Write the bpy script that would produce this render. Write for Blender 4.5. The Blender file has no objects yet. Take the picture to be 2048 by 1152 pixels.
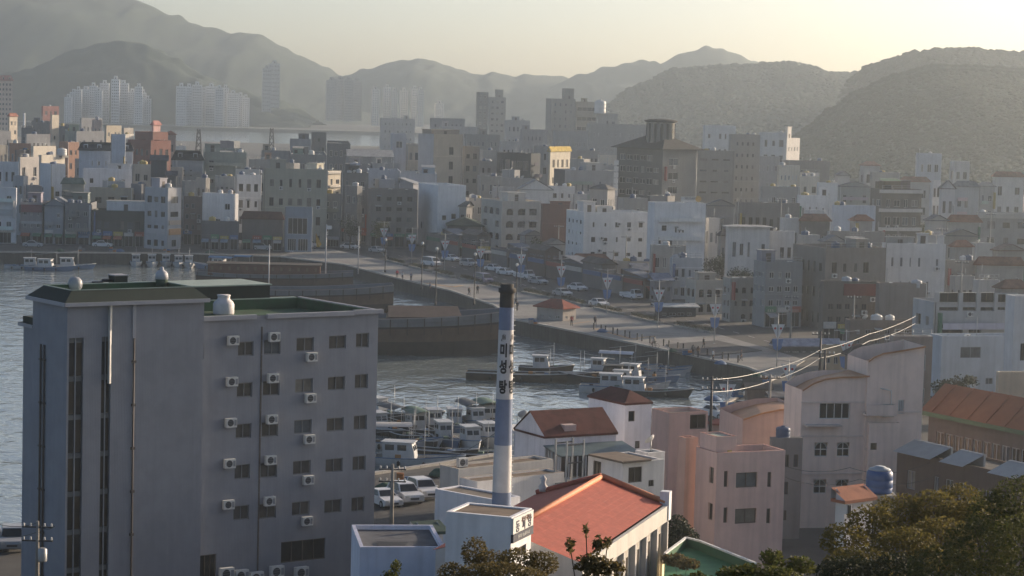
import bpy, bmesh, math, random
from mathutils import Vector, Matrix, noise
R = math.radians
scene = bpy.context.scene
COL = scene.collection

# ---------------------------------------------------------------- camera
FPX, CX, CY = 4670.0, 1024.0, 576.0          # focal length in photo pixels
CAMZ, PITCH, ROLL = 36.0, math.atan(386 / 4670), 0.027
cam_d = bpy.data.cameras.new('camera'); cam = bpy.data.objects.new('camera', cam_d); COL.objects.link(cam)
scene.camera = cam
cam_d.sensor_width = 36.0; cam_d.lens = FPX / 2048 * 36.0
cam_d.clip_start = 0.5; cam_d.clip_end = 20000
_R = Vector((1, 0, 0)); _F = Vector((0, math.cos(PITCH), -math.sin(PITCH))); _U = _R.cross(_F)
C_R = _R * math.cos(ROLL) + _U * math.sin(ROLL); C_U = _U * math.cos(ROLL) - _R * math.sin(ROLL)
CAM = Vector((0, 0, CAMZ))
cam.matrix_world = Matrix(((C_R.x, C_U.x, -_F.x, 0), (C_R.y, C_U.y, -_F.y, 0), (C_R.z, C_U.z, -_F.z, CAMZ), (0, 0, 0, 1)))

# ---------------------------------------------------------------- sky, sun, exposure
SUN_EL, SUN_AZ = 13.0, 54.0                  # degrees; azimuth to the right of the view direction
world = bpy.data.worlds.new('World'); scene.world = world; world.use_nodes = True
wn = world.node_tree
sky = wn.nodes.new('ShaderNodeTexSky'); sky.sky_type = 'NISHITA'; sky.sun_disc = False
sky.sun_elevation = R(SUN_EL); sky.sun_rotation = R(SUN_AZ)
sky.air_density = 0.62; sky.dust_density = 1.6; sky.ozone_density = 0.8; sky.altitude = 40
wn.links.new(sky.outputs[0], wn.nodes['Background'].inputs[0]); wn.nodes['Background'].inputs[1].default_value = 0.095
sun_d = bpy.data.lights.new('sun', 'SUN'); sun_o = bpy.data.objects.new('sun', sun_d); COL.objects.link(sun_o)
sun_d.energy = 5.0; sun_d.angle = R(0.6); sun_d.color = (1.0, 0.79, 0.58)
_sd = Vector((math.sin(R(SUN_AZ)) * math.cos(R(SUN_EL)), math.cos(R(SUN_AZ)) * math.cos(R(SUN_EL)), math.sin(R(SUN_EL))))
sun_o.rotation_euler = _sd.to_track_quat('Z', 'Y').to_euler(); sun_o.location = (300, 300, 400)
vs = scene.view_settings
vs.view_transform = 'Standard'; vs.look = 'None'; vs.exposure = 0.76; vs.gamma = 1.0; vs.use_curve_mapping = False
scene.display_settings.display_device = 'sRGB'
cy = scene.cycles
cy.max_bounces = 6; cy.diffuse_bounces = 2; cy.glossy_bounces = 2; cy.transmission_bounces = 3; cy.volume_bounces = 1
cy.transparent_max_bounces = 6; cy.use_denoising = True; cy.sample_clamp_indirect = 4

# ---------------------------------------------------------------- pixel -> world helpers
def ray(px, py):
    return _F * FPX + C_R * (px - CX) - C_U * (py - CY)
def G(px, py, z=0.0):
    d = ray(px, py); t = (z - CAMZ) / d.z
    return CAM + d * t
def AT(px, py, depth):
    d = ray(px, py)
    return CAM + d * (depth / d.y)

# ---------------------------------------------------------------- materials
_mats = {}
def _nn(nt, t, x=0, y=0, **kw):
    n = nt.nodes.new(t); n.location = (x, y)
    for k, v in kw.items(): setattr(n, k, v)
    return n
def mat(name, color, rough=0.85, var=0.12, scale=0.6, streak=0.0, bump=0.0, bscale=8.0, metal=0.0, spec=0.3, emit=None, tint=None, tintamt=0.0):
    """procedural material: base colour broken up by world-space noise, vertical dirt streaks, fine relief"""
    key = (name, tuple(color), rough, var, scale, streak, bump)
    if key in _mats: return _mats[key]
    m = bpy.data.materials.new(name); m.use_nodes = True; nt = m.node_tree
    b = nt.nodes['Principled BSDF']
    b.inputs['Roughness'].default_value = rough; b.inputs['Metallic'].default_value = metal
    b.inputs['Specular IOR Level'].default_value = spec
    geo = _nn(nt, 'ShaderNodeNewGeometry')
    nz = _nn(nt, 'ShaderNodeTexNoise'); nz.inputs['Scale'].default_value = scale; nz.inputs['Detail'].default_value = 6; nz.inputs['Roughness'].default_value = .65
    nt.links.new(geo.outputs['Position'], nz.inputs['Vector'])
    mr = _nn(nt, 'ShaderNodeMapRange'); mr.inputs['From Min'].default_value = .3; mr.inputs['From Max'].default_value = .7
    mr.inputs['To Min'].default_value = 1 - var; mr.inputs['To Max'].default_value = 1 + var
    nt.links.new(nz.outputs['Fac'], mr.inputs['Value'])
    fac = mr.outputs['Result']
    if streak:
        vm = _nn(nt, 'ShaderNodeVectorMath', operation='MULTIPLY'); vm.inputs[1].default_value = (2.2, 2.2, .12)
        nt.links.new(geo.outputs['Position'], vm.inputs[0])
        n2 = _nn(nt, 'ShaderNodeTexNoise'); n2.inputs['Scale'].default_value = 1.0; n2.inputs['Detail'].default_value = 5
        nt.links.new(vm.outputs[0], n2.inputs['Vector'])
        m2 = _nn(nt, 'ShaderNodeMapRange'); m2.inputs['From Min'].default_value = .45; m2.inputs['From Max'].default_value = .75
        m2.inputs['To Min'].default_value = 1.0; m2.inputs['To Max'].default_value = 1 - streak
        nt.links.new(n2.outputs['Fac'], m2.inputs['Value'])
        mu = _nn(nt, 'ShaderNodeMath', operation='MULTIPLY')
        nt.links.new(fac, mu.inputs[0]); nt.links.new(m2.outputs['Result'], mu.inputs[1]); fac = mu.outputs[0]
    sc_ = _nn(nt, 'ShaderNodeVectorMath', operation='SCALE'); sc_.inputs[0].default_value = color[:3]
    nt.links.new(fac, sc_.inputs['Scale'])
    out = sc_.outputs[0]
    if tint:
        mx = _nn(nt, 'ShaderNodeMix', data_type='RGBA'); mx.inputs['B'].default_value = (*tint, 1)
        n3 = _nn(nt, 'ShaderNodeTexNoise'); n3.inputs['Scale'].default_value = scale * 2.7; n3.inputs['Detail'].default_value = 4
        nt.links.new(geo.outputs['Position'], n3.inputs['Vector'])
        m3 = _nn(nt, 'ShaderNodeMapRange'); m3.inputs['From Min'].default_value = .45; m3.inputs['From Max'].default_value = .65; m3.inputs['To Max'].default_value = tintamt
        nt.links.new(n3.outputs['Fac'], m3.inputs['Value']); nt.links.new(m3.outputs['Result'], mx.inputs['Factor'])
        nt.links.new(out, mx.inputs['A']); out = mx.outputs['Result']
    nt.links.new(out, b.inputs['Base Color'])
    if bump:
        nb = _nn(nt, 'ShaderNodeTexNoise'); nb.inputs['Scale'].default_value = bscale; nb.inputs['Detail'].default_value = 5
        nt.links.new(geo.outputs['Position'], nb.inputs['Vector'])
        bp = _nn(nt, 'ShaderNodeBump'); bp.inputs['Strength'].default_value = bump; bp.inputs['Distance'].default_value = .05
        nt.links.new(nb.outputs['Fac'], bp.inputs['Height']); nt.links.new(bp.outputs[0], b.inputs['Normal'])
    if emit:
        b.inputs['Emission Color'].default_value = (*emit[:3], 1); b.inputs['Emission Strength'].default_value = emit[3]
    _mats[key] = m
    return m
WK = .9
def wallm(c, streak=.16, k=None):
    k = WK if k is None else k; g = sum(c) / 3; ds = 1.0 if k > 1.2 else .72       # near walls keep their hue, far walls are greyer and mid-tones darker
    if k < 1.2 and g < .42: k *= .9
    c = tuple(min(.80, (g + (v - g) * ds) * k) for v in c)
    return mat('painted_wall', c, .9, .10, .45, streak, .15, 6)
def roofm(c): return mat('roof_surface', c, .92, .22, .5, 0, .2, 3, tint=tuple(v * .55 for v in c), tintamt=.6)
GLASS = mat('window_glass', (.022, .026, .030), .12, .35, .7, spec=.5)
GLASS_B = mat('brown_glass', (.05, .042, .034), .18, .35, .7, spec=.45)
FR_W = mat('white_frame', (.55, .55, .54), .6, .06)
FR_D = mat('dark_frame', (.10, .085, .075), .6, .1)
FR_G = mat('grey_frame', (.26, .27, .29), .6, .08)
METAL = mat('galvanised_metal', (.36, .37, .38), .5, .12, metal=.35)
DARKM = mat('dark_metal', (.05, .05, .055), .6, .15)
WHITE = mat('white_paint', (.70, .70, .69), .6, .08, 1.2, .1)
CONC = mat('weathered_concrete', (.30, .285, .26), .95, .18, .7, .3, .3, 5)
RUBBER = mat('rubber', (.02, .02, .022), .8, .1)
BLACKP = mat('black_paint', (.02, .02, .022), .6, .1)

# ---------------------------------------------------------------- mesh builder
class MB:
    def __init__(s): s.v = []; s.f = []; s.mi = []; s.mats = []; s.sm = []
    def m(s, material):
        if material not in s.mats: s.mats.append(material)
        return s.mats.index(material)
    def face(s, pts, material, smooth=False):
        n = len(s.v); s.v += [tuple(p) for p in pts]; s.f.append(tuple(range(n, n + len(pts)))); s.mi.append(s.m(material)); s.sm.append(smooth)
    def box(s, x0, x1, y0, y1, z0, z1, material, top=None, skip=''):
        p = [(x0, y0, z0), (x1, y0, z0), (x1, y1, z0), (x0, y1, z0), (x0, y0, z1), (x1, y0, z1), (x1, y1, z1), (x0, y1, z1)]
        n = len(s.v); s.v += p
        for k, q in (('b', (0, 3, 2, 1)), ('t', (4, 5, 6, 7)), ('f', (0, 1, 5, 4)), ('r', (1, 2, 6, 5)), ('k', (2, 3, 7, 6)), ('l', (3, 0, 4, 7))):
            if k in skip: continue
            s.f.append(tuple(n + i for i in q)); s.mi.append(s.m(top if (k == 't' and top) else material)); s.sm.append(False)
    def prism(s, poly, z0, z1, material, top=None, bottom=False):
        """vertical prism over a counter-clockwise polygon"""
        k = len(poly); n = len(s.v)
        s.v += [(p[0], p[1], z0) for p in poly] + [(p[0], p[1], z1) for p in poly]
        for i in range(k):
            j = (i + 1) % k; s.f.append((n + i, n + j, n + k + j, n + k + i)); s.mi.append(s.m(material)); s.sm.append(False)
        s.f.append(tuple(n + k + i for i in range(k))); s.mi.append(s.m(top or material)); s.sm.append(False)
        if bottom: s.f.append(tuple(n + i for i in reversed(range(k)))); s.mi.append(s.m(material)); s.sm.append(False)
    def beam(s, a, b, w, h, material):
        """box-section bar from a to b"""
        a = Vector(a); b = Vector(b); d = b - a
        if d.length < 1e-6: return
        d.normalize(); up = Vector((0, 0, 1)) if abs(d.z) < .95 else Vector((1, 0, 0))
        x = d.cross(up).normalized() * (w / 2); y = x.normalized().cross(d) * (h / 2)
        n = len(s.v)
        for e in (a, b): s.v += [tuple(e - x - y), tuple(e + x - y), tuple(e + x + y), tuple(e - x + y)]
        for q in ((3, 2, 1, 0), (4, 5, 6, 7), (0, 1, 5, 4), (1, 2, 6, 5), (2, 3, 7, 6), (3, 0, 4, 7)):
            s.f.append(tuple(n + i for i in q)); s.mi.append(s.m(material)); s.sm.append(False)
    def lathe(s, prof, seg, material, cx=0, cy=0, cz=0, smooth=True, cap=True):
        """surface of revolution about z; prof = [(r, z), ...] from bottom up"""
        n = len(s.v); k = len(prof)
        for r, z in prof:
            for i in range(seg):
                a = 2 * math.pi * i / seg; s.v.append((cx + r * math.cos(a), cy + r * math.sin(a), cz + z))
        for j in range(k - 1):
            for i in range(seg):
                i2 = (i + 1) % seg
                s.f.append((n + j * seg + i, n + j * seg + i2, n + (j + 1) * seg + i2, n + (j + 1) * seg + i)); s.mi.append(s.m(material)); s.sm.append(smooth)
        if cap:
            s.f.append(tuple(n + i for i in reversed(range(seg)))); s.mi.append(s.m(material)); s.sm.append(False)
            s.f.append(tuple(n + (k - 1) * seg + i for i in range(seg))); s.mi.append(s.m(material)); s.sm.append(False)
    def tube(s, pts, r, seg, material, r1=None, smooth=True, cap=True):
        pts = [Vector(p) for p in pts]; n = len(s.v); k = len(pts)
        for j, p in enumerate(pts):
            d = (pts[min(j + 1, k - 1)] - pts[max(j - 1, 0)])
            d = d.normalized() if d.length > 1e-9 else Vector((0, 0, 1))
            up = Vector((0, 0, 1)) if abs(d.z) < .9 else Vector((1, 0, 0))
            x = d.cross(up).normalized(); y = x.cross(d)
            rr = r if r1 is None else r + (r1 - r) * j / max(1, k - 1)
            for i in range(seg):
                a = 2 * math.pi * i / seg; s.v.append(tuple(p + x * (rr * math.cos(a)) + y * (rr * math.sin(a))))
        for j in range(k - 1):
            for i in range(seg):
                i2 = (i + 1) % seg
                s.f.append((n + j * seg + i2, n + j * seg + i, n + (j + 1) * seg + i, n + (j + 1) * seg + i2)); s.mi.append(s.m(material)); s.sm.append(smooth)
        if cap:
            s.f.append(tuple(n + i for i in range(seg))); s.mi.append(s.m(material)); s.sm.append(False)
            s.f.append(tuple(n + (k - 1) * seg + i for i in reversed(range(seg)))); s.mi.append(s.m(material)); s.sm.append(False)
    def mesh(s, name):
        me = bpy.data.meshes.new(name); me.from_pydata(s.v, [], s.f)
        for m_ in s.mats: me.materials.append(m_)
        me.polygons.foreach_set('material_index', s.mi); me.polygons.foreach_set('use_smooth', s.sm)
        me.update(); return me
    def build(s, name, parent=None, loc=None, rz=None):
        return link(name, s.mesh(name), parent, loc, rz)
def link(name, me, parent=None, loc=None, rz=None, scale=None):
    o = bpy.data.objects.new(name, me); COL.objects.link(o)
    if parent: o.parent = parent
    if loc is not None: o.location = loc
    if rz is not None: o.rotation_euler = (0, 0, rz)
    if scale is not None: o.scale = scale
    return o
def tag(o, label, cat, group=None, kind=None):
    if label: o['label'] = label
    if cat: o['category'] = cat
    if group: o['group'] = group
    if kind: o['kind'] = kind
    return o
def struct(o, kind='structure', label=None):
    o['kind'] = kind
    if label: o['label'] = label
    return o
def thing(name, label, cat, loc=(0, 0, 0), rz=0.0, group=None):
    return tag(link(name, None, None, loc, rz), label, cat, group)
def copy_tree(o, parent=None):
    c = o.copy(); COL.objects.link(c); c.parent = parent
    for ch in o.children: copy_tree(ch, c)
    return c

# ---------------------------------------------------------------- land and water
WATER_Z = -2.3
def land_material(name, c, scale, c2):
    return mat(name, c, .92, .18, scale, 0, .2, 2, tint=c2, tintamt=.6)
ASPH = mat('asphalt', (.055, .055, .057), .9, .2, .35, 0, .2, 9, tint=(.085, .083, .08), tintamt=.6)
PAVE = mat('plaza_paving', (.22, .215, .205), .85, .16, .12, 0, .2, 6, tint=(.15, .145, .14), tintamt=.65)
TOWN = mat('town_ground', (.085, .083, .08), .95, .25, .2, 0, .2, 4)
QWALL = mat('quay_wall', (.085, .078, .068), .9, .25, .5, .4, .4, 3)

# harbour outline, read on the quay edge (z = 0); anticlockwise seen from above
HARB = [G(-900, 1110), G(20, 1062), G(420, 1000), G(760, 947), G(875, 930), G(1180, 880), G(1395, 836), G(1548, 758),
        G(1500, 737), G(1290, 692), G(1130, 660), G(1030, 640), G(990, 612), G(905, 583), G(790, 556), G(690, 530), G(560, 514), G(370, 508), G(0, 505), G(-900, 500)]
H2 = [(p.x, p.y) for p in HARB]
NEARX = -1500
def sheet(name, poly, z, material, skirt=None, skirt_m=None):
    mb = MB(); mb.face([(x, y, z) for x, y in poly], material)
    if skirt:
        for (a, b) in skirt: mb.face([(*a, -4), (*b, -4), (*b, z), (*a, z)], skirt_m)
    return mb.build(name)
STR_NEAR, STR_FAR = 1540.0, 2060.0
land = [(-1500, 60), (1500, 60), (1500, STR_NEAR), (-1500, STR_NEAR)] + [H2[-1]][:0]
# land round the basin: outer rectangle, entered from the left side along the harbour outline
poly = [(-1500, 60), (1500, 60), (1500, STR_NEAR), (-1500, STR_NEAR), (-1500, H2[-1][1])] + list(reversed(H2)) + [(-1500, H2[0][1])]
sk = [(H2[i], H2[i + 1]) for i in range(len(H2) - 1)] + [((1500, STR_NEAR), (-1500, STR_NEAR))]
struct(sheet('ground', poly, 0.0, TOWN, sk, QWALL))
struct(sheet('far_shore', [(-2600, STR_FAR), (2600, STR_FAR), (2600, 3350), (-2600, 3350)], 0.4, TOWN, [((-2600, STR_FAR), (2600, STR_FAR))], QWALL))

wm = bpy.data.materials.new('harbour_water'); wm.use_nodes = True; nt = wm.node_tree; b = nt.nodes['Principled BSDF']
b.inputs['Base Color'].default_value = (.21, .245, .245, 1); b.inputs['Roughness'].default_value = .06; b.inputs['IOR'].default_value = 1.75
geo = _nn(nt, 'ShaderNodeNewGeometry')
def wnoise(scale, stretch, detail):
    v = _nn(nt, 'ShaderNodeVectorMath', operation='MULTIPLY'); v.inputs[1].default_value = stretch
    nt.links.new(geo.outputs['Position'], v.inputs[0])
    n = _nn(nt, 'ShaderNodeTexNoise'); n.inputs['Scale'].default_value = scale; n.inputs['Detail'].default_value = detail; n.inputs['Distortion'].default_value = .6
    nt.links.new(v.outputs[0], n.inputs['Vector']); return n.outputs['Fac']
a1 = wnoise(.30, (1, .6, 1), 2); a2 = wnoise(1.1, (1, .7, 1), 3)
ma = _nn(nt, 'ShaderNodeMath', operation='MULTIPLY_ADD'); ma.inputs[1].default_value = .28
nt.links.new(a2, ma.inputs[0]); nt.links.new(a1, ma.inputs[2])
bp = _nn(nt, 'ShaderNodeBump'); bp.inputs['Strength'].default_value = .6; bp.inputs['Distance'].default_value = .55
nt.links.new(ma.outputs[0], bp.inputs['Height']); nt.links.new(bp.outputs[0], b.inputs['Normal'])
mb = MB(); mb.face([(-2600, 20, WATER_Z), (2600, 20, WATER_Z), (2600, 2100, WATER_Z), (-2600, 2100, WATER_Z)], wm)
struct(mb.build('water'))

# ---------------------------------------------------------------- hills
FOREST = mat('wooded_hill', (.020, .034, .018), .95, .35, .012, 0, 1.0, .25, tint=(.013, .024, .013), tintamt=.8)
LEAFY = mat('tree_canopy', (.015, .028, .013), .95, .4, .06, 0, .6, 1.5, tint=(.022, .028, .012), tintamt=.5)
def interp(poly, x):
    for i in range(len(poly) - 1):
        (x0, y0), (x1, y1) = poly[i], poly[i + 1]
        if x0 <= x <= x1:
            t = (x - x0) / (x1 - x0); t2 = t * t * (3 - 2 * t) * .5 + t * .5
            return y0 + (y1 - y0) * t2
    return poly[0][1] if x < poly[0][0] else poly[-1][1]
def hill(name, ridge, depth, run, back, base, step, rough, nrow=22, seed=0, clumps=0, csize=(3, 6), power=1.0, lab=None):
    """a wooded ridge: crest through `ridge` (photo pixels) at `depth`, front slope `run` m deep, back slope `back` m deep"""
    xs = []; x = ridge[0][0]
    while x <= ridge[-1][0]: xs.append(x); x += step
    V = []; cols = len(xs)
    prof = []
    for j in range(nrow + 8):
        if j <= nrow: t = j / nrow; prof.append((-run * (1 - t), t ** power if power != 1 else math.sin(t * math.pi / 2) * .55 + t * .45))
        else: t = (j - nrow) / 7; prof.append((back * t, (1 - t) ** 1.2))
    for dy, hf in prof:
        for px in xs:
            c = AT(px, interp(ridge, px), depth)
            w = noise.noise(Vector((c.x / (run * .35) + seed, dy / (run * .3), seed * 1.7)))
            k = 1 + .22 * w * (1 - abs(2 * min(1, hf) - 1)) * 1.6
            z = base + max(0.0, (c.z - base)) * min(1.0 if hf > .98 else 9, hf * (k if hf < .97 else 1))
            z += rough * noise.noise(Vector((c.x / (rough * 3.2), dy / (rough * 3.2), seed))) * (1 if hf > .05 else .2)
            y = depth + dy + .12 * run * noise.noise(Vector((c.x / (run * .6), seed + 3.1, 0))) * (1 - hf if dy < 0 else 0)
            V.append((c.x * (1 + (y - depth) / depth * .0), y, z if dy < back * .99 else base))
    F = []; n = len(prof)
    for j in range(n - 1):
        for i in range(cols - 1):
            F.append((j * cols + i, j * cols + i + 1, (j + 1) * cols + i + 1, (j + 1) * cols + i))
    me = bpy.data.meshes.new(name); me.from_pydata(V, [], F); me.materials.append(FOREST)
    me.polygons.foreach_set('use_smooth', [True] * len(F)); me.update()
    o = struct(link(name, me))
    if clumps:
        rnd = random.Random(seed + 5); mb = MB()
        ico = [(0, 0, 1), (.894, 0, .447), (.276, .851, .447), (-.724, .526, .447), (-.724, -.526, .447), (.276, -.851, .447), (.724, .526, -.447), (-.276, .851, -.447), (-.894, 0, -.447), (-.276, -.851, -.447), (.724, -.526, -.447)]
        tri = [(0, 1, 2), (0, 2, 3), (0, 3, 4), (0, 4, 5), (0, 5, 1), (1, 6, 2), (2, 6, 7), (2, 7, 3), (3, 7, 8), (3, 8, 4), (4, 8, 9), (4, 9, 5), (5, 9, 10), (5, 10, 1), (1, 10, 6)]
        VV = []; FF = []
        for _ in range(clumps):
            crest = rnd.random() < .22
            if crest: j = nrow - rnd.randint(0, 1)
            else: j = int(nrow * rnd.random() ** .7)
            i = rnd.randrange(cols)
            if V[j * cols + i][2] < base + 2: continue
            p = Vector(V[j * cols + i]).lerp(Vector(V[(j + 1) * cols + min(cols - 1, i + rnd.randint(0, 1))]), 0 if crest else rnd.random()); s_ = rnd.uniform(*csize) * (rnd.choice([1, 1.1, 1.5]) if crest else .85); n0 = len(VV)
            ox = rnd.uniform(-.5, .5) * step * depth / FPX
            for q in ico:
                g = s_ * rnd.uniform(.75, 1.2); VV.append((p[0] + ox + q[0] * g, p[1] + q[1] * g, p[2] + s_ * .1 + q[2] * g * .65))
            FF += [tuple(n0 + a for a in t) for t in tri]
        me = bpy.data.meshes.new('forest'); me.from_pydata(VV, [], FF); me.materials.append(LEAFY); me.polygons.foreach_set('use_smooth', [True] * len(FF)); me.update()
        f = link('forest', me); struct(f, 'stuff', lab or 'hazy woodland covering the hillside'); f['category'] = 'woodland'
    return o
hill('mountain', [(-700, -200), (-350, -120), (0, -50), (150, -30), (280, 2), (330, 25), (400, 50), (470, 66), (520, 68), (560, 90), (600, 112), (650, 134), (690, 152), (720, 168), (760, 195), (830, 260)], 3050, 600, 200, 0, 7, 5, seed=1)
hill('hill_spur', [(-700, 190), (-300, 180), (0, 150), (60, 136), (150, 100), (200, 86), (250, 82), (300, 90), (350, 116), (400, 146), (450, 168), (520, 190), (600, 215), (640, 240)], 2260, 110, 120, 0, 7, 4, seed=2)
hill('far_ridge', [(600, 190), (690, 152), (730, 139), (790, 123), (840, 116), (870, 122), (900, 135), (960, 149), (985, 143), (1030, 153), (1060, 149), (1100, 151), (1140, 156), (1180, 175), (1260, 215)], 3000, 400, 150, 0, 7, 5, seed=3)
hill('far_peak', [(1040, 200), (1100, 172), (1140, 156), (1180, 143), (1240, 128), (1290, 121), (1320, 128), (1360, 107), (1410, 95), (1440, 97), (1470, 105), (1500, 121), (1560, 150), (1700, 200), (1800, 240)], 2900, 400, 200, 0, 7, 5, seed=4)
hill('wooded_hill', [(1140, 290), (1180, 262), (1205, 222), (1225, 208), (1250, 186), (1300, 166), (1345, 142), (1400, 139), (1450, 134), (1500, 133), (1540, 129), (1580, 128), (1625, 136), (1645, 148), (1700, 151), (1800, 140), (1950, 140), (2100, 160)], 2050, 380, 300, 0, 5, 1.5, seed=5, clumps=20000, csize=(1.5, 3.0), lab='hazy woods on the middle hill behind the white tower')
hill('wooded_hill', [(1560, 350), (1640, 262), (1675, 215), (1700, 163), (1715, 153), (1740, 135), (1780, 123), (1830, 108), (1880, 102), (1940, 101), (1990, 106), (2048, 110), (2200, 118), (2600, 150)], 1650, 220, 250, 0, 5, 1.2, seed=6, clumps=16000, csize=(1.3, 2.6), lab='backlit woods along the crest of the far right hill')
hill('wooded_hill', [(1470, 330), (1540, 310), (1592, 276), (1620, 255), (1660, 224), (1720, 184), (1790, 153), (1870, 134), (1960, 136), (2048, 142), (2200, 150), (2600, 170)], 1350, 380, 220, 0, 5, 1.0, seed=7, clumps=32000, csize=(1.0, 2.1), power=.9, lab='olive woodland on the near right hillside above the houses')
# ---------------------------------------------------------------- buildings: generic builder
_win = {}
def win_mesh(w, h, style, fr, gl, part='all'):
    w = max(.3, round(w * 10) / 10); h = max(.3, round(h * 10) / 10)
    key = (w, h, style, fr.name, gl.name, part)
    if key in _win: return _win[key]
    mb = MB(); t = .07; d = .06
    if style == 'arch':
        r = w / 2; zc = h / 2 - r; n = 8
        pts = [(-w / 2, -h / 2), (w / 2, -h / 2)] + [(r * math.cos(math.pi * i / n), zc + r * math.sin(math.pi * i / n)) for i in range(n + 1)]
        mb.face([(x, .03, z) for x, z in pts], gl)
        mb.box(-w / 2, w / 2, -.01, .05, zc - .04, zc + .04, fr); mb.box(-.035, .035, -.015, .05, -h / 2, zc + r, fr)
        ins = [(x * .88, z * .92 if z > 0 else z + .06) for x, z in pts]
        for i in range(len(pts)):
            j = (i + 1) % len(pts); a, b_, c, e = pts[i], pts[j], ins[j], ins[i]
            mb.face([(a[0], -.03, a[1]), (b_[0], -.03, b_[1]), (c[0], -.03, c[1]), (e[0], -.03, e[1])], fr)
    else:
        mb.face([(-w / 2, .03, -h / 2), (w / 2, .03, -h / 2), (w / 2, .03, h / 2), (-w / 2, .03, h / 2)], gl)
        mb.box(-w / 2, w / 2, -.02, d, -h / 2, -h / 2 + t, fr); mb.box(-w / 2, w / 2, -.02, d, h / 2 - t, h / 2, fr)
        mb.box(-w / 2, -w / 2 + t, -.022, d, -h / 2 + t, h / 2 - t, fr); mb.box(w / 2 - t, w / 2, -.022, d, -h / 2 + t, h / 2 - t, fr)
        n = {'one': 1, 'two': 2, 'three': 3, 'four': 4, 'bar': 2}[style]
        for i in range(1, n):
            x = -w / 2 + w * i / n; mb.box(x - .035, x + .035, -.018, d, -h / 2 + t, h / 2 - t, fr)
        if style == 'bar': mb.box(-w / 2 + t, w / 2 - t, -.016, d, -.1 * h - .03, -.1 * h + .03, fr)
    if part != 'all':
        gi = mb.mats.index(gl); keep = [i for i in range(len(mb.f)) if (mb.mi[i] == gi) == (part == 'pane')]
        mb.f = [mb.f[i] for i in keep]; mb.mi = [mb.mi[i] for i in keep]; mb.sm = [mb.sm[i] for i in keep]
    _win[key] = mb.mesh('window'); return _win[key]

def wall_face(mb, O, U, W, H, ops, rec, material, z0=0.0):
    """vertical wall from O along U (outward = U x z) with rectangular openings cut and reveals added"""
    O = Vector(O); U = Vector(U); N = U.cross(Vector((0, 0, 1)))
    us = sorted({0.0, W} | {o[0] for o in ops} | {o[1] for o in ops}); zs = sorted({z0, H} | {o[2] for o in ops} | {o[3] for o in ops})
    P = lambda u, z, r=0: tuple(O + U * u - N * r + Vector((0, 0, z)))
    for j in range(len(zs) - 1):
        zc = (zs[j] + zs[j + 1]) / 2; run = None
        for i in range(len(us) - 1):
            uc = (us[i] + us[i + 1]) / 2
            hole = any(o[0] < uc < o[1] and o[2] < zc < o[3] for o in ops)
            if not hole and run is None: run = us[i]
            if hole and run is not None: mb.face([P(run, zs[j]), P(us[i], zs[j]), P(us[i], zs[j + 1]), P(run, zs[j + 1])], material); run = None
        if run is not None: mb.face([P(run, zs[j]), P(W, zs[j]), P(W, zs[j + 1]), P(run, zs[j + 1])], material)
    for a, b_, c, d in ops:
        mb.face([P(a, c), P(b_, c), P(b_, c, rec), P(a, c, rec)], material)
        mb.face([P(a, d, rec), P(b_, d, rec), P(b_, d), P(a, d)], material)
        mb.face([P(a, c, rec), P(a, d, rec), P(a, d), P(a, c)], material)
        mb.face([P(b_, c), P(b_, d), P(b_, d, rec), P(b_, c, rec)], material)

def grid(W, H, cols, rows, ww=.45, wh=.45, z0=0.0, mx=.06, jit=0.0, rnd=None, drop=0.0, top=.0):
    """regular openings: cols x rows"""
    out = []; cw = W * (1 - 2 * mx) / cols; fh = (H - z0 - top) / rows
    for r in range(rows):
        for c in range(cols):
            if rnd and rnd.random() < drop: continue
            w = cw * ww; h = fh * wh
            if rnd and jit: w *= rnd.choice([1, 1, 1 - jit, 1 + jit * .3]); h *= rnd.choice([1, 1, 1 - jit * .6])
            u = W * mx + cw * (c + .5); z = z0 + fh * (r + .42)
            out.append((u - w / 2, u + w / 2, z - h / 2 + .0, z + h / 2))
    return out

GLASS_C = mat('curtained_glass', (.16, .15, .135), .3, .35, .9, spec=.4); GLASS_S = mat('pale_glass', (.09, .105, .12), .15, .4, .8, spec=.5)
_wr = random.Random(77)
def place_windows(root, face, W, ops, rec, style, fr, gl, name='window'):
    """one window object per opening; face 'B' is y = 0, face 'A' is x = 0 (u runs from its far end)"""
    gl0 = gl
    for a, b_, c, d in ops:
        q_ = _wr.random(); gl = GLASS_C if q_ < .14 else GLASS_S if q_ < .26 else gl0
        near = root.location.y < 230; me = win_mesh(b_ - a, d - c, style, fr, gl, 'frame' if near else 'all'); u = (a + b_) / 2; z = (c + d) / 2
        sx = (b_ - a) / max(.3, round((b_ - a) * 10) / 10); sz = (d - c) / max(.3, round((d - c) * 10) / 10)
        if face == 'B': o = link(name, me, root, (u, rec - .04, z), 0)
        else: o = link(name, me, root, (rec - .04, W - u, z), -math.pi / 2)
        o.scale = (sx, 1, sz)
        if near: link('pane', win_mesh(b_ - a, d - c, style, fr, gl, 'pane'), o)

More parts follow.
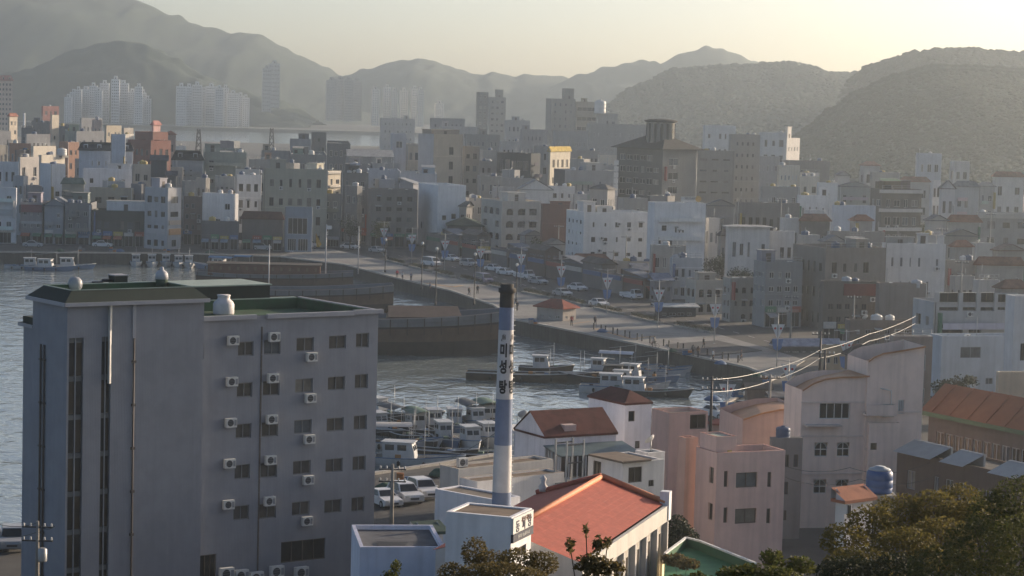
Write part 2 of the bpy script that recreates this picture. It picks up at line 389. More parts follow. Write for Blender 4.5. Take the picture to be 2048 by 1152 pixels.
TANKC = {'y': (.40, .31, .12), 'b': (.08, .115, .19), 'w': (.55, .55, .54), 's': (.40, .41, .43), 'g': (.06, .16, .10)}
_tank = {}
def tank(root, x, y, z, r, h, c):
    key = c
    if key not in _tank:
        mb = MB(); mb.lathe([(.96, 0), (1, .08), (1, .30), (.97, .33), (1, .36), (1, .60), (.97, .63), (1, .66), (1, .86), (.80, .95), (.30, .99), (.28, 1.06), (.02, 1.06)], 14, mat('tank_plastic', TANKC[c], .5, .12))
        _tank[key] = mb.mesh('water_tank')
    return link('water_tank', _tank[key], root, (x, y, z), 0, (r, r, h))
_ac = {}
def ac_mesh():
    if not _ac:
        mb = MB(); w, d, h = .42, .16, .32; W = mat('ac_casing', (.62, .62, .60), .6, .08, 2)
        mb.box(-w, w, -d, d, -h, h, W)
        n = 14; r = .25
        ring = [(r * math.cos(2 * math.pi * i / n) - .1, -d - .004, r * math.sin(2 * math.pi * i / n)) for i in range(n)]
        mb.face(ring, DARKM)
        for i in range(3): mb.box(-.34, .14, -d - .02, -d - .006, -.14 + i * .13, -.125 + i * .13, FR_G)
        mb.box(.2, .38, -d - .02, -d - .004, -.2, .2, FR_G)
        mb.box(-w, w, -d * .9, d, -h - .05, -h - .01, FR_G)
        _ac['m'] = mb.mesh('air_conditioner')
    return _ac['m']
def hut(root, x0, x1, y0, y1, z0, h, c, rc=(.2, .2, .2), door=True):
    mb = MB(); m_ = wallm(c); mb.box(x0, x1, y0, y1, z0 - .05, z0 + h, m_, skip='t')
    mb.box(x0 - .15, x1 + .15, y0 - .15, y1 + .15, z0 + h, z0 + h + .18, m_, top=roofm(rc))
    o = mb.build('roof_hut', root)
    if door and x1 - x0 > 1.4:
        m2 = MB(); xm = (x0 + x1) / 2; m2.box(xm - .45, xm + .45, y0 - .03, y0 - .003, z0, z0 + min(2.0, h - .3), FR_D); m2.build('door', root)
    return o
def aerial(root, x, y, z, h):
    mb = MB(); mb.tube([(x, y, z), (x, y, z + h)], .035, 5, METAL)
    for k in range(4): mb.beam((x - .4 + k * .06, y, z + h - .25 - k * .2), (x + .4 - k * .06, y, z + h - .25 - k * .2), .02, .02, METAL)
    mb.build('aerial', root)
_dish = {}
def dish(root, x, y, z):
    if not _dish:
        mb = MB(); mb.lathe([(0.02, 0), (.2, .03), (.35, .1), (.45, .2)], 12, FR_W, cap=False); mb.tube([(0, 0, 0), (0, 0, .35)], .015, 4, METAL)
        _dish['m'] = mb.mesh('satellite_dish')
    mb = MB(); mb.tube([(x, y, z), (x, y, z + .9)], .04, 5, METAL); p = mb.build('dish_pole', root)
    o = link('satellite_dish', _dish['m'], root, (x, y, z + .9)); o.rotation_euler = (R(50), 0, R(200)); return o

class Bld: pass
class Fc:
    """vertical facade plane through O (its lower left corner) running along U; reads photo pixels as (u, z) on it"""
    def __init__(s, O, th=None, U=None):
        s.O = Vector(O); s.U = Vector(U) if U is not None else Vector((math.cos(th), math.sin(th), 0)); s.N = s.U.cross(Vector((0, 0, 1)))
    def pt(s, px, py):
        d = ray(px, py); t = (s.O - CAM).dot(s.N) / d.dot(s.N); return CAM + d * t
    def uv(s, px, py): p = s.pt(px, py) - s.O; return p.dot(s.U), p.z
    def rect(s, r):
        a, b_, c, d = r; mx, my = (a + c) / 2, (b_ + d) / 2
        return (s.uv(a, my)[0], s.uv(c, my)[0], s.uv(mx, d)[1], s.uv(mx, b_)[1])
def bld(name, label, x0, xs, x1, yt, D, th, c, B=None, A=None, ww=.5, wh=.46, style='two', fr=None, gl=None, roof='flat', rc=(.22, .22, .21),
        par=.7, dep=9.0, zb=0.0, z0w=0.0, huts=(), tanks=(), acs=0, clutter=1, seed=None, trim=None, shop=None, signs=(), bands=None,
        rh=2.2, cA=None, drop=.08, jit=.35, mx=.06, topw=.4, group=None, cat='building', rec=.14, opsB=None, opsA=None, pxB=None, pxA=None, stA=None, over=.35, wA=None):
    """box building with two faces turned to us: near vertical edge at photo column xs, face B to x1, face A to x0"""
    seed = seed if seed is not None else int(x0 * 7 + x1 * 13 + yt * 3)
    rnd = random.Random(seed)
    if 40 <= th <= 53 and D > 480: th += 9
    top = AT(xs, yt, D); X = top.x; h = top.z - zb; t = R(th); cs, sn = math.cos(t), math.sin(t)
    d1 = ray(x1, yt); k1 = d1.x / d1.y; wB = (k1 * D - X) / (cs - k1 * sn)
    if wA is None:
        if xs - x0 > 1.5 and sn > .03:
            d0 = ray(x0, yt); k0 = d0.x / d0.y; wA = (X - k0 * D) / (sn + k0 * cs)
        else: wA = dep
    wA = min(max(wA, .7), 40.0); wB = min(max(wB, .8), 60.0)
    root = thing(name, label, cat, (X, D, zb), t, group)
    b = Bld(); b.root = root; b.wA = wA; b.wB = wB; b.h = h; b.rnd = rnd; b.D = D
    fr = fr or rnd.choice([FR_W, FR_G, FR_D]); gl = gl or rnd.choice([GLASS, GLASS, GLASS_B])
    b.FB = Fc((X, D, zb), t); b.FA = Fc((X - sn * wA, D + cs * wA, zb), U=(sn, -cs, 0))
    if pxB is not None: opsB = [b.FB.rect(r) for r in pxB]
    if pxA is not None: opsA = [b.FA.rect(r) for r in pxA]
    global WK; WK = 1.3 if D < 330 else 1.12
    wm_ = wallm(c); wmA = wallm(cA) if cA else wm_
    hw = h if roof in ('flat',) else h
    sh = shop and shop.get('h', 3.0) or 0.0
    oB = list(opsB) if opsB is not None else (grid(wB, hw - par * .6, B[0], B[1], ww, wh, max(z0w, sh), mx, jit, rnd, drop, topw) if B else [])
    oA = list(opsA) if opsA is not None else (grid(wA, hw - par * .6, A[0], A[1], ww, wh, max(z0w, sh), mx, jit, rnd, drop, topw) if A else [])
    rec_ = rec
    mb = MB()
    shops = []
    if shop:
        n = shop.get('n', max(1, int(wB / 4))); sw = wB / n
        for i in range(n): shops.append((i * sw + .25, (i + 1) * sw - .25, .05, sh - .55))
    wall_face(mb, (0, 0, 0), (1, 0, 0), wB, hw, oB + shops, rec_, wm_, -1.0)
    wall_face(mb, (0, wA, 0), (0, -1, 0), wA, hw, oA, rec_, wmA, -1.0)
    mb.face([(wB, 0, -1), (wB, wA, -1), (wB, wA, hw), (wB, 0, hw)], wm_)
    mb.face([(wB, wA, -1), (0, wA, -1), (0, wA, hw), (wB, wA, hw)], wm_)
    rz = hw
    if roof == 'flat':
        p = .2; rz = hw - par
        for (a, b_) in (((0, 0), (wB, 0)), ((wB, 0), (wB, wA)), ((wB, wA), (0, wA)), ((0, wA), (0, 0))): pass
        i4 = [(p, p), (wB - p, p), (wB - p, wA - p), (p, wA - p)]; o4 = [(0, 0), (wB, 0), (wB, wA), (0, wA)]
        cap = wallm(trim) if trim else wm_
        for i in range(4):
            j = (i + 1) % 4
            mb.face([(*o4[i], hw), (*o4[j], hw), (*i4[j], hw), (*i4[i], hw)], cap)
            mb.face([(*i4[i], hw), (*i4[j], hw), (*i4[j], rz), (*i4[i], rz)], wm_)
    mb.build('wall', root)
    rb = MB(); rm = roofm(rc)
    if roof == 'flat': rb.face([(p, p, rz), (wB - p, p, rz), (wB - p, wA - p, rz), (p, wA - p, rz)], rm)
    else:
        e = over; x_0, x_1, y_0, y_1 = -e, wB + e, -e, wA + e
        zt = hw - .02
        base = [(x_0, y_0, zt), (x_1, y_0, zt), (x_1, y_1, zt), (x_0, y_1, zt)]
        lo = [(a, b_, zt - .18) for a, b_, _ in base]
        for i in range(4): rb.face([lo[i], lo[(i + 1) % 4], base[(i + 1) % 4], base[i]], rm)
        rb.face(list(reversed(lo)), wm_)
        if roof == 'hip':
            q = min(wA, wB) * .48
            if wB >= wA: r0, r1 = (q, wA / 2, hw + rh), (wB - q, wA / 2, hw + rh); F = [(base[0], base[1], r1, r0), (base[2], base[3], r0, r1), (base[1], base[2], r1), (base[3], base[0], r0)]
            else: r0, r1 = (wB / 2, q, hw + rh), (wB / 2, wA - q, hw + rh); F = [(base[1], base[2], r1, r0), (base[3], base[0], r0, r1), (base[0], base[1], r0), (base[2], base[3], r1)]
            for f in F: rb.face(f, rm)
        elif roof == 'gableB':      # gable end on face B (ridge runs back)
            r0, r1 = (wB / 2, y_0, hw + rh), (wB / 2, y_1, hw + rh)
            rb.face((base[1], base[2], r1, r0), rm); rb.face((base[3], base[0], r0, r1), rm)
            rb.face([(0, 0, hw), (wB, 0, hw), (wB / 2, 0, hw + rh * .93)], wm_); rb.face([(wB, wA, hw), (0, wA, hw), (wB / 2, wA, hw + rh * .93)], wm_)
        elif roof == 'gableA':      # eaves on face B
            r0, r1 = (x_0, wA / 2, hw + rh), (x_1, wA / 2, hw + rh)
            rb.face((base[0], base[1], r1, r0), rm); rb.face((base[2], base[3], r0, r1), rm)
            rb.face([(0, wA, hw), (0, 0, hw), (0, wA / 2, hw + rh * .93)], wmA); rb.face([(wB, 0, hw), (wB, wA, hw), (wB, wA / 2, hw + rh * .93)], wm_)
        elif roof == 'shed':
            rb.face((base[0], base[1], (x_1, y_1, hw + rh), (x_0, y_1, hw + rh)), rm)
            rb.face([(0, wA, hw), (0, 0, hw), (0, wA, hw + rh)], wmA); rb.face([(wB, 0, hw), (wB, wA, hw), (wB, wA, hw + rh)], wm_)
            rb.face([(x_1, y_1, zt), (x_0, y_1, zt), (x_0, y_1, hw + rh), (x_1, y_1, hw + rh)], wm_)
        elif roof == 'mansard':
            q = rh * .35
            tp = [(q, q, hw + rh), (wB - q, q, hw + rh), (wB - q, wA - q, hw + rh), (q, wA - q, hw + rh)]
            for i in range(4): rb.face((base[i], base[(i + 1) % 4], tp[(i + 1) % 4], tp[i]), rm)
            rb.face(tp, rm)
            n = max(1, int(wB / 3.2))
            for i in range(n):
                u = wB * (i + .5) / n; d_ = MB(); d_.box(u - .55, u + .55, -.05, .9, hw + .25, hw + rh * .72, wm_); d_.box(u - .35, u + .35, -.09, -.055, hw + .45, hw + rh * .6, GLASS); d_.build('dormer', root)
    rb.build('roof', root); b.rz = rz
    if 300 < D < 720 and h > 5 and wB > 3:
        if rnd.random() < .55:
            mm = MB(); z_ = h * rnd.choice([.33, .5, .66, .75]); bad = any(o[2] - .1 < z_ + .15 and o[3] > z_ - .1 for o in oB)
            if not bad: mm.box(-.06, wB + .06, -.09, -.004, z_, z_ + .18, wallm(tuple(min(.62, v * 1.2) for v in c))); mm.build('string_course', root)
        if rnd.random() < .7: mm = MB(); u_ = rnd.choice([.02, .97]) * wB; mm.tube([(u_, -.08, -.5), (u_, -.08, h)], .05, 5, rnd.choice([FR_W, FR_D, METAL])); mm.build('drainpipe', root)
        if oB and D < 640:
            for o_ in oB:
                if rnd.random() < .16 and o_[3] - o_[2] < 3: link('air_conditioner', ac_mesh(), root, ((o_[0] + o_[1]) / 2, -.2, o_[2] - .42), 0)
                elif rnd.random() < .10: mm = MB(); mm.face([(o_[0] - .2, -.01, o_[3] + .25), (o_[0] - .2, -.7, o_[3] + .02), (o_[1] + .2, -.7, o_[3] + .02), (o_[1] + .2, -.01, o_[3] + .25)], METAL); mm.face([(o_[0] - .2, -.01, o_[3] + .21), (o_[1] + .2, -.01, o_[3] + .21), (o_[1] + .2, -.7, o_[3] - .02), (o_[0] - .2, -.7, o_[3] - .02)], METAL); mm.build('window_hood', root)
        if h > 7 and rnd.random() < .34 and D < 640:
            hs_ = rnd.uniform(2.2, 4.5); u_ = rnd.choice([.06, .93]) * wB; z_ = rnd.uniform(3.2, max(3.3, h - hs_ - .5)); cc = rnd.choice([(.28, .07, .06), (.09, .13, .26), (.42, .41, .38), (.36, .27, .09), (.07, .17, .11), (.45, .45, .45)])
            mm = MB(); mm.box(u_ - .14, u_ + .14, -.95, -.1, z_, z_ + hs_, mat('shop_sign', cc, .6, .1, 1.5)); mm.build('hanging_sign', root)
        if h > 7 and not bands and oB and rnd.random() < .22 and D < 660:
            n_ = max(2, int(h / 3.1)); bc_ = tuple(min(.6, v * rnd.uniform(.8, 1.3)) for v in c)
            for i_ in range(1, n_):
                z_ = h * i_ / n_; mm = MB(); xa, xb = wB * .08, wB * rnd.choice([.5, .92]); mm.box(xa, xb, -1.0, -.004, z_ - .1, z_, wallm(bc_)); mm.box(xa, xb, -1.0, -.92, z_, z_ + .75, wallm(bc_)); mm.build('balcony', root)
        if roof == 'flat' and clutter:
            clutter += 2
            if rnd.random() < .5 and wB > 6 and wA > 5:
                w_ = wB * rnd.uniform(.25, .45); x_ = rnd.uniform(.4, wB - w_ - .4); y_ = wA * rnd.uniform(.1, .3); hh_ = rnd.uniform(1.8, 2.6)
                mm = MB(); cc = rnd.choice([(.12, .17, .25), (.30, .31, .33), (.26, .10, .07), (.10, .17, .12), (.40, .38, .34)]); rm2 = roofm(cc)
                mm.face([(x_ - .2, y_ - .2, rz + hh_), (x_ + w_ + .2, y_ - .2, rz + hh_), (x_ + w_ + .2, y_ + 2.4, rz + hh_ + .5), (x_ - .2, y_ + 2.4, rz + hh_ + .5)], rm2); mm.box(x_, x_ + w_, y_, y_ + 2.2, rz - .02, rz + hh_ - .06, wallm(tuple(min(.6, v * rnd.uniform(.7, 1.2)) for v in c))); mm.build('roof_shed', root)
                mm = MB(); mm.box(x_ + .3, x_ + w_ * .45, y_ - .03, y_ - .004, rz + .7, rz + 1.6, GLASS); mm.build('shed_window', root)
    if oB: place_windows(root, 'B', wB, oB, rec_, style, fr, gl)
    if oA: place_windows(root, 'A', wA, oA, rec_, stA or style, fr, gl)
    for s_ in shops:
        me = win_mesh(s_[1] - s_[0], s_[3] - s_[2], 'four' if s_[1] - s_[0] > 2.5 else 'two', FR_G, GLASS)
        link('shop_front', me, root, ((s_[0] + s_[1]) / 2, rec_ - .04, (s_[2] + s_[3]) / 2), 0)
    if shop:
        cols = shop.get('c', [(.30, .08, .06), (.10, .16, .30), (.45, .44, .42), (.08, .20, .12), (.42, .33, .10)])
        for s_ in shops:
            if rnd.random() < .85:
                mm = MB(); cc = rnd.choice(cols); mm.box(s_[0] - .1, s_[1] + .1, -.22, -.004, sh - .55, sh + rnd.uniform(.1, .45), mat('shop_sign', cc, .6, .1, 1.5))
                k = rnd.randint(3, 5); w_ = (s_[1] - s_[0]) * .7 / k
                for i in range(k):
                    xx = s_[0] + (s_[1] - s_[0]) * .15 + i * w_; lm = mat('sign_marks', (.6, .58, .52), .6, .1)
                    mm.box(xx, xx + w_ * .68, -.235, -.222, sh - .40, sh - .34, lm); mm.box(xx + w_ * .2, xx + w_ * .32, -.236, -.223, sh - .40, sh - .05, lm); mm.box(xx, xx + w_ * .6, -.237, -.224, sh - .2, sh - .15, lm)
                mm.build('sign_board', root)
            if rnd.random() < shop.get('awn', .5):
                mm = MB(); cc = rnd.choice([(.16, .22, .30), (.30, .30, .31), (.34, .12, .08), (.10, .2, .14)]); z_ = sh - .6; e = rnd.uniform(1.0, 1.6)
                am = mat('awning_canvas', cc, .8, .15, 1)
                mm.face([(s_[0], -.02, z_), (s_[0], -e, z_ - .45), (s_[1], -e, z_ - .45), (s_[1], -.02, z_)], am); mm.face([(s_[0], -e, z_ - .45), (s_[0], -e, z_ - .7), (s_[1], -e, z_ - .7), (s_[1], -e, z_ - .45)], am)
                mm.face([(s_[0], -.02, z_ - .06), (s_[1], -.02, z_ - .06), (s_[1], -e, z_ - .5), (s_[0], -e, z_ - .5)], am)
                mm.build('awning', root)
    for (face, u0, u1, za, zb_, cc) in signs:      # fractions of width, metres of height
        mm = MB(); sm_ = mat('sign_panel', cc, .6, .1, 1.5)
        if face == 'B': mm.box(u0 * wB, u1 * wB, -.2, -.004, za, zb_, sm_)
        else: mm.box(-.2, -.004, (1 - u1) * wA, (1 - u0) * wA, za, zb_, sm_)
        mm.build('sign_board', root)
    if bands:                                       # projecting floor bands / balconies
        n, bc, pr, bh = bands
        for i in range(1, n + 1):
            z = h * i / (n + .0) if n > 1 else h
            mm = MB(); mm.box(-pr, wB + .05, -pr, -.003, z - bh - .15, z - .15, wallm(bc)); mm.build('balcony', root)
    for hx in huts: hut(root, hx[0] * wB, hx[1] * wB, hx[2] * wA, hx[3] * wA, rz, hx[4], hx[5] if len(hx) > 5 else c)
    for (fx, fy, r_, hh, cc) in tanks:
        tk = tank(root, fx * wB, fy * wA, rz + .5, r_, hh, cc)
        mm = MB(); mm.box(fx * wB - r_, fx * wB + r_, fy * wA - r_, fy * wA + r_, rz - .01, rz + .5, CONC); mm.build('tank_base', root)
    if roof == 'flat' and clutter:
        if not huts and wB > 4.5 and wA > 4 and rnd.random() < .75:
            w_ = rnd.uniform(2.2, 3.4); x_ = rnd.uniform(.1, max(.15, wB - w_ - .6)); y_ = rnd.uniform(wA * .35, wA * .6)
            hut(root, x_, x_ + w_, y_, min(wA - .4, y_ + w_), rz, rnd.uniform(2.1, 2.8), tuple(min(.7, v * rnd.uniform(.85, 1.15)) for v in c))
        for _ in range(clutter):
            q = rnd.random(); x_ = rnd.uniform(.8, max(.9, wB - .8)); y_ = rnd.uniform(.7, max(.8, wA * .5))
            if q < .26: tank(root, x_, y_, rz, rnd.uniform(.55, .8), rnd.uniform(1.1, 1.6), rnd.choice('ybbws'))
            elif q < .6:
                a_ = link('air_conditioner', ac_mesh(), root, (x_, y_, rz + .42), rnd.choice([0, 0, .3, 1.57]))
            elif q < .8: aerial(root, x_, y_, rz, rnd.uniform(1.8, 3.2))
            elif q < .9: dish(root, x_, y_, rz)
            else:
                mm = MB()
                for i in range(5): mm.tube([(p_ := (.15 + (wB - .3) * i / 4), .12, hw), (p_, .12, hw + .8)], .03, 4, METAL)
                mm.beam((.15, .12, hw + .8), (wB - .15, .12, hw + .8), .05, .05, METAL); mm.beam((.15, .12, hw + .4), (wB - .15, .12, hw + .4), .04, .04, METAL)
                mm.build('railing', root)
    for _ in range(acs):
        u = rnd.uniform(.1, .9) * wB; z = rnd.uniform(.3, .85) * h; link('air_conditioner', ac_mesh(), root, (u, -.2, z), 0)
    return b

WHT = (.60, .60, .59); WH2 = (.52, .53, .55); CRM = (.52, .46, .36); GRY = (.31, .31, .32); DGR = (.16, .165, .17); BEI = (.38, .345, .275); TAN = (.44, .36, .26); BRK = (.26, .115, .075)
BLU = (.36, .40, .46); ORG = (.46, .22, .12); BRN = (.22, .165, .13); GRN = (.26, .29, .25); PNK = (.46, .33, .28)
# ---------------------------------------------------------------- the town across the basin, left waterfront row
S = dict
bld('shop_house', 'pale grey shop house with white corner pillar at the left end of the waterfront', -40, -38, 33, 374, 519, 3, WH2, B=(3, 3), shop=S(n=2), signs=[('B', .30, .92, 6.2, 7.6, (.42, .44, .46)), ('B', .86, 1.0, .2, 12.4, (.55, .56, .58))], seed=1)
bld('shop_house', 'low grey shop with maroon upper sign band and thin drainpipe', 40, 41, 86, 404, 521, 2, (.25, .25, .27), B=(3, 2), shop=S(n=2, awn=1), signs=[('B', .04, .96, 7.0, 8.7, (.20, .10, .11)), ('B', .04, .96, 4.4, 5.0, (.38, .40, .42))], seed=2)
bld('shop_house', 'narrow blue grey shop house with pitched roof on the waterfront', 88, 89, 128, 410, 520, 2, (.25, .28, .33), B=(2, 2), roof='gableB', rh=1.6, rc=(.16, .18, .21), shop=S(n=2, awn=1), seed=3)
bld('shop_house', 'flat dark grey shop house beside the narrow gabled one', 129, 130, 182, 405, 520, 2, (.17, .175, .19), B=(3, 2), shop=S(n=2, awn=1), signs=[('B', .93, 1.0, .2, 9, (.5, .5, .5))], seed=4)
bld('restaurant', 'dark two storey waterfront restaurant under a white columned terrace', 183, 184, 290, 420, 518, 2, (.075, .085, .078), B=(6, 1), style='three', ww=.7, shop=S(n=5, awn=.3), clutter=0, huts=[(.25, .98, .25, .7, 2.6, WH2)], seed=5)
bld('corner_building', 'four storey corner building with sunlit tan side and shop signs', 290, 336, 363, 376, 513, 58, (.36, .37, .40), A=(3, 4), B=(1, 4), cA=(.36, .37, .40), ww=.6, signs=[('B', .1, .95, 3.2, 4.6, (.50, .30, .16)), ('B', .1, .95, 5.4, 6.4, (.42, .36, .30)), ('A', .1, .9, 3.4, 4.5, (.40, .40, .42))], clutter=2, seed=6)
bld('shop_house', 'dim brown narrow houses in the gap right of the corner building', 364, 366, 407, 392, 531, 4, (.15, .12, .11), B=(3, 3), shop=S(n=2), seed=7)
bld('white_house', 'white box house with sunlit right edge above the waterfront shops', 405, 468, 477, 388, 527, 62, WHT, A=(3, 3), B=(1, 3), drop=.3, clutter=2, seed=8)
bld('shop_row', 'low dark shops with lit windows below the white box house', 400, 402, 478, 441, 517, 2, (.13, .13, .14), shop=S(n=4, awn=.6), clutter=1, seed=9)
bld('white_house', 'pale plastered house beside the beige six bay block', 470, 472, 523, 349, 541, 4, WH2, B=(3, 4), seed=10)
bld('shop_row', 'small shop with hipped dark red roof by the left quay', 482, 484, 566, 436, 519, 2, (.15, .13, .12), roof='hip', rc=(.11, .055, .045), rh=1.6, shop=S(n=4), seed=11)
bld('office_block', 'beige office block with six columns of dark windows', 522, 527, 655, 336, 531, 6, (.36, .345, .26), B=(6, 4), ww=.42, wh=.45, fr=FR_D, huts=[(.1, .35, .3, .7, 2.6, (.36, .34, .27))], trim=(.3, .29, .24), seed=12, signs=[('B', .36, .60, 6.3, 7.8, (.07, .14, .10)), ('B', .62, .69, 6.0, 7.7, (.5, .5, .48))])
bld('balcony_building', 'narrow sunlit building with stacked balconies behind the beige block', 655, 656, 683, 342, 562, 50, CRM, B=(2, 5), bands=(5, (.5, .47, .42), .5, .5), seed=13)
bld('shop_building', 'dark glass shop building in a blue grey portal frame', 568, 570, 625, 413, 516, 2, (.24, .28, .34), opsB=[(.7, 5.0, 4.0, 7.6), (.7, 2.6, .3, 3.0), (3.0, 5.2, .3, 3.0)], style='four', clutter=0, seed=14)
bld('dark_building', 'dim grey block right of the blue framed shop', 625, 627, 682, 386, 536, 4, (.17, .18, .18), B=(3, 3), shop=S(n=2), seed=15)
bld('dark_building', 'tall charcoal block left of the pale terrace houses', 682, 684, 737, 345, 556, 6, (.16, .165, .165), B=(3, 4), shop=S(n=2), seed=16)
bld('brown_building', 'grey brown four storey block facing the plaza', 735, 742, 836, 378, 541, 10, (.215, .19, .17), B=(4, 4), ww=.5, shop=S(n=4, awn=.7), seed=17)
bld('terrace_house', 'pale bluish terrace house behind the brown block', 734, 737, 800, 340, 585, 5, BLU, B=(3, 4), clutter=3, seed=18)
bld('terrace_house', 'long pale blue house with rooftop sheds behind the brown block', 798, 801, 874, 346, 575, 4, (.38, .41, .46), B=(4, 4), clutter=3, seed=19)
bld('white_building', 'plain white building with two small square windows near the plaza', 837, 876, 932, 370, 541, 22, (.58, .60, .62), opsB=[(1.2, 2.2, 6.6, 7.7), (3.5, 4.6, 6.9, 8.1)], opsA=[(2.2, 3.0, 4.0, 5.6)], style='one', fr=FR_D, clutter=0, seed=20)
bld('restaurant', 'low shop with dark green canopy roof beside the white building', 893, 896, 966, 450, 533, 3, (.16, .15, .14), roof='hip', rc=(.035, .06, .05), rh=1.6, shop=S(n=4), seed=21)
bld('arcade_building', 'cream four storey building with arched windows on the plaza street', 963, 1004, 1083, 402, 526, 22, (.46, .42, .36), A=(3, 4), B=(3, 4), stA='arch', style='arch', ww=.62, wh=.52, fr=FR_D, jit=.1, clutter=3, huts=[(.3, .75, .3, .7, 2.3, (.46, .43, .38))], seed=22)
bld('brick_building', 'windowless red brick wall between the cream and white buildings', 1082, 1085, 1142, 408, 507, 6, (.20, .095, .07), huts=[(.3, 1.0, .5, .9, 1.2, BRK)], clutter=0, seed=23)
wb = bld('white_building', 'big white four storey building with glazed left street front', 1133, 1168, 1302, 424, 488, 20, (.60, .595, .575), B=(5, 3), opsA=None, A=(4, 4), ww=.34, wh=.34, z0w=1.8, clutter=0, stA='two', fr=FR_D, jit=.55, drop=.03, acs=3, seed=24,
    huts=[(.08, .26, .35, .7, 2.6, (.52, .51, .5)), (.30, .52, .4, .75, 1.6, (.55, .54, .52))])
bld('white_building', 'white building with blank right wall and roof sign with orange disc', 1296, 1310, 1412, 405, 474, 12, (.60, .60, .60), opsB=[(1.0, 1.5, 6.6, 8.0), (2.6, 3.9, 5.5, 8.0), (1.6, 2.6, 9.3, 10.4), (4.4, 4.75, 9.0, 10), (5.2, 5.5, 9, 9.4), (5.9, 6.3, 9, 9.5)], opsA=[], clutter=0, fr=FR_D, seed=25, trim=(.5, .5, .5))

# ---------------------------------------------------------------- left side, second rows and beyond
bld('white_house', 'white house with slate roof edge behind the left waterfront pillar', -40, -36, 37, 322, 583, 6, WH2, B=(5, 3), drop=.3, seed=30)
bld('house', 'grey cream house with sunlit gable behind the white left house', 37, 40, 78, 314, 602, 48, (.46, .42, .38), B=(3, 3), clutter=2, seed=31)
bld('tall_house', 'tall white house with blank wall above the gabled shop', 80, 102, 131, 328, 552, 34, (.54, .55, .57), opsB=[(1.2, 2.2, 9.2, 10.3), (1.4, 2.0, 4.8, 5.4)], opsA=[(1.4, 2.1, 10.2, 11.1)], clutter=2, seed=32, fr=FR_D)
bld('villa', 'beige villa with green hipped roof above the dark shop', 119, 124, 168, 366, 543, 6, (.36, .335, .26), B=(2, 3), roof='hip', rc=(.15, .18, .15), rh=1.3, seed=33)
bld('white_house', 'long white house with three windows above the columned terrace', 164, 167, 263, 336, 561, 5, (.53, .55, .59), B=(4, 4), ww=.3, wh=.3, clutter=3, huts=[(.5, .98, .3, .7, 1.8, WH2)], drop=.25, seed=34)
bld('low_house', 'low beige wall with dark flat canopy above the restaurant', 176, 179, 266, 374, 541, 3, (.35, .31, .23), B=(3, 3), trim=(.1, .12, .11), clutter=2, seed=35)
bld('house', 'narrow tan house left of the dark sloping wall', 262, 265, 302, 328, 557, 5, (.40, .365, .31), B=(2, 4), seed=36)
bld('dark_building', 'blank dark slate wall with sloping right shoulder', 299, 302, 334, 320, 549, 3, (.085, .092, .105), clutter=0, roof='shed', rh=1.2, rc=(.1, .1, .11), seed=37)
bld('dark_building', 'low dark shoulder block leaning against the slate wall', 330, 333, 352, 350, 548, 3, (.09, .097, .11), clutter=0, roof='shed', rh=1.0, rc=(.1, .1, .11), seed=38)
bld('house', 'small tan house right of the dark sloping wall', 338, 341, 366, 334, 556, 5, (.42, .37, .31), B=(2, 4), seed=39)
bld('mansard_house', 'blue grey house with black mansard roof and round dormers', 341, 345, 406, 318, 572, 5, (.25, .275, .31), B=(4, 4), roof='mansard', rc=(.04, .045, .05), rh=2.2, ww=.35, seed=40)
bld('office_block', 'grey green stepped block with rooftop cage frame', 405, 409, 493, 303, 577, 8, GRN, B=(4, 5), drop=.35, huts=[(.02, .38, .25, .6, 2.3, GRN)], clutter=3, seed=41)
bld('house', 'pale two window house right of the grey green block', 468, 471, 520, 338, 566, 5, (.45, .44, .42), B=(3, 4), seed=42)
big = bld('hotel', 'long blue white hotel with black dormer roof and stair tower', 155, 158, 266, 299, 603, 7, (.42, .46, .53), B=(7, 4), ww=.3, wh=.3, roof='mansard', rc=(.05, .055, .065), rh=2.0, drop=.2, seed=43)
bld('tower_house', 'blue white stair tower rising beside the black dormer roof', 219, 222, 251, 268, 600, 6, (.44, .48, .55), opsB=[(1.6, 2.3, 9, 9.9), (1.6, 2.3, 6, 6.9)], clutter=0, seed=44)
bld('house', 'cream house with sunlit wall at the left edge of the hillside', 62, 66, 112, 292, 642, 50, (.52, .46, .37), B=(3, 4), drop=.4, clutter=2, seed=45)
bld('house', 'cream terraced house with round white water tank', 77, 82, 130, 310, 613, 50, (.54, .48, .38), B=(4, 3), drop=.35, clutter=1, tanks=[(.9, .3, 1.3, 1.9, 'w')], seed=46)
bld('brick_house', 'orange brick house with sunlit side behind the cream houses', 118, 136, 158, 284, 655, 55, (.36, .185, .115), B=(2, 5), A=(2, 5), seed=47)
bld('church', 'red brick church block with flat stepped parapet', 256, 302, 342, 281, 690, 55, (.24, .085, .06), B=(3, 4), A=(4, 4), trim=(.4, .2, .16), style='arch', clutter=0, seed=48)
bld('church_tower', 'red church tower with pink arched cupola', 270, 306, 336, 264, 700, 55, (.24, .095, .07), B=(3, 5), style='arch', clutter=0, huts=[], seed=49)
bld('belfry', 'small pink belfry with tall arched openings', 303, 307, 321, 249, 705, 50, (.55, .30, .27), B=(2, 6), style='arch', ww=.6, wh=.5, roof='hip', rh=1.2, rc=(.4, .2, .18), clutter=0, jit=0, drop=0, seed=50)
bld('house', 'tan flat roofed house left of the red church', 209, 213, 243, 251, 768, 46, (.50, .42, .30), B=(4, 6), seed=51, clutter=0)
bld('house', 'small cream house with arched attic window by the red church', 244, 248, 267, 256, 745, 46, (.46, .40, .33), B=(3, 6), style='arch', seed=52, clutter=0)
bld('house', 'bright cream box house in front of the red church', 248, 251, 268, 268, 695, 48, (.56, .52, .45), B=(2, 5), seed=53, clutter=1)
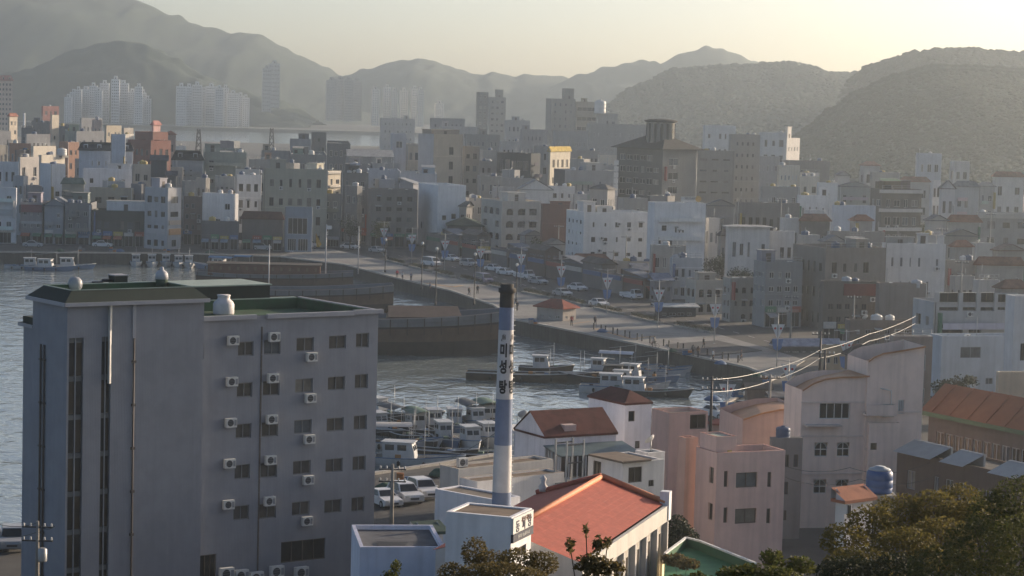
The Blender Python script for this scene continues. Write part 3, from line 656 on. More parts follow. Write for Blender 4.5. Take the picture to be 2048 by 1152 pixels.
bld('tower_house', 'slim tan tower house with two dark windows', 101, 104, 118, 230, 905, 52, (.50, .43, .32), opsB=[(1.2, 2.2, 9, 10.5), (1.2, 2.2, 4.5, 6), (1.2, 2.2, 14, 15.4)], clutter=1, fr=FR_D, style='one', seed=54)
bld('house', 'small cream chimney house with red cap at the far left', 16, 19, 35, 232, 930, 50, (.54, .44, .32), B=(2, 6), roof='hip', rc=(.3, .12, .08), rh=1.2, clutter=0, seed=55)
bld('apartment_block', 'cream apartment block with red roof band at the left edge', -30, -12, 26, 160, 1420, 30, (.46, .37, .31), B=(5, 12), trim=(.3, .12, .1), clutter=2, roof='mansard', rc=(.34, .15, .13), rh=3.0, drop=0, jit=0, seed=56)
bld('house', 'red roofed shed house on the far left slope', 83, 86, 118, 212, 1180, 40, (.36, .13, .10), B=(3, 5), clutter=1, seed=57)
for i, (a, b_, y, D, c, lab) in enumerate([
    (-20, 22, 262, 800, GRY, 'grey far house below the left edge apartment block'), (40, 66, 255, 830, DGR, 'charcoal far house beside the white mast'),
    (50, 100, 268, 760, GRY, 'long grey far roof behind the cream house'), (118, 150, 252, 840, DGR, 'dark far house right of the tan tower'),
    (150, 210, 262, 790, GRY, 'wide grey far house left of the stair tower'), (184, 204, 240, 905, PNK, 'tiny pink far house with white chimney'),
    (-20, 16, 290, 690, BEI, 'beige far house above the white left house'), (16, 62, 286, 680, ORG, 'low orange far house above the grey cream house'),
    (30, 60, 300, 640, BRN, 'brown far shed beside the cream house'), (130, 165, 262, 800, GRN, 'dull green far house behind the orange brick house'),
    (160, 205, 236, 960, GRY, 'dim far terrace under the apartment towers'), (60, 100, 244, 960, DGR, 'dim far terrace left of the tan tower')]):
    bld('far_house', lab, a, a + 3, b_, y, D, 12 if i % 2 else 40, c, B=(max(2, int((b_ - a) / 9)), 3), clutter=2, seed=60 + i, dep=8)

# ---------------------------------------------------------------- centre, second rows and beyond
bld('office_tower', 'tall beige office tower with shaded side coloured grey and rooftop sign', 837, 868, 926, 268, 642, 36, (.40, .345, .265), opsB=[(5.2, 6.6, z, z + 2.2) for z in (3, 7, 11, 15, 19)], cA=(.36, .37, .40), fr=FR_D, clutter=0, huts=[(.02, .98, .2, .8, 1.8, (.30, .26, .21))], seed=80)  # face A is greyed in its colour to stand for shade
bld('office_block', 'dark beige annex right of the tall office tower', 926, 928, 959, 292, 652, 8, (.26, .235, .20), B=(2, 6), seed=81)
bld('house', 'pale blue slab house left of the office tower', 782, 785, 813, 267, 725, 5, (.38, .41, .46), B=(1, 5), drop=.6, clutter=1, seed=82)
bld('house', 'tan house with long balcony left of the office tower', 812, 815, 841, 288, 705, 5, (.40, .34, .27), B=(2, 4), bands=(3, (.35, .31, .26), .3, .4), seed=83)
bld('warehouse', 'dark block standing against the strait', 620, 623, 653, 264, 905, 5, (.12, .125, .13), clutter=0, B=(3, 5), seed=84)
bld('warehouse', 'dark grey block below the strait right of the black one', 652, 655, 701, 286, 770, 5, (.14, .145, .15), B=(4, 4), clutter=1, seed=85)
bld('house', 'stepped grey house against the strait', 577, 580, 622, 277, 800, 5, GRY, B=(4, 4), huts=[(.4, .9, .3, .7, 2.4, DGR)], seed=86)
bld('school', 'long grey roofed hall with a strip of windows', 692, 696, 786, 312, 690, 6, (.28, .285, .29), B=(9, 2), ww=.6, wh=.35, roof='gableA', rc=(.26, .27, .28), rh=1.8, seed=87)
bld('house', 'low grey house with skylight above the pale terrace', 690, 694, 742, 330, 640, 6, (.25, .25, .26), B=(4, 4), seed=88)
bld('house', 'cream house with two bright chimneys above the blue terrace', 742, 745, 800, 326, 640, 7, (.30, .30, .31), B=(4, 4), huts=[(.15, .35, .2, .45, 2.0, (.55, .5, .42))], seed=89)
bld('house', 'dim grey house left of the long hall', 520, 523, 580, 300, 690, 6, (.24, .245, .25), B=(4, 4), clutter=3, huts=[(.05, .3, .2, .6, 2.3, TAN)], seed=90)
bld('house', 'dim grey block with dark windows behind the beige block', 578, 582, 655, 308, 640, 6, (.21, .22, .22), B=(5, 4), clutter=3, seed=91)
bld('house', 'grey terrace behind the beige six bay block', 495, 498, 560, 318, 630, 5, (.27, .28, .29), B=(4, 4), clutter=3, huts=[(.5, .72, .2, .5, 2.4, (.42, .25, .16))], seed=92)
bld('glass_building', 'dark glass building edged by a bright sunlit frame', 994, 1062, 1081, 307, 655, 62, (.06, .07, .08), cA=(.06, .07, .08), A=(5, 4), ww=.8, wh=.7, opsB=[(.9, 6.5, z, z + 2.0) for z in (3.5, 8, 12.2)], style='four', gl=GLASS, clutter=1, trim=(.5, .48, .44), seed=93)
bld('house', 'plain grey house right of the dark glass building', 1066, 1069, 1099, 292, 690, 8, (.28, .285, .29), B=(2, 5), clutter=2, seed=94)
bld('house', 'cream house with bright yellow roof edge', 1097, 1101, 1141, 302, 672, 50, (.50, .44, .33), B=(4, 4), roof='gableA', rc=(.46, .34, .09), rh=1.3, seed=95)
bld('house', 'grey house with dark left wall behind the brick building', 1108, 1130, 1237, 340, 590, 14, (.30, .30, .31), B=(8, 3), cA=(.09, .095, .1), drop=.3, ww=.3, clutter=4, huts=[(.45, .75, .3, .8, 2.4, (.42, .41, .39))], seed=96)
bld('house', 'white gabled house left above the brick building', 1036, 1040, 1105, 378, 560, 8, (.50, .50, .49), B=(4, 4), roof='gableB', rc=(.3, .3, .3), rh=2.4, ww=.3, drop=.4, seed=97)
bld('house', 'white house with arched roof vent behind the brick wall', 1096, 1100, 1150, 372, 575, 8, (.47, .48, .48), B=(3, 5), clutter=2, seed=98)
bld('house', 'pale grey shed house with lit windows right of the office tower', 955, 960, 1005, 352, 590, 8, (.30, .28, .25), B=(5, 4), clutter=3, seed=99)
bld('house', 'grey house below the dark glass building', 1000, 1004, 1066, 356, 600, 8, (.34, .33, .32), B=(4, 4), clutter=3, seed=100)
bld('house', 'small tan house left of the dark glass building', 956, 959, 998, 322, 670, 12, (.30, .29, .28), B=(3, 5), clutter=3, seed=101)
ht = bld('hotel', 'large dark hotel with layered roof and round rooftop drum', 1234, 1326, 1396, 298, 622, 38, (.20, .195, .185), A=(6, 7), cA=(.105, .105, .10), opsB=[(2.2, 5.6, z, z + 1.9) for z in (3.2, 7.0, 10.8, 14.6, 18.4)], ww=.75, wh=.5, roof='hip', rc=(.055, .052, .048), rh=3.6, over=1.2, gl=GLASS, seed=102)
bld('office_block', 'plain grey block joined to the right of the dark hotel', 1388, 1392, 1470, 300, 650, 6, (.25, .245, .235), B=(3, 7), ww=.6, wh=.18, clutter=1, fr=FR_D, seed=103)
bld('apartment_tower', 'tall pale tower with paired small windows right of the hotel', 1458, 1462, 1521, 268, 660, 6, (.32, .295, .265), B=(4, 8), ww=.35, wh=.3, mx=.14, clutter=1, fr=FR_D, drop=0, jit=0, seed=104)
bld('white_building', 'white building with three rows of windows behind the hotel', 1406, 1410, 1472, 250, 830, 6, (.46, .47, .47), B=(5, 5), ww=.4, wh=.35, fr=FR_D, clutter=1, trim=(.35, .2, .18), seed=105)
bld('house', 'pale house behind the tall paired window tower', 1518, 1522, 1574, 264, 790, 6, (.42, .44, .45), B=(3, 5), clutter=1, seed=106)
bld('stair_tower', 'white stepped tower with small slit windows at the hill foot', 1568, 1574, 1600, 276, 752, 46, (.56, .52, .47), B=(4, 5), ww=.3, wh=.3, huts=[(.05, .35, .1, .8, 4.2, (.56, .52, .47))], clutter=0, seed=107)
bld('slab_tower', 'dark slim tower in the hazy centre distance', 953, 956, 977, 184, 1330, 6, (.15, .155, .16), B=(2, 12), clutter=0, seed=108, drop=0)
bld('slab_tower', 'dim stepped tower beside the dark slim one', 976, 979, 1012, 194, 1360, 6, (.22, .225, .23), B=(3, 10), clutter=0, huts=[(.4, .85, .2, .8, 5, (.2, .2, .2))], seed=109)
bld('hospital', 'hazy tall block with corner lift tower in the centre distance', 1092, 1103, 1151, 197, 1110, 14, (.25, .24, .225), B=(4, 10), ww=.3, huts=[(.6, .98, .2, .7, 5.5, (.25, .24, .22))], clutter=0, seed=110)
bld('hospital', 'hazy banded wing right of the corner lift tower', 1150, 1153, 1196, 203, 1125, 6, (.24, .235, .21), B=(1, 7), ww=.95, wh=.4, mx=.02, style='four', clutter=1, seed=111, drop=0, jit=0)
bld('hall', 'hazy hall with round drum on its right end', 1192, 1195, 1236, 226, 1060, 6, (.30, .295, .28), B=(3, 4), clutter=0, tanks=[(.15, .4, 2.6, 6.0, 'w')], seed=112)
bld('long_hall', 'long pale hall with a row of tiny windows in the haze', 1106, 1109, 1176, 262, 905, 5, (.28, .28, .285), B=(13, 3), ww=.55, wh=.25, clutter=0, seed=113, drop=0, jit=0)
bld('long_hall', 'wide grey hall left behind the dark hotel', 1174, 1178, 1296, 247, 955, 5, (.26, .26, .26), B=(12, 4), ww=.3, wh=.25, clutter=1, seed=114)
for i, (a, b_, y, D, c, lab) in enumerate([
    (1010, 1060, 240, 1100, GRY, 'grey far block left of the hospital'), (1040, 1095, 258, 980, (.2, .21, .25), 'bluish far block below the hospital'),
    (930, 1000, 268, 900, (.19, .2, .21), 'dim far block right of the office tower sign'), (880, 955, 252, 1000, GRY, 'grey far terrace above the office tower'),
    (700, 790, 306, 800, DGR, 'dim far roof below the strait'), (1000, 1040, 282, 800, GRY, 'grey far house above the dark glass building'),
    (1140, 1200, 300, 760, (.27, .26, .25), 'grey far house right of the yellow roof'), (1196, 1240, 310, 720, CRM, 'cream far house left of the dark hotel'),
    (760, 830, 236, 1450, GRY, 'pale far terminal at the far end of the strait'), (1510, 1560, 312, 690, GRY, 'grey far house right of the paired window tower'),
    (1555, 1600, 330, 640, CRM, 'cream far house below the white stepped tower'), (860, 930, 236, 1250, (.2, .21, .24), 'dim blue far block at the end of the strait')]):
    bld('far_house', lab, a, a + 3, b_, y, D, 8, c, B=(max(2, int((b_ - a) / 9)), 4), clutter=2, seed=130 + i, dep=9, ww=.4, wh=.35)

# far apartment towers over the strait
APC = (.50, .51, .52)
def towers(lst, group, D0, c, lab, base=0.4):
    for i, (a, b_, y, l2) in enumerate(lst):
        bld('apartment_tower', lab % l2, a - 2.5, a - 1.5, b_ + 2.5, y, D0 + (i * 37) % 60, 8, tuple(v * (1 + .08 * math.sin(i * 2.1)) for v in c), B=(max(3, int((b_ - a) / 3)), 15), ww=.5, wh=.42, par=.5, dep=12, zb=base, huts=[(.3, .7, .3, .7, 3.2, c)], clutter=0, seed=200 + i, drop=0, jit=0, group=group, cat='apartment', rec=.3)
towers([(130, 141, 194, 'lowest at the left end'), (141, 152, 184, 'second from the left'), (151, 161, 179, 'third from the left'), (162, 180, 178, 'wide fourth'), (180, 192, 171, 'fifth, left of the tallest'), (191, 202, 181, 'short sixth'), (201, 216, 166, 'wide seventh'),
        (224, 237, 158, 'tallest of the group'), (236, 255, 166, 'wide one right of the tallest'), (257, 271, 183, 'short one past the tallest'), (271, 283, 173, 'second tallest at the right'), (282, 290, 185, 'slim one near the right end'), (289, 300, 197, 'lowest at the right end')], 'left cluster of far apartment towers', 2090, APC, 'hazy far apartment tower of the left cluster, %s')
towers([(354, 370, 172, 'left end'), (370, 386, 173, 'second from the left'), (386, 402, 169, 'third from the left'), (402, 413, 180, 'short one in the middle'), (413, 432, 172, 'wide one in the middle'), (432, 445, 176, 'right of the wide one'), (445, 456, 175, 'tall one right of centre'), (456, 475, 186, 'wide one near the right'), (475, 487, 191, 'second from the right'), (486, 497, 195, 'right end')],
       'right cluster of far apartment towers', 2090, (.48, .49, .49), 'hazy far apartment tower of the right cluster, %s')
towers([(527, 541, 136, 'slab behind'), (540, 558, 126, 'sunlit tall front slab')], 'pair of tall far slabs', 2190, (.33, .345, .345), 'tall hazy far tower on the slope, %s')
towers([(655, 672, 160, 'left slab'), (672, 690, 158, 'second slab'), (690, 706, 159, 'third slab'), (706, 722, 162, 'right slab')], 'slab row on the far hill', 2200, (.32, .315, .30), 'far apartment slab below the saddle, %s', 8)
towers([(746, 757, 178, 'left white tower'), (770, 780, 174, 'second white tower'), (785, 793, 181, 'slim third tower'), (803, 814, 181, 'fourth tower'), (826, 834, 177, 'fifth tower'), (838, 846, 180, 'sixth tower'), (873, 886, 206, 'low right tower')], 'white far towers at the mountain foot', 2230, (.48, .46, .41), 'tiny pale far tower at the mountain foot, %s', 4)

# ---------------------------------------------------------------- right side: houses on the hill foot and the street behind the plaza
bld('flat_house', 'white house with wide flat roof slab right of the orange disc sign', 1452, 1458, 1540, 452, 432, 10, (.50, .485, .465), B=(5, 2), roof='hip', rh=.25, over=.6, rc=(.42, .41, .40), clutter=0, seed=150)
bld('flat_house', 'white annex house with low roof right of the slab roof house', 1538, 1541, 1590, 462, 437, 10, (.46, .45, .44), B=(3, 2), clutter=2, seed=151)
bld('arcade_house', 'cream street house with arched ground openings opposite the plaza', 1372, 1392, 1448, 560, 392, 20, (.38, .355, .31), A=(2, 2), B=(3, 2), style='arch', stA='arch', ww=.55, wh=.55, huts=[(.2, .8, .3, .7, 1.7, (.36, .34, .3))], clutter=2, fr=FR_D, drop=0, jit=.1, seed=152)
bld('arcade_house', 'cream house with arch and balcony right of the arched street house', 1446, 1462, 1516, 556, 380, 20, (.35, .325, .285), A=(2, 3), B=(3, 3), ww=.5, clutter=2, style='arch', fr=FR_D, seed=153)
bld('grey_building', 'grey blue three storey block with many windows left of the brown one', 1508, 1532, 1606, 524, 372, 18, (.24, .25, .26), A=(3, 3), B=(4, 3), ww=.6, shop=S(n=3), clutter=2, seed=154)
bld('brown_building', 'grey brown three storey building with flat dark roof', 1586, 1652, 1772, 496, 372, 24, (.24, .205, .175), A=(5, 3), B=(5, 3), ww=.45, wh=.42, gl=GLASS_B, clutter=3, rc=(.14, .15, .16), huts=[(.55, .75, .1, .4, 1.9, (.3, .27, .24))], seed=155)
bld('white_building', 'white two storey building with mint roof terrace', 1764, 1770, 1892, 486, 392, 8, (.54, .53, .51), B=(6, 3), ww=.25, wh=.38, rc=(.30, .33, .30), clutter=3, huts=[(.55, .72, .3, .7, 2.3, (.5, .5, .49)), (.86, .98, .2, .5, 2.0, (.52, .5, .48)), (.05, .5, .6, .9, 1.6, (.36, .35, .33))], seed=156)
bld('shop_house', 'dark brown shop house with maroon sign and white emblem', 1640, 1648, 1762, 562, 348, 12, (.15, .125, .108), B=(6, 3), ww=.6, shop=S(n=4), signs=[('B', .35, .98, 7.4, 9.2, (.16, .045, .04))], clutter=2, seed=157)
bld('blank_house', 'plain brown pink wall right of the maroon sign', 1752, 1760, 1856, 566, 346, 10, (.25, .205, .175), clutter=1, B=(3, 2), drop=.8, seed=158)
bld('terrace_building', 'grey white building with wide dark balcony openings and lit railings', 1826, 1868, 2036, 604, 306, 16, (.30, .305, .31), opsB=[(.8, 3.6, 9.2, 11.6), (4.2, 6.2, 9.2, 11.6), (6.8, 8.8, 9.2, 11.6), (9.3, 10.6, 9.3, 11.4), (1.0, 4.4, 5.3, 7.4), (5.2, 7.0, 5.3, 7.4), (2.0, 4.6, 1.2, 3.6)], A=(2, 3), clutter=3, rc=(.2, .2, .18), rec=.5, style='two', fr=FR_D, seed=159)
bld('blue_building', 'pale blue building with small windows below the balcony building', 1860, 1884, 2034, 672, 287, 16, (.34, .375, .41), opsB=[(3.2, 5.0, 1.7, 2.7), (6.2, 7.2, 1.7, 2.5), (2.0, 4.9, -.4, 1.0), (2.6, 5.4, 5.0, 6.4), (8.6, 9.6, 3.4, 5.0)], clutter=2, rc=(.27, .30, .32), style='two', fr=FR_G, seed=160)
bld('white_building', 'tall white building cut by the right picture edge', 2012, 2030, 2140, 592, 268, 16, (.46, .46, .455), opsB=[(1.0, 1.6, 7, 9)], clutter=0, seed=161)
bld('tan_block', 'plain tan block at the right edge above the orange roof', 1994, 1998, 2110, 744, 232, 10, (.37, .315, .24), clutter=0, rc=(.17, .15, .11), B=(2, 2), drop=.9, dep=7, seed=162)
bld('grey_building', 'broad grey building at the right edge with cream roof slab', 1952, 1958, 2130, 424, 540, 8, (.26, .26, .265), B=(5, 3), bands=(1, (.40, .39, .36), .5, 1.2), clutter=2, seed=163)
bld('house', 'white stepped house below the hillside left of the balcony block', 1594, 1597, 1658, 390, 522, 8, (.50, .51, .52), B=(4, 3), huts=[(.7, 1.0, .2, .6, 2.4, WHT)], ww=.3, seed=164)
bld('house', 'white cube house standing above its neighbours on the slope', 1634, 1638, 1676, 365, 570, 8, (.54, .54, .53), B=(3, 4), drop=.5, clutter=1, seed=165)
bld('house', 'bluish white blank house with dark tree at its side', 1664, 1668, 1752, 410, 505, 6, (.44, .47, .53), opsB=[(1.0, 1.6, 6.5, 7.6)], clutter=1, seed=166)
bld('balcony_block', 'dark four storey block with white balcony strips', 1741, 1764, 1844, 378, 528, 18, (.13, .118, .105), B=(4, 4), A=(2, 4), bands=(4, (.44, .43, .41), .6, .75), ww=.7, clutter=1, seed=167)
bld('sign_tower', 'narrow white tower with stacked windows on the hill foot', 1863, 1866, 1882, 360, 517, 8, (.46, .46, .46), B=(2, 5), ww=.6, wh=.5, par=.3, clutter=0, dep=4, seed=168, drop=0)
bld('gable_house', 'white gabled house beside the narrow tower', 1879, 1882, 1910, 376, 512, 8, (.44, .44, .45), B=(2, 3), roof='gableB', rh=1.8, rc=(.22, .21, .2), seed=169)
bld('house', 'pale blue house with arched porch on the right slope', 1906, 1910, 1958, 372, 560, 8, (.36, .38, .40), B=(3, 3), roof='hip', rh=1.3, rc=(.2, .2, .2), seed=170)
bld('villa', 'white villa with red roof line on the right slope', 1894, 1898, 1962, 442, 500, 8, (.33, .31, .28), B=(3, 2), roof='hip', rh=1.4, rc=(.24, .11, .07), seed=171)
for i, (a, b_, y, D, c, lab) in enumerate([
    (1832, 1884, 306, 740, BLU, 'pale blue house high on the wooded slope'), (1985, 2048, 352, 640, (.44, .43, .41), 'white house group high at the right edge'),
    (1596, 1640, 352, 640, CRM, 'cream slope house left of the white cube'), (1676, 1740, 372, 620, (.28, .3, .29), 'grey green roofed house behind the blank house'),
    (1740, 1800, 344, 680, (.30, .29, .27), 'low pale house above the balcony block'), (1800, 1860, 362, 650, (.36, .36, .35), 'pale gable house above the balcony block'),
    (1520, 1600, 372, 560, (.30, .29, .28), 'grey long house behind the tall paired window tower'), (1412, 1470, 410, 520, (.24, .23, .22), 'grey brown house below the plain hotel annex'),
    (1470, 1600, 404, 500, (.22, .20, .18), 'brown roofed house row left of the white stepped house'), (1600, 1660, 440, 470, (.18, .16, .14), 'dark brown house below the white stepped house'),
    (1660, 1770, 462, 440, (.26, .24, .22), 'grey low house in front of the blank house'), (1886, 1956, 470, 470, (.27, .25, .22), 'tan house cluster right of the mint terrace'),
    (1890, 1960, 520, 400, (.28, .25, .22), 'tan low house right of the white mint roofed building'), (1950, 2048, 528, 400, (.33, .31, .28), 'pale stepped house at the right edge'),
    (1560, 1660, 320, 720, (.22, .2, .18), 'brown roofs at the foot of the wooded hill'), (1300, 1372, 490, 430, (.40, .36, .31), 'cream house with yellow roof tank near the white building'),
    (1230, 1312, 522, 440, (.36, .33, .29), 'cream low house with brown tiled roof beside the white building'), (1140, 1220, 520, 470, (.30, .29, .28), 'grey gabled shop house at the plaza street'),
    (1340, 1404, 515, 420, (.40, .41, .43), 'small white cube house behind the arched street house')]):
    bld('slope_house' if y < 420 else 'town_house', lab, a, a + 4, b_, y, D, 10, c, B=(max(2, int((b_ - a) / 16)), 2 if y > 400 else 3), clutter=3, seed=260 + i, dep=8, roof=['flat', 'hip', 'flat', 'gableB'][i % 4] if i not in (15,) else 'flat', rc=[(.22, .22, .22), (.2, .1, .07), (.2, .2, .19), (.14, .14, .15)][i % 4], rh=1.3)

# small infill houses between the larger ones on the right
for i, (a, b_, y, D, c, rf_, rc_, lab) in enumerate([
    (1412, 1440, 436, 480, (.42, .41, .40), 'flat', (.3, .3, .3), 'small pale box house right of the orange disc sign'), (1436, 1462, 470, 452, (.30, .27, .24), 'hip', (.12, .10, .09), 'small brown hip roofed house left of the slab roof house'),
    (1560, 1600, 436, 470, (.44, .43, .42), 'flat', (.2, .2, .2), 'little white house above the annex house'), (1596, 1640, 470, 440, (.40, .385, .37), 'flat', (.3, .28, .25), 'little cream house right of the annex house'),
    (1640, 1690, 482, 428, (.34, .33, .33), 'gableB', (.2, .2, .21), 'little gabled house below the dark brown one'), (1690, 1730, 474, 420, (.44, .42, .40), 'flat', (.25, .25, .24), 'pale flat house left of the mint terrace'),
    (1610, 1650, 420, 500, (.46, .46, .46), 'flat', (.2, .2, .2), 'pale house right under the white stepped house'), (1700, 1745, 440, 470, (.30, .28, .27), 'hip', (.22, .10, .07), 'red hip roofed house under the bluish blank house'),
    (1850, 1895, 440, 480, (.36, .35, .34), 'gableB', (.15, .15, .16), 'grey gabled house under the narrow tower'), (1840, 1880, 470, 450, (.42, .40, .37), 'flat', (.2, .2, .2), 'cream flat house behind the mint terrace'),
    (1900, 1945, 492, 430, (.30, .28, .26), 'hip', (.25, .12, .08), 'red roofed house right of the mint terrace'), (1940, 1990, 486, 450, (.40, .39, .37), 'flat', (.3, .3, .29), 'pale flat house below the broad grey building'),
    (1985, 2048, 500, 430, (.28, .26, .24), 'gableB', (.18, .12, .1), 'brown gabled house at the right edge'), (1900, 1950, 552, 372, (.36, .33, .30), 'flat', (.3, .28, .25), 'tan flat house above the balcony building'),
    (1946, 2000, 560, 352, (.42, .40, .38), 'flat', (.25, .25, .25), 'pale terrace house above the balcony building'), (1990, 2060, 575, 338, (.25, .23, .22), 'hip', (.16, .09, .07), 'dark hip roofed house above the edge building'),
    (1210, 1250, 532, 452, (.30, .28, .26), 'gableB', (.13, .12, .12), 'small gabled shop below the white four storey building'), (1180, 1212, 545, 455, (.36, .35, .34), 'flat', (.2, .2, .2), 'small flat shop below the white four storey building'),
    (1262, 1300, 540, 432, (.26, .25, .25), 'shed', (.16, .18, .22), 'blue sheet roofed workshop opposite the plaza'), (1300, 1345, 560, 415, (.20, .20, .22), 'shed', (.14, .17, .24), 'dark blue roofed workshop left of the arched street house'),
    (1040, 1085, 470, 512, (.34, .33, .32), 'gableB', (.2, .2, .2), 'small gabled shop before the cream arcade building'), (1086, 1132, 488, 498, (.40, .40, .40), 'gableB', (.17, .15, .14), 'small white gabled shop before the brick wall'),
    (1600, 1640, 345, 650, (.42, .42, .41), 'flat', (.2, .2, .2), 'pale far cottage at the foot of the wooded hill'), (1670, 1700, 350, 660, (.40, .40, .40), 'gableB', (.2, .2, .2), 'pale gabled cottage at the foot of the wooded hill'), (1720, 1760, 330, 700, (.36, .36, .36), 'hip', (.2, .12, .1), 'far cottage with red roof on the wooded slope'),
    (1900, 1940, 322, 720, (.40, .40, .40), 'flat', (.2, .2, .2), 'pale far cottage right of the pale blue slope house'), (1950, 1990, 372, 620, (.36, .35, .34), 'hip', (.2, .2, .2), 'grey far cottage above the broad grey building')]):
    bld('small_house', lab, a, a + (b_ - a) * .22, b_, y, D, 20, c, B=(max(2, int((b_ - a) / 14)), 2), A=(1, 2), clutter=2, seed=400 + i, roof=rf_, rc=rc_, rh=1.1, cat='house', zb=0 if D < 600 else 6)

# small infill houses in the left and centre town
for i, (a, b_, y, D, c, rf_, rc_, lab) in enumerate([
    (26, 56, 352, 548, (.34, .35, .37), 'flat', (.2, .2, .2), 'small grey house above the low maroon sign shop'), (52, 84, 372, 540, (.22, .21, .22), 'flat', (.15, .15, .15), 'dim low house above the maroon sign band'), (128, 160, 392, 535, (.25, .24, .22), 'shed', (.12, .13, .12), 'lean-to roof behind the flat dark shop'),
    (205, 250, 362, 548, (.40, .40, .41), 'flat', (.2, .2, .2), 'pale rooftop house above the columned terrace'), (262, 292, 368, 545, (.20, .2, .21), 'flat', (.12, .12, .12), 'dark narrow house left of the four storey corner'), (364, 392, 362, 545, (.28, .27, .26), 'flat', (.18, .18, .18), 'dull house behind the four storey corner'),
    (392, 420, 356, 556, (.34, .34, .33), 'flat', (.2, .2, .2), 'grey cube between the mansard and the white box house'), (430, 470, 352, 552, (.30, .31, .30), 'flat', (.2, .2, .2), 'grey house right above the white box house'), (100, 130, 350, 575, (.40, .38, .35), 'gableB', (.22, .2, .19), 'cream gable behind the tall white house'),
    (500, 540, 346, 585, (.26, .26, .27), 'flat', (.2, .2, .2), 'grey roof house left behind the beige block'), (560, 600, 326, 600, (.30, .29, .28), 'flat', (.2, .2, .2), 'brownish roof house behind the beige block'), (610, 650, 330, 590, (.34, .34, .34), 'flat', (.2, .2, .2), 'pale roof house behind the right end of the beige block'),
    (690, 725, 372, 548, (.22, .22, .22), 'flat', (.15, .15, .15), 'dim house below the charcoal block'), (750, 790, 358, 560, (.34, .36, .40), 'flat', (.2, .2, .22), 'bluish small house below the pale terrace'), (800, 838, 366, 556, (.30, .31, .34), 'shed', (.3, .32, .35), 'blue sheet roofed shed left of the plain white building'),
    (930, 968, 396, 548, (.36, .34, .32), 'flat', (.25, .25, .25), 'cream low house left above the arcade'), (905, 945, 412, 542, (.26, .25, .25), 'gableB', (.14, .14, .14), 'dark gabled house right of the plain white building'), (985, 1030, 374, 560, (.38, .37, .36), 'flat', (.25, .25, .25), 'pale house right above the arcade'),
    (1004, 1040, 340, 625, (.30, .30, .30), 'flat', (.2, .2, .2), 'grey small house under the dark glass building'), (1140, 1175, 388, 545, (.40, .40, .40), 'flat', (.25, .25, .25), 'pale house behind the white four storey roof'), (1180, 1230, 378, 560, (.32, .31, .30), 'hip', (.16, .15, .14), 'grey hipped house left under the dark hotel'),
    (1236, 1296, 396, 520, (.30, .29, .27), 'flat', (.2, .2, .2), 'low house between the white buildings and the hotel'), (1300, 1350, 392, 540, (.24, .23, .22), 'flat', (.2, .2, .2), 'brown low house under the dark hotel'), (960, 992, 300, 720, (.30, .30, .29), 'flat', (.2, .2, .2), 'grey far cube above the lit shed house'),
    (1140, 1180, 318, 660, (.36, .34, .31), 'flat', (.2, .2, .2), 'cream far cube right of the yellow roof edge'), (1190, 1232, 330, 630, (.40, .38, .36), 'flat', (.2, .2, .2), 'pale far cube left of the sign pole'), (150, 182, 318, 640, (.34, .30, .27), 'flat', (.2, .2, .2), 'tan far cube left of the long blue white hotel'),
    (330, 352, 268, 760, (.36, .25, .2), 'hip', (.2, .1, .08), 'red hipped far house right of the church'), (440, 480, 282, 720, (.26, .27, .27), 'flat', (.2, .2, .2), 'grey far cube under the round dark tree'), (352, 372, 292, 650, (.55, .54, .5), 'flat', (.3, .3, .3), 'tiny bright cube above the mansard roof')]):
    bld('small_house', lab, a, a + (b_ - a) * (.2 if i % 2 else .7), b_, y, D, 18 if i % 2 else 58, c, B=(max(1, int((b_ - a) / 13)), 3), A=(2, 3), clutter=2, seed=500 + i, roof=rf_, rc=rc_, rh=1.1, cat='house')
WK = 1.3
# ---------------------------------------------------------------- near hillside below the viewpoint
def hg(x, y):
    z = 34.0 * (1 - (y - 8) / 146.0) - .25
    return max(-.4, min(34.5, z))
mb = MB(); nx, ny = 40, 48
SOIL = mat('slope_soil', (.07, .065, .04), .95, .3, .4, 0, .4, 3, tint=(.05, .06, .03), tintamt=.7)
V = [(-70 + 260 * i / nx, -60 + 225 * j / ny, 0) for j in range(ny + 1) for i in range(nx + 1)]
V = [(x, y, hg(x, y) + .3 * noise.noise(Vector((x * .2, y * .2, 0)))) for x, y, _ in V]
me = bpy.data.meshes.new('hillside'); me.from_pydata(V, [], [(j * (nx + 1) + i, j * (nx + 1) + i + 1, (j + 1) * (nx + 1) + i + 1, (j + 1) * (nx + 1) + i) for j in range(ny) for i in range(nx)])
me.materials.append(SOIL); me.update(); struct(link('hillside', me))

# ---------------------------------------------------------------- writing
def text_mesh(txt, size, material, extrude=.0, cut=0.0, bold=0.0):
    cu = bpy.data.curves.new('txt', 'FONT'); cu.body = txt; cu.size = size; cu.align_x = 'CENTER'; cu.align_y = 'CENTER'; cu.extrude = extrude; cu.offset = bold; cu.resolution_u = 3
    o = bpy.data.objects.new('txt', cu); COL.objects.link(o)
    dg = bpy.context.evaluated_depsgraph_get(); me = bpy.data.meshes.new_from_object(o.evaluated_get(dg))
    bpy.data.objects.remove(o)
    if cut:
        bm = bmesh.new(); bm.from_mesh(me); x = -size * 2
        while x < size * 2:
            bmesh.ops.bisect_plane(bm, geom=bm.verts[:] + bm.edges[:] + bm.faces[:], plane_co=(x, 0, 0), plane_no=(1, 0, 0)); x += cut
        bm.to_mesh(me); bm.free()
    me.materials.clear(); me.materials.append(material); return me

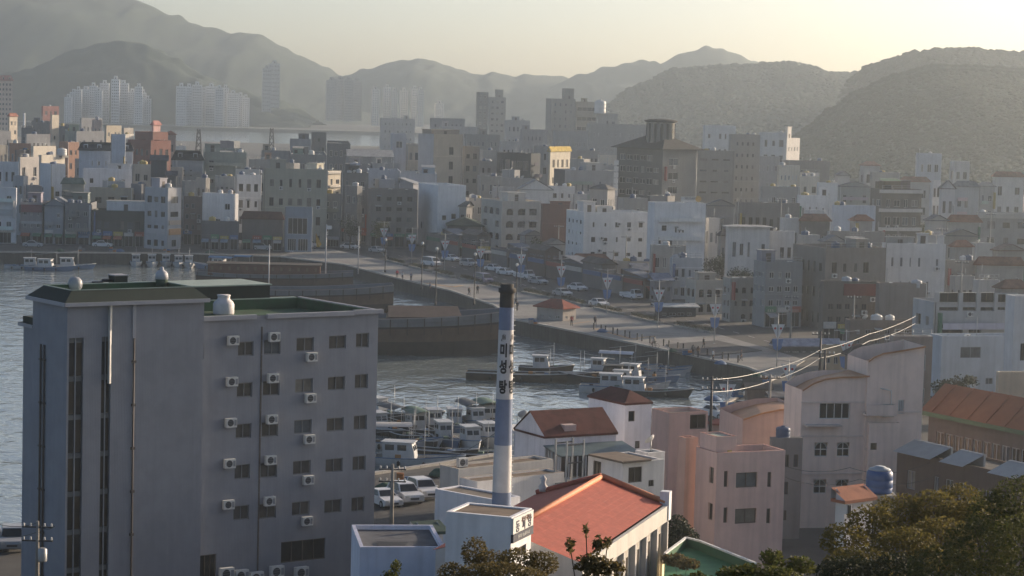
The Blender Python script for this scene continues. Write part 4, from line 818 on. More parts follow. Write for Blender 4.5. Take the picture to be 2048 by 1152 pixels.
# ---------------------------------------------------------------- the big blue grey building in front
t = R(36); cs, sn = math.cos(t), math.sin(t)
PR = AT(757, 622, 172.0); k = ray(388, 640); k = k.x / k.y
wW = (PR.x - k * PR.y) / (cs - k * sn)
Q = Vector((PR.x - cs * wW, PR.y - sn * wW, 0)); HW = PR.z
GB = thing('commercial_building', 'large blue grey six storey building with green roof at lower left', 'building', (Q.x, Q.y, 0), t)
GC = (.25, .262, .298)
gm = mat('corrugated_cladding', GC, .75, .07, .30, .10, tint=tuple(v * .82 for v in GC), tintamt=.5)
# fine vertical ribs as relief on the cladding
nt = gm.node_tree; b_ = nt.nodes['Principled BSDF']; geo = _nn(nt, 'ShaderNodeTexCoord'); wv = _nn(nt, 'ShaderNodeTexWave', wave_type='BANDS', bands_direction='X'); wv.inputs['Scale'].default_value = 2.6
nt.links.new(geo.outputs['Object'], wv.inputs['Vector']); bp = _nn(nt, 'ShaderNodeBump'); bp.inputs['Strength'].default_value = .18; bp.inputs['Distance'].default_value = .02
nt.links.new(wv.outputs['Fac'], bp.inputs['Height']); nt.links.new(bp.outputs[0], b_.inputs['Normal'])
cornice = mat('pale_cornice', (.36, .36, .39), .7, .08)
greenr = mat('green_roof_paint', (.035, .085, .045), .8, .25, .4, 0, .2, 3, tint=(.05, .06, .045), tintamt=.5)
mintr = mat('mint_roof_paint', (.30, .38, .30), .8, .2, .4, tint=(.2, .25, .2), tintamt=.5)
wing = Fc((Q.x, Q.y, 0), t); proud = 1.0
twr = Fc((Q.x + sn * proud, Q.y - cs * proud, 0), t)
def shift(f, dy): return f
rows5 = [0, 82.3, 164.5, 246, 328]
cols5 = [(388, 408, 687, 718), (476, 507, 683, 712), (528, 561, 679, 709), (593, 628, 675, 703), (658, 692, 671, 698), (712, 738, 666, 695)]
ops = []
for r_ in rows5:
    for (a, c, y0, y1) in cols5:
        sh_ = 1.0 + .0 * r_
        dx = -.028 * r_
        ops.append(wing.rect((max(388.6, a + dx), y0 + r_, c + dx, y1 + r_)))
ops += [wing.rect((562, 1080, 650, 1122)), wing.rect((388, 1110, 432, 1175))]
ops = [(max(.08, o[0]), o[1], max(.05, o[2]), o[3]) for o in ops]
mb = MB(); DW = 11.5
wall_face(mb, (0, 0, 0), (1, 0, 0), wW, HW, ops, .16, gm, -1)
mb.face([(wW, 0, -1), (wW, DW, -1), (wW, DW, HW), (wW, 0, HW)], gm); mb.face([(wW, DW, -1), (0, DW, -1), (0, DW, HW), (wW, DW, HW)], gm)
p = .35; rzW = HW - .75
for (a0, a1, b0, b1) in ((.02, wW - .02, .012, p), (.02, wW - .02, DW - p, DW - .012), (wW - p, wW - .012, p + .003, DW - p - .003)): mb.box(a0, a1, b0, b1, rzW - .2, HW + .02, greenr)
mb.build('wing_wall', GB)
mb = MB(); mb.face([(0, p, rzW), (wW - p, p, rzW), (wW - p, DW - p, rzW), (0, DW - p, rzW)], greenr); mb.build('wing_roof', GB)
u1, u2 = wing.uv(510, 640)[0], wing.uv(532, 640)[0]; u3 = wing.uv(705, 620)[0]
for a, c, dz in ((0.02, u1, 0), (u2, u3, .0), (u3 + .02, wW + .25, .06)):
    m2 = MB(); m2.box(a, c, -.30, -.004, HW - .22 + dz, HW + .10 + dz, cornice); m2.build('cornice', GB)
m2 = MB(); m2.box(wW + .004, wW + .28, -.3, DW + .2, HW - .2, HW + .08, cornice); m2.build('cornice', GB)
m2 = MB(); m2.box(.3, wW - .4, DW - .30, DW + .12, HW + .02, HW + .1, mat('mint_edge', (.30, .36, .32), .7)); m2.build('parapet_cap', GB)
place_windows(GB, 'B', wW, ops[:-2], .16, 'two', mat('bronze_frame', (.19, .19, .2), .5, .1), mat('tinted_pane', (.085, .08, .075), .2, .35, .7, spec=.5))
place_windows(GB, 'B', wW, ops[-2:], .16, 'four', FR_D, GLASS)
for (px, py) in ((463, 680), (545, 673), (620, 713)):
    for r_ in rows5:
        u, z = wing.uv(px - .028 * r_, py + r_ * 1.0); a_ = link('air_conditioner', ac_mesh(), GB, (u, -.24, z), 0)
for (px, py) in ((441, 1142), (470, 1146), (541, 1138), (500, 1150), (590, 1140)):
    u, z = wing.uv(px, py); link('air_conditioner', ac_mesh(), GB, (u, -.9, z), 0, (1.25, 1.25, 1.25))
m2 = MB(); u, z = wing.uv(524, 640); u9 = u
for zz in range(int(HW)): m2.box(u - .05, u + .05, -.045, -.004, zz + .02, zz + 1.0, FR_D)
m2.build('expansion_joint', GB)
# tower block
uT0 = twr.uv(135, 613)[0]; HT = twr.pt(262, 601).z
_k = ray(66, 600); _k = _k.x / _k.y; _p = twr.O + twr.U * uT0; DT = (_p.x - _k * _p.y) / (sn + _k * cs)
PL = twr.O + twr.U * uT0
op2 = []
for (a, c) in ((137, 166), (202, 221)):
    u0_, u1_ = twr.uv(a, 800)[0], twr.uv(c, 800)[0]; op2.append((u0_ - uT0, u1_ - uT0, .5, twr.uv(150, 676)[1]))
mb = MB(); y0 = -proud
wall_face(mb, (uT0, y0, 0), (1, 0, 0), -uT0 + .25, HT, op2, .3, gm, -1)
wall_face(mb, (uT0, y0 + DT, 0), (0, -1, 0), DT, HT, [], .2, gm, -1)
mb.face([(.25, y0, -1), (.25, y0 + DT, -1), (.25, y0 + DT, HT), (.25, y0, HT)], gm); mb.face([(.25, y0 + DT, -1), (uT0, y0 + DT, -1), (uT0, y0 + DT, HT), (.25, y0 + DT, HT)], gm)
mb.build('tower_wall', GB)
mb = MB(); darkg = mat('dark_green_parapet', (.022, .034, .028), .8, .2)
rzT = HT + .25
mb.box(uT0 + .5, -.2, y0 + .5, y0 + DT - .5, rzT - .5, rzT, greenr, top=mintr)
mb.build('tower_roof', GB)
# sloping dark parapet skirt round the tower roof
mb = MB(); o4 = [(uT0 - .35, y0 - .35), (.45, y0 - .35), (.45, y0 + DT + .3), (uT0 - .35, y0 + DT + .3)]; i4 = [(uT0 + .55, y0 + .55), (-.35, y0 + .55), (-.35, y0 + DT - .55), (uT0 + .55, y0 + DT - .55)]
for i in range(4):
    j = (i + 1) % 4; mb.face([(*o4[i], HT - .02), (*o4[j], HT - .02), (*i4[j], HT + .75), (*i4[i], HT + .75)], darkg); mb.face([(*i4[i], HT + .75), (*i4[j], HT + .75), (*i4[j], rzT - .1), (*i4[i], rzT - .1)], greenr)
mb.build('parapet_skirt', GB)
for i in range(4):
    j = (i + 1) % 4; mm = MB(); mm.beam((*o4[i], HT - .13), (*o4[j], HT - .13), .16, .26, cornice); mm.build('cornice', GB)
    mm = MB(); mm.beam((*i4[i], HT + .77), (*i4[j], HT + .77), .1, .06, mat('mint_edge', (.30, .36, .32), .7)); mm.build('parapet_cap', GB)
# stairwell glazing: panes between floors, one by one
for (a, c, z0, z1) in op2:
    nfl = 7; fh = (z1 - z0) / nfl; x0 = uT0 + a; x1 = uT0 + c
    for i in range(nfl):
        for q in range(2):
            w_ = (x1 - x0) / 2; mm = MB(); gl_ = [GLASS, GLASS_B][(i + q) % 2]
            xa = x0 + q * w_ + .04; xb = x0 + (q + 1) * w_ - .04; za = z0 + i * fh + .05; zb_ = z0 + (i + 1) * fh - .35
            mm.face([(xa, y0 + .2, za), (xb, y0 + .2, za), (xb, y0 + .2, zb_), (xa, y0 + .2, zb_)], gl_); mm.build('pane', GB)
        mm = MB(); mm.box(x0, x1, y0 + .16, y0 + .3, z0 + (i + 1) * fh - .35, z0 + (i + 1) * fh, mat('spandrel', (.12, .13, .135), .6)); mm.build('spandrel', GB)
    mm = MB(); mm.box((x0 + x1) / 2 - .04, (x0 + x1) / 2 + .04, y0 + .12, y0 + .28, z0, z1, FR_G); mm.build('mullion', GB)
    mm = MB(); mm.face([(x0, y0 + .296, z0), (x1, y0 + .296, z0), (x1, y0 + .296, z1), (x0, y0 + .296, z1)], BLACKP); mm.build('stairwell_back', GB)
uf = twr.uv(220, 640)[0]; mm = MB()
mm.prism([(uf - .14, y0 - .02), (uf - .12, y0 - .30), (uf + .16, y0 - .02)], op2[1][3] - 3.2, HT - .15, mat('white_fin', (.55, .54, .52), .6)); mm.build('sun_strip_fin', GB)  # bright strip made as an added fin, angled so the sun lights it
uf = twr.uv(268, 640)[0]; mm = MB(); mm.box(uf - .12, uf + .12, y0 - .1, y0 - .004, HT - 2.6, HT - .3, cornice); mm.build('vent_box', GB)
mm = MB(); mm.tube([(uf, y0 - .08, HT - 2.6), (uf, y0 - .08, .5)], .06, 6, FR_D)
for zz in range(2, int(HT) - 3, 3): mm.box(uf - .14, uf + .14, y0 - .16, y0 - .004, zz, zz + .18, FR_D)
mm.build('drainpipe', GB)
fl = Fc(tuple(Vector((Q.x, Q.y, 0)) + Vector((cs * uT0 - sn * (y0 + DT), sn * uT0 + cs * (y0 + DT), 0))), U=(sn, -cs, 0))
for px in (83, 90):
    u_ = fl.uv(px, 800)[0]; mm = MB(); yy = y0 + DT - u_
    mm.tube([(uT0 - .1, yy, 0), (uT0 - .1, yy, HT - 3.2)], .07, 6, FR_D)
    for zz in range(2, int(HT) - 3, 3): mm.box(uT0 - .2, uT0 - .004, yy - .12, yy + .12, zz, zz + .12, FR_D)
    mm.build('drainpipe', GB)
# rear block seen past the tower's left side
mb = MB(); _k = ray(47, 660); _k = _k.x / _k.y; DR = (_p.x + cs * .3 - _k * (_p.y + sn * .3)) / (sn + _k * cs) - DT
mb.box(uT0 + .3, -1, y0 + DT + .02, y0 + DT + DR, -1, HT - 2.3, gm); mb.build('rear_block', GB)
mb = MB(); mb.box(uT0 + .0, -1, y0 + DT + .1, y0 + DT + DR + .3, HT - 2.3, HT - 2.05, cornice, top=darkg); mb.box(uT0 + .25, -1, y0 + DT + .2, y0 + DT + DR, HT - 2.05, HT - 1.6, darkg); mb.build('rear_roof', GB)
# things standing on its roofs
def roof_pt(px, py, z): p_ = G(px, py, z); return p_
tp = roof_pt(447, 628, rzW)
mb = MB(); mb.lathe([(.78, 0), (.80, .1), (.80, .75), (.70, .95), (.48, 1.12), (.46, 1.3), (.52, 1.42), (.50, 1.45), (.1, 1.46)], 18, mat('white_tank', (.58, .55, .55), .55, .08, 2))
o = mb.build('water_tank', None, (tp.x, tp.y, rzW)); tag(o, 'squat white bottle shaped water tank on the green roof', 'water tank')
tp = roof_pt(323, 579, rzT)
mb = MB(); mb.lathe([(.42, 0), (.42, .55), (.44, .6), (.44, .95), (.3, 1.15), (.14, 1.25), (.12, 1.42), (.03, 1.45)], 14, mat('green_stand', (.03, .06, .04), .7)); mb.build('stand', (q_ := thing('roof_tank', 'small pale jar shaped tank on a dark stand on the tower roof', 'water tank', (tp.x, tp.y, rzT))))
mb = MB(); mb.lathe([(.46, 0), (.46, .35), (.34, .55), (.15, .65), (.13, .85), (.02, .88)], 14, mat('grey_tank', (.40, .40, .43), .6)); o = mb.build('tank', q_, (0, 0, .75))
tp = roof_pt(150, 583, rzT)
mb = MB(); mb.lathe([(.02, -.02), (.3, .06), (.48, .25), (.52, .5), (.48, .75), (.3, .95), (.02, 1.02)], 16, mat('steel_globe', (.30, .31, .33), .45, .1)); o = mb.build('roof_globe', None, (tp.x, tp.y, rzT + .02)); tag(o, 'round grey steel tank near the left corner of the tower roof', 'water tank')
tp = roof_pt(236, 576, rzT); q_ = thing('roof_plant', 'dark cooling unit with pipes on the tower roof', 'cooling unit', (tp.x, tp.y, rzT), t)
mb = MB(); mb.box(-.5, .5, -.5, .5, 0, .9, darkg); mb.box(-.55, .55, -.55, .55, .9, .98, cornice); mb.build('casing', q_)
mb = MB(); mb.tube([(-2.2, 0, .3), (-1.4, 0, .3), (-1.2, 0, .55), (-.5, 0, .55)], .12, 7, DARKM); mb.box(-1.9, -1.3, -.3, .3, .0, .5, DARKM); mb.build('pipe', q_)
# dark screen wall between the two roofs, with a lamp mast
back = Fc(tuple(Vector((Q.x, Q.y, 0)) + Vector((-sn * (DW - .2), cs * (DW - .2), 0))), t)
ub, zb2 = back.uv(540, 570); mb = MB(); mb.box(.3, ub, DW - .2, DW + 4.5, HW - 1.2, zb2, mat('black_green_render', (.022, .030, .027), .85, .15)); mb.build('roof_block', GB)
mb = MB(); mb.box(.2, ub + .12, DW - .32, DW + 4.6, zb2 + .002, zb2 + .1, mat('mint_edge', (.30, .36, .32), .7)); mb.build('roof_block_cap', GB)

# ---------------------------------------------------------------- striped bath house chimney with writing
cD = 141.0; cb = AT(1003, 1000, cD); ct = AT(1010, 574, cD)
CH = thing('chimney', 'tall blue and white striped chimney with black Korean letters', 'chimney', (cb.x, cD, 0))
def zat(y): return AT(1006, y, cD).z
r0, r1 = 19.3 / FPX * cD, 14.0 / FPX * cD; zt = zat(578); zb_ = zat(1000)
rad = lambda z: r0 + (r1 - r0) * (z - zb_) / (zt - zb_)
blue = mat('chimney_blue', (.19, .235, .34), .8, .12, 1.2, .15); whit = mat('chimney_white', (.60, .585, .58), .8, .1, 1.2, .15); soot = mat('chimney_soot', (.06, .055, .05), .9, .25, 2)
for nm, ya, yb2, m_ in (('base_band', 1200, 983, blue), ('lower_white_band', 983, 889, whit), ('middle_blue_band', 889, 797, blue), ('lettered_white_band', 797, 659, whit), ('upper_blue_band', 659, 614, blue), ('sooty_top', 614, 586, soot)):
    a, c = zat(ya), zat(yb2); mb = MB(); mb.lathe([(rad(a), a), (rad(c), c)], 28, m_, cap=False); mb.build(nm, CH)
mb = MB(); a = zat(586); mb.lathe([(rad(a), a), (rad(a) + .10, a + .06), (rad(a) + .10, a + .28), (rad(a) - .02, a + .34), (rad(a) - .02, a + .55), (rad(a) - .16, a + .56), (rad(a) - .16, a - .3)], 24, soot, cap=False); mb.build('cap', CH)
mb = MB()
for i in range(40):
    z = zat(985) + i * .32
    if z > zat(600): break
    a = R(25); r_ = rad(z); mb.tube([(r_ * math.cos(a - .16), r_ * math.sin(a - .16), z), ((r_ + .16) * math.cos(a), (r_ + .16) * math.sin(a), z), (r_ * math.cos(a + .16), r_ * math.sin(a + .16), z)], .018, 4, METAL)
mb.build('rungs', CH)
ink = mat('black_lettering', (.025, .025, .028), .7, .1)
def wrap(txt, y, ang, size, m_=ink, sx=1.0, bold=.008):
    me = text_mesh(txt, size, m_, 0, .05, bold); z0 = zat(y); out = []
    for v in me.vertices:
        z = z0 + v.co.y; r_ = rad(z) + .015; a = ang + v.co.x * sx / r_
        v.co = Vector((r_ * math.sin(a), -r_ * math.cos(a), z))
    me.update(); return link('lettering', me, CH)
for ang in (-.25, 1.0):
    wrap('♨', 676, ang, .52, mat('grey_lettering', (.16, .14, .13), .7), .62)
    wrap('미', 701, ang, .86, sx=.66, bold=.04); wrap('성', 734, ang, .86, sx=.66, bold=.04); wrap('탕', 774, ang, .86, sx=.66, bold=.04)

# ---------------------------------------------------------------- guest house with red tiled roof and sign
bx = bld('guest_house', 'white stair block with Korean sign beside the red tiled roof', 892, 1023, 1063, 1035, 112, 70, (.60, .60, .66), par=.07, zb=8.0, clutter=0, trim=(.6, .6, .62), rc=(.20, .15, .11), fr=FR_D, cA=(.60, .60, .66), opsA=[], pxB=[(1034, 1092, 1052, 1112)], style='two')
sg = MB(); W_ = bx.wB
sz1 = bx.FB.uv(1042, 1028)[1]; sz0 = bx.FB.uv(1042, 1076)[1]
sg.box(-.03, W_ * .98, -.12, -.004, sz0 + .42, sz1, mat('sign_white', (.62, .62, .60), .6, .05)); so = sg.build('sign_board', bx.root)
sg = MB(); sg.box(-.03, W_ * .98, -.14, -.005, sz0, sz0 + .4, mat('sign_navy', (.03, .035, .06), .6)); sg.build('sign_strip', bx.root)
for txt, fx, fz, size in (('동', .20, .36, .62), ('피', .50, .32, .54), ('랑', .79, .36, .62)):
    me = text_mesh(txt, size, mat('navy_lettering', (.035, .04, .07), .6), .01, 0, .012); o = link('lettering', me, so, (W_ * fx, -.135, sz0 + .42 + (sz1 - sz0 - .42) * fz)); o.rotation_euler = (R(90), 0, 0); o.scale = (.92, 1, 1)
me = text_mesh('게스트하우스', .30, mat('brown_lettering', (.20, .10, .07), .6), .01); o = link('lettering', me, so, (W_ * .62, -.135, sz1 - .26)); o.rotation_euler = (R(90), 0, 0); o.scale = (.85, 1, 1)
me = text_mesh('동피랑 게스트하우스', .20, FR_W, .01); o = link('lettering', me, so, (W_ * .5, -.15, sz0 + .2)); o.rotation_euler = (R(90), 0, 0)

tt = R(72.9); c2, s2 = math.cos(tt), math.sin(tt)
EF = AT(1330, 1008, 133.0); L = 18.4; hwid = 3.8; zE = EF.z; rise = 1.25
O_ = Vector((EF.x - c2 * L, EF.y - s2 * L, 0)); zg = 6.0
RT = thing('tiled_house', 'long white house with bright red tiled gable roof and pilasters', 'house', (O_.x, O_.y, zg), tt)
H = zE - zg; Wd = 2 * hwid
# local: x along the ridge (0 near .. L far), y = 0 is the right hand wall, y grows to the left
wc = wallm((.36, .33, .295)); wcs = wallm((.42, .405, .39))
rf = Fc((O_.x, O_.y, zg), tt)
bays = [(L - 15.2 + i * 2.5, L - 15.2 + i * 2.5 + 2.0) for i in range(6)]
opsR = []
for i, (a, c) in enumerate(bays): opsR.append((c - .62, c - .18, .4, H - 1.55))
mb = MB(); wall_face(mb, (0, 0, 0), (1, 0, 0), L, H - .1, opsR, .2, wc, -1.5)
mb.face([(L, 0, -1.5), (L, Wd, -1.5), (L, Wd, H), (L, 0, H)], wcs); mb.face([(0, Wd, -1.5), (0, 0, -1.5), (0, 0, H), (0, Wd, H)], wcs); mb.face([(L, Wd, -1.5), (0, Wd, -1.5), (0, Wd, H), (L, Wd, H)], wcs)
mb.face([(L, 0, H), (L, Wd, H), (L, hwid, H + rise)], wcs); mb.face([(0, Wd, H), (0, 0, H), (0, hwid, H + rise)], wcs)
mb.build('wall', RT)
place_windows(RT, 'B', L, opsR, .2, 'one', FR_D, GLASS)
mm = MB(); mm.box(-.1, L + .1, -.22, -.004, H - .95, H - .05, wallm((.43, .41, .38))); mm.build('fascia', RT)
for i in range(7):
    a = L - 15.45 + i * 2.5; mm = MB(); mm.box(a, a + .22, -.30, -.006, -1.4, H - .95, wcs); mm.build('pilaster', RT)
mm = MB(); mm.box(L - .25, L + .35, -.30, .25, H - .9, H + .75, wallm((.6, .6, .62))); mm.build('corner_post', RT)
mm = MB(); mm.box(L - 1.2, L - .75, -.36, -.24, H - 4.3, H - 3.3, mat('lit_lamp_box', (.7, .6, .4), .5, emit=(1.0, .72, .35, 1.2))); mm.build('wall_lamp', RT)
tile = mat('red_roof_tile', (.35, .088, .058), .75, .20, 2.2, 0, .1, 12, tint=(.29, .062, .04), tintamt=.4)
tilel = mat('orange_ridge_tile', (.52, .20, .10), .7, .12, 1.5)
def tiled(nm, x0, x1, ya, za, yb2, zb2, parent, course=.36, wave=.46):
    """pan tiles: stepped courses with a rolled cross-section"""
    n = max(1, int(math.hypot(yb2 - ya, zb2 - za) / course)); k = int((x1 - x0) / wave); V = []; F = []
    offs = [(0, 0), (.5, .0)]
    xs_ = [x0 + (x1 - x0) * (i + f) / k for i in range(k) for f, _ in offs] + [x1]; hs = [h_ for i in range(k) for _, h_ in offs] + [0]
    m_ = len(xs_)
    for j in range(n):
        for e, lift in ((0, .007), (1, 0)):
            f = (j + e) / n; y = ya + (yb2 - ya) * f; z = za + (zb2 - za) * f + lift
            V += [(x, y, z + h_) for x, h_ in zip(xs_, hs)]
    for j in range(2 * n - 1):
        for i in range(m_ - 1): F.append((j * m_ + i, j * m_ + i + 1, (j + 1) * m_ + i + 1, (j + 1) * m_ + i))
    me = bpy.data.meshes.new(nm); me.from_pydata(V, [], F); me.materials.append(tile); me.update()
    o = link(nm, me, parent); o['kind'] = 'stuff'; return o
tiled('roof_tiles', 0, L - .15, .05, H + .02, hwid, H + rise, RT); tiled('roof_tiles', 0, L - .15, Wd + .2, H - .04, hwid, H + rise, RT)
mm = MB(); mm.tube([(0, hwid, H + rise + .07), (L - .1, hwid, H + rise + .07)], .15, 8, tilel); mm.build('ridge_cap', RT)
mm = MB(); mm.tube([(L - .12, -.05, H + .14), (L - .12, hwid, H + rise + .14)], .16, 8, tilel); mm.build('verge_cap', RT)
mm = MB(); mm.tube([(L - .12, Wd + .1, H + .1), (L - .12, hwid, H + rise + .14)], .16, 8, tile); mm.build('verge_cap', RT)
mm = MB(); mm.lathe([(.25, 0), (.3, .25), (.12, .5), (.22, .75), (.05, .95)], 8, wcs); mm.build('finial', RT, (L - .1, Wd - .3, H + .2))
bl = bld('low_house', 'low bluish white annex with dark tarpaulin on its flat roof', 702, 720, 890, 1094, 124, 8, (.52, .54, .62), par=.25, zb=5.0, clutter=0, rc=(.10, .105, .12), dep=6, trim=(.34, .36, .46), wA=6.5)
mm = MB(); mm.face([(1.0, .8, bl.rz + .05), (2.4, .7, bl.rz + .1), (2.8, 2.2, bl.rz + .08), (1.1, 2.6, bl.rz + .06)], mat('tarpaulin', (.03, .03, .035), .7)); mm.box(1.1, 2.5, .9, 2.3, bl.rz, bl.rz + .045, BLACKP); mm.build('tarpaulin', bl.root)
bld('hut', 'small pale hut with dark green sheet roof behind the annex', 833, 846, 886, 1062, 134, 24, (.42, .44, .47), zb=5.5, roof='shed', rh=.35, rc=(.05, .085, .07), over=.3, clutter=0, pxB=[(848, 1064, 862, 1086)], dep=3, style='one', fr=FR_D)

# ---------------------------------------------------------------- weathered concrete houses behind the chimney
cz = (.50, .47, .43); cw = (.56, .54, .52)
bld('concrete_house', 'weathered concrete house with flat brown roof behind the chimney', 880, 917, 1106, 938, 168, 40, cz, zb=-.2, par=.15, rc=(.17, .125, .09), clutter=1, dep=7, trim=(.3, .27, .23), seed=7)
bld('concrete_house', 'lower concrete house with mossy brown roof right of the chimney', 919, 955, 1128, 963, 160, 40, cw, zb=-.2, par=.12, rc=(.19, .145, .105), clutter=0, dep=6, trim=(.25, .2, .16), seed=8)
bld('white_house', 'plain white gable wall left of the chimney foot', 870, 992, 1040, 1000, 153, 48, (.55, .55, .58), zb=0, par=.1, clutter=0, rc=(.2, .17, .14), seed=9)
bd = bld('concrete_house', 'white concrete house with overhanging brown roof and dark square window', 1176, 1246, 1327, 926, 163, 36, (.56, .53, .50), zb=-.2, par=.1, rc=(.17, .14, .115), clutter=0, pxB=[(1257, 934, 1284, 965), (1297, 960, 1308, 973)], pxA=[(1186, 922, 1202, 955)], fr=FR_D, style='two', seed=10)
mm = MB(); mm.box(-.3, bd.wB * .62, -.35, bd.wA * .9, bd.h + .02, bd.h + .16, mat('roof_slab', (.17, .13, .10), .9, .25, 1)); mm.build('roof_slab', bd.root)
bld('white_wall_house', 'pale rear wall right of the square window house', 1270, 1296, 1330, 906, 170, 36, (.56, .54, .52), zb=0, par=.15, clutter=1, seed=11)
# water stand on the concrete roof
ws = AT(1132, 955, 164); q_ = thing('roof_frame', 'rusty steel post frame standing on the concrete roof', 'frame', (ws.x, ws.y, ws.z), R(40))
for (a, c) in ((0, 0), (1.6, 0), (0, 1.2), (1.6, 1.2)):
    mm = MB(); mm.beam((a, c, -.6), (a, c, 2.6), .12, .12, METAL); mm.build('post', q_)
mm = MB(); mm.beam((0, 0, 2.3), (1.6, 0, 2.3), .1, .1, DARKM); mm.beam((0, 1.2, 2.3), (1.6, 1.2, 2.3), .1, .1, DARKM); mm.beam((0, 0, 1.0), (1.6, 0, 1.0), .08, .08, DARKM); mm.build('rail', q_)
mm = MB(); mm.box(-.2, 1.8, -.2, 1.4, -.65, -.5, CONC); mm.build('footing', q_)

# ---------------------------------------------------------------- white houses with maroon roofs by the quay
mar = (.115, .04, .035)
he = bld('maroon_house', 'white gabled house with maroon roof and glass porch by the water', 1030, 1090, 1232, 872, 187, 30, (.60, .58, .60), roof='gableA', rc=mar, rh=1.75, over=.12, zb=0, clutter=0, seed=20, opsA=[], opsB=[])
mm = MB(); wBe = he.wB; pcm = mat('blue_polycarbonate', (.13, .17, .175), .35, .15, .8)
mm.face([(-.2, -.03, he.h - .75), (wBe + .6, -.03, he.h - .75), (wBe + .9, -2.2, he.h - 1.35), (.2, -2.2, he.h - 1.35)][::-1], pcm)
mm.face([(-.2, -.03, he.h - .81), (wBe + .6, -.03, he.h - .81), (wBe + .9, -2.2, he.h - 1.41), (.2, -2.2, he.h - 1.41)], pcm); mm.build('porch_roof', he.root)
for i in range(10):
    a = .25 + (wBe + .4) * i / 9; m2 = MB(); m2.box(a - .05, a + .05, -2.14, -2.04, he.h - 3.2, he.h - 1.4, FR_W); m2.build('porch_post', he.root)
    if i < 9:
        b2 = .25 + (wBe + .4) * (i + 1) / 9; m2 = MB(); m2.face([(a + .05, -2.09, he.h - 3.1), (b2 - .05, -2.09, he.h - 3.1), (b2 - .05, -2.09, he.h - 1.43), (a + .05, -2.09, he.h - 1.43)], GLASS); m2.build('pane', he.root)
for i in range(5):
    a = -.1 - 2.0 * i / 4; m2 = MB(); m2.box(.0, .1, a - .05, a + .05, he.h - 3.2, he.h - .85 - .14 * i, FR_W); m2.build('porch_post', he.root)
m2 = MB(); m2.box(-.1, wBe + .7, -2.2, -.05, -1, he.h - 3.2, wallm((.42, .40, .38))); m2.build('porch_base', he.root)
m2 = MB(); m2.box(2.0, 3.1, .25, 1.0, he.h + .05, he.h + .75, wallm((.4, .3, .28))); m2.build('roof_vent', he.root)
hf = bld('maroon_house', 'tall white house with maroon hipped roof and one small window', 1177, 1251, 1303, 806, 197, 33, (.60, .58, .60), roof='hip', rc=mar, rh=.9, over=.1, zb=0, clutter=0, opsA=[], pxB=[(1257, 822, 1270, 843), (1270, 882, 1280, 897)], style='one', fr=FR_D, seed=21)
ter = thing('roof_terrace', 'terrace with white scrolled railing behind the maroon roofed house', 'terrace', tuple(AT(1034, 856, 199.0)), R(10))
mm = MB(); mm.box(-.3, 6.4, -.1, 4, -9, -.25, wallm((.5, .5, .5))); mm.build('slab', ter)
for i in range(8):
    x = i * .88; m2 = MB(); m2.beam((x, 0, -.25), (x, 0, 1.0), .05, .05, FR_W); m2.build('railing_post', ter)
for z in (1.0, .55, .1): m2 = MB(); m2.beam((0, 0, z), (6.2, 0, z), .045, .045, FR_W); m2.build('railing_bar', ter)
for i in range(7):
    m2 = MB(); x = i * .88 + .44; m2.tube([(x + .26 * math.cos(a * .785), 0, .78 + .17 * math.sin(a * .785)) for a in range(9)], .02, 4, FR_W); m2.build('scroll', ter)
dp = AT(1046, 838, 198.0); q_ = thing('satellite_dish', 'grey satellite dish on the terrace railing', 'satellite dish', tuple(dp)); dish(q_, 0, 0, -.6)

# ---------------------------------------------------------------- pink houses
pk = (.46, .32, .275)
bp_ = bld('pink_house', 'salmon pink house with pale mint roof behind the white houses', 1303, 1339, 1416, 826, 186, 26, pk, zb=1.0, par=.35, rc=(.44, .46, .36), trim=(.22, .10, .075), clutter=0, pxB=[(1380, 829, 1412, 858)], opsA=[], fr=FR_D, style='two', seed=30)
fpk = (.47, .345, .315)
bm_ = bld('pink_house', 'large pink three storey house with paired narrow windows', 1392, 1434, 1571, 906, 173, 24, fpk, zb=1.5, par=.9, rc=(.05, .065, .05), trim=(.33, .17, .14), clutter=1,
    pxB=[(1448, 942, 1456, 974), (1472, 945, 1515, 975), (1535, 944, 1543, 974), (1447, 1015, 1455, 1046), (1470, 1017, 1513, 1047), (1533, 1017, 1541, 1047)], pxA=[(1418, 934, 1427, 967), (1416, 1006, 1425, 1040)], style='two', fr=FR_D, gl=GLASS_B, seed=31, rec=.2)
bld('stair_turret', 'pink stair turret with mint top on the large pink house', 1400, 1433, 1474, 874, 173.4, 24, fpk, zb=10.6, par=.12, rc=(.42, .45, .37), trim=(.25, .11, .08), clutter=0, opsA=[], seed=32)
bld('pink_annex', 'narrow salmon annex with ribbed wall left of the pink house', 1356, 1372, 1396, 876, 176, 30, (.50, .32, .255), zb=1.5, par=.2, rc=(.3, .2, .17), trim=(.30, .14, .10), clutter=0, opsA=[], seed=33)
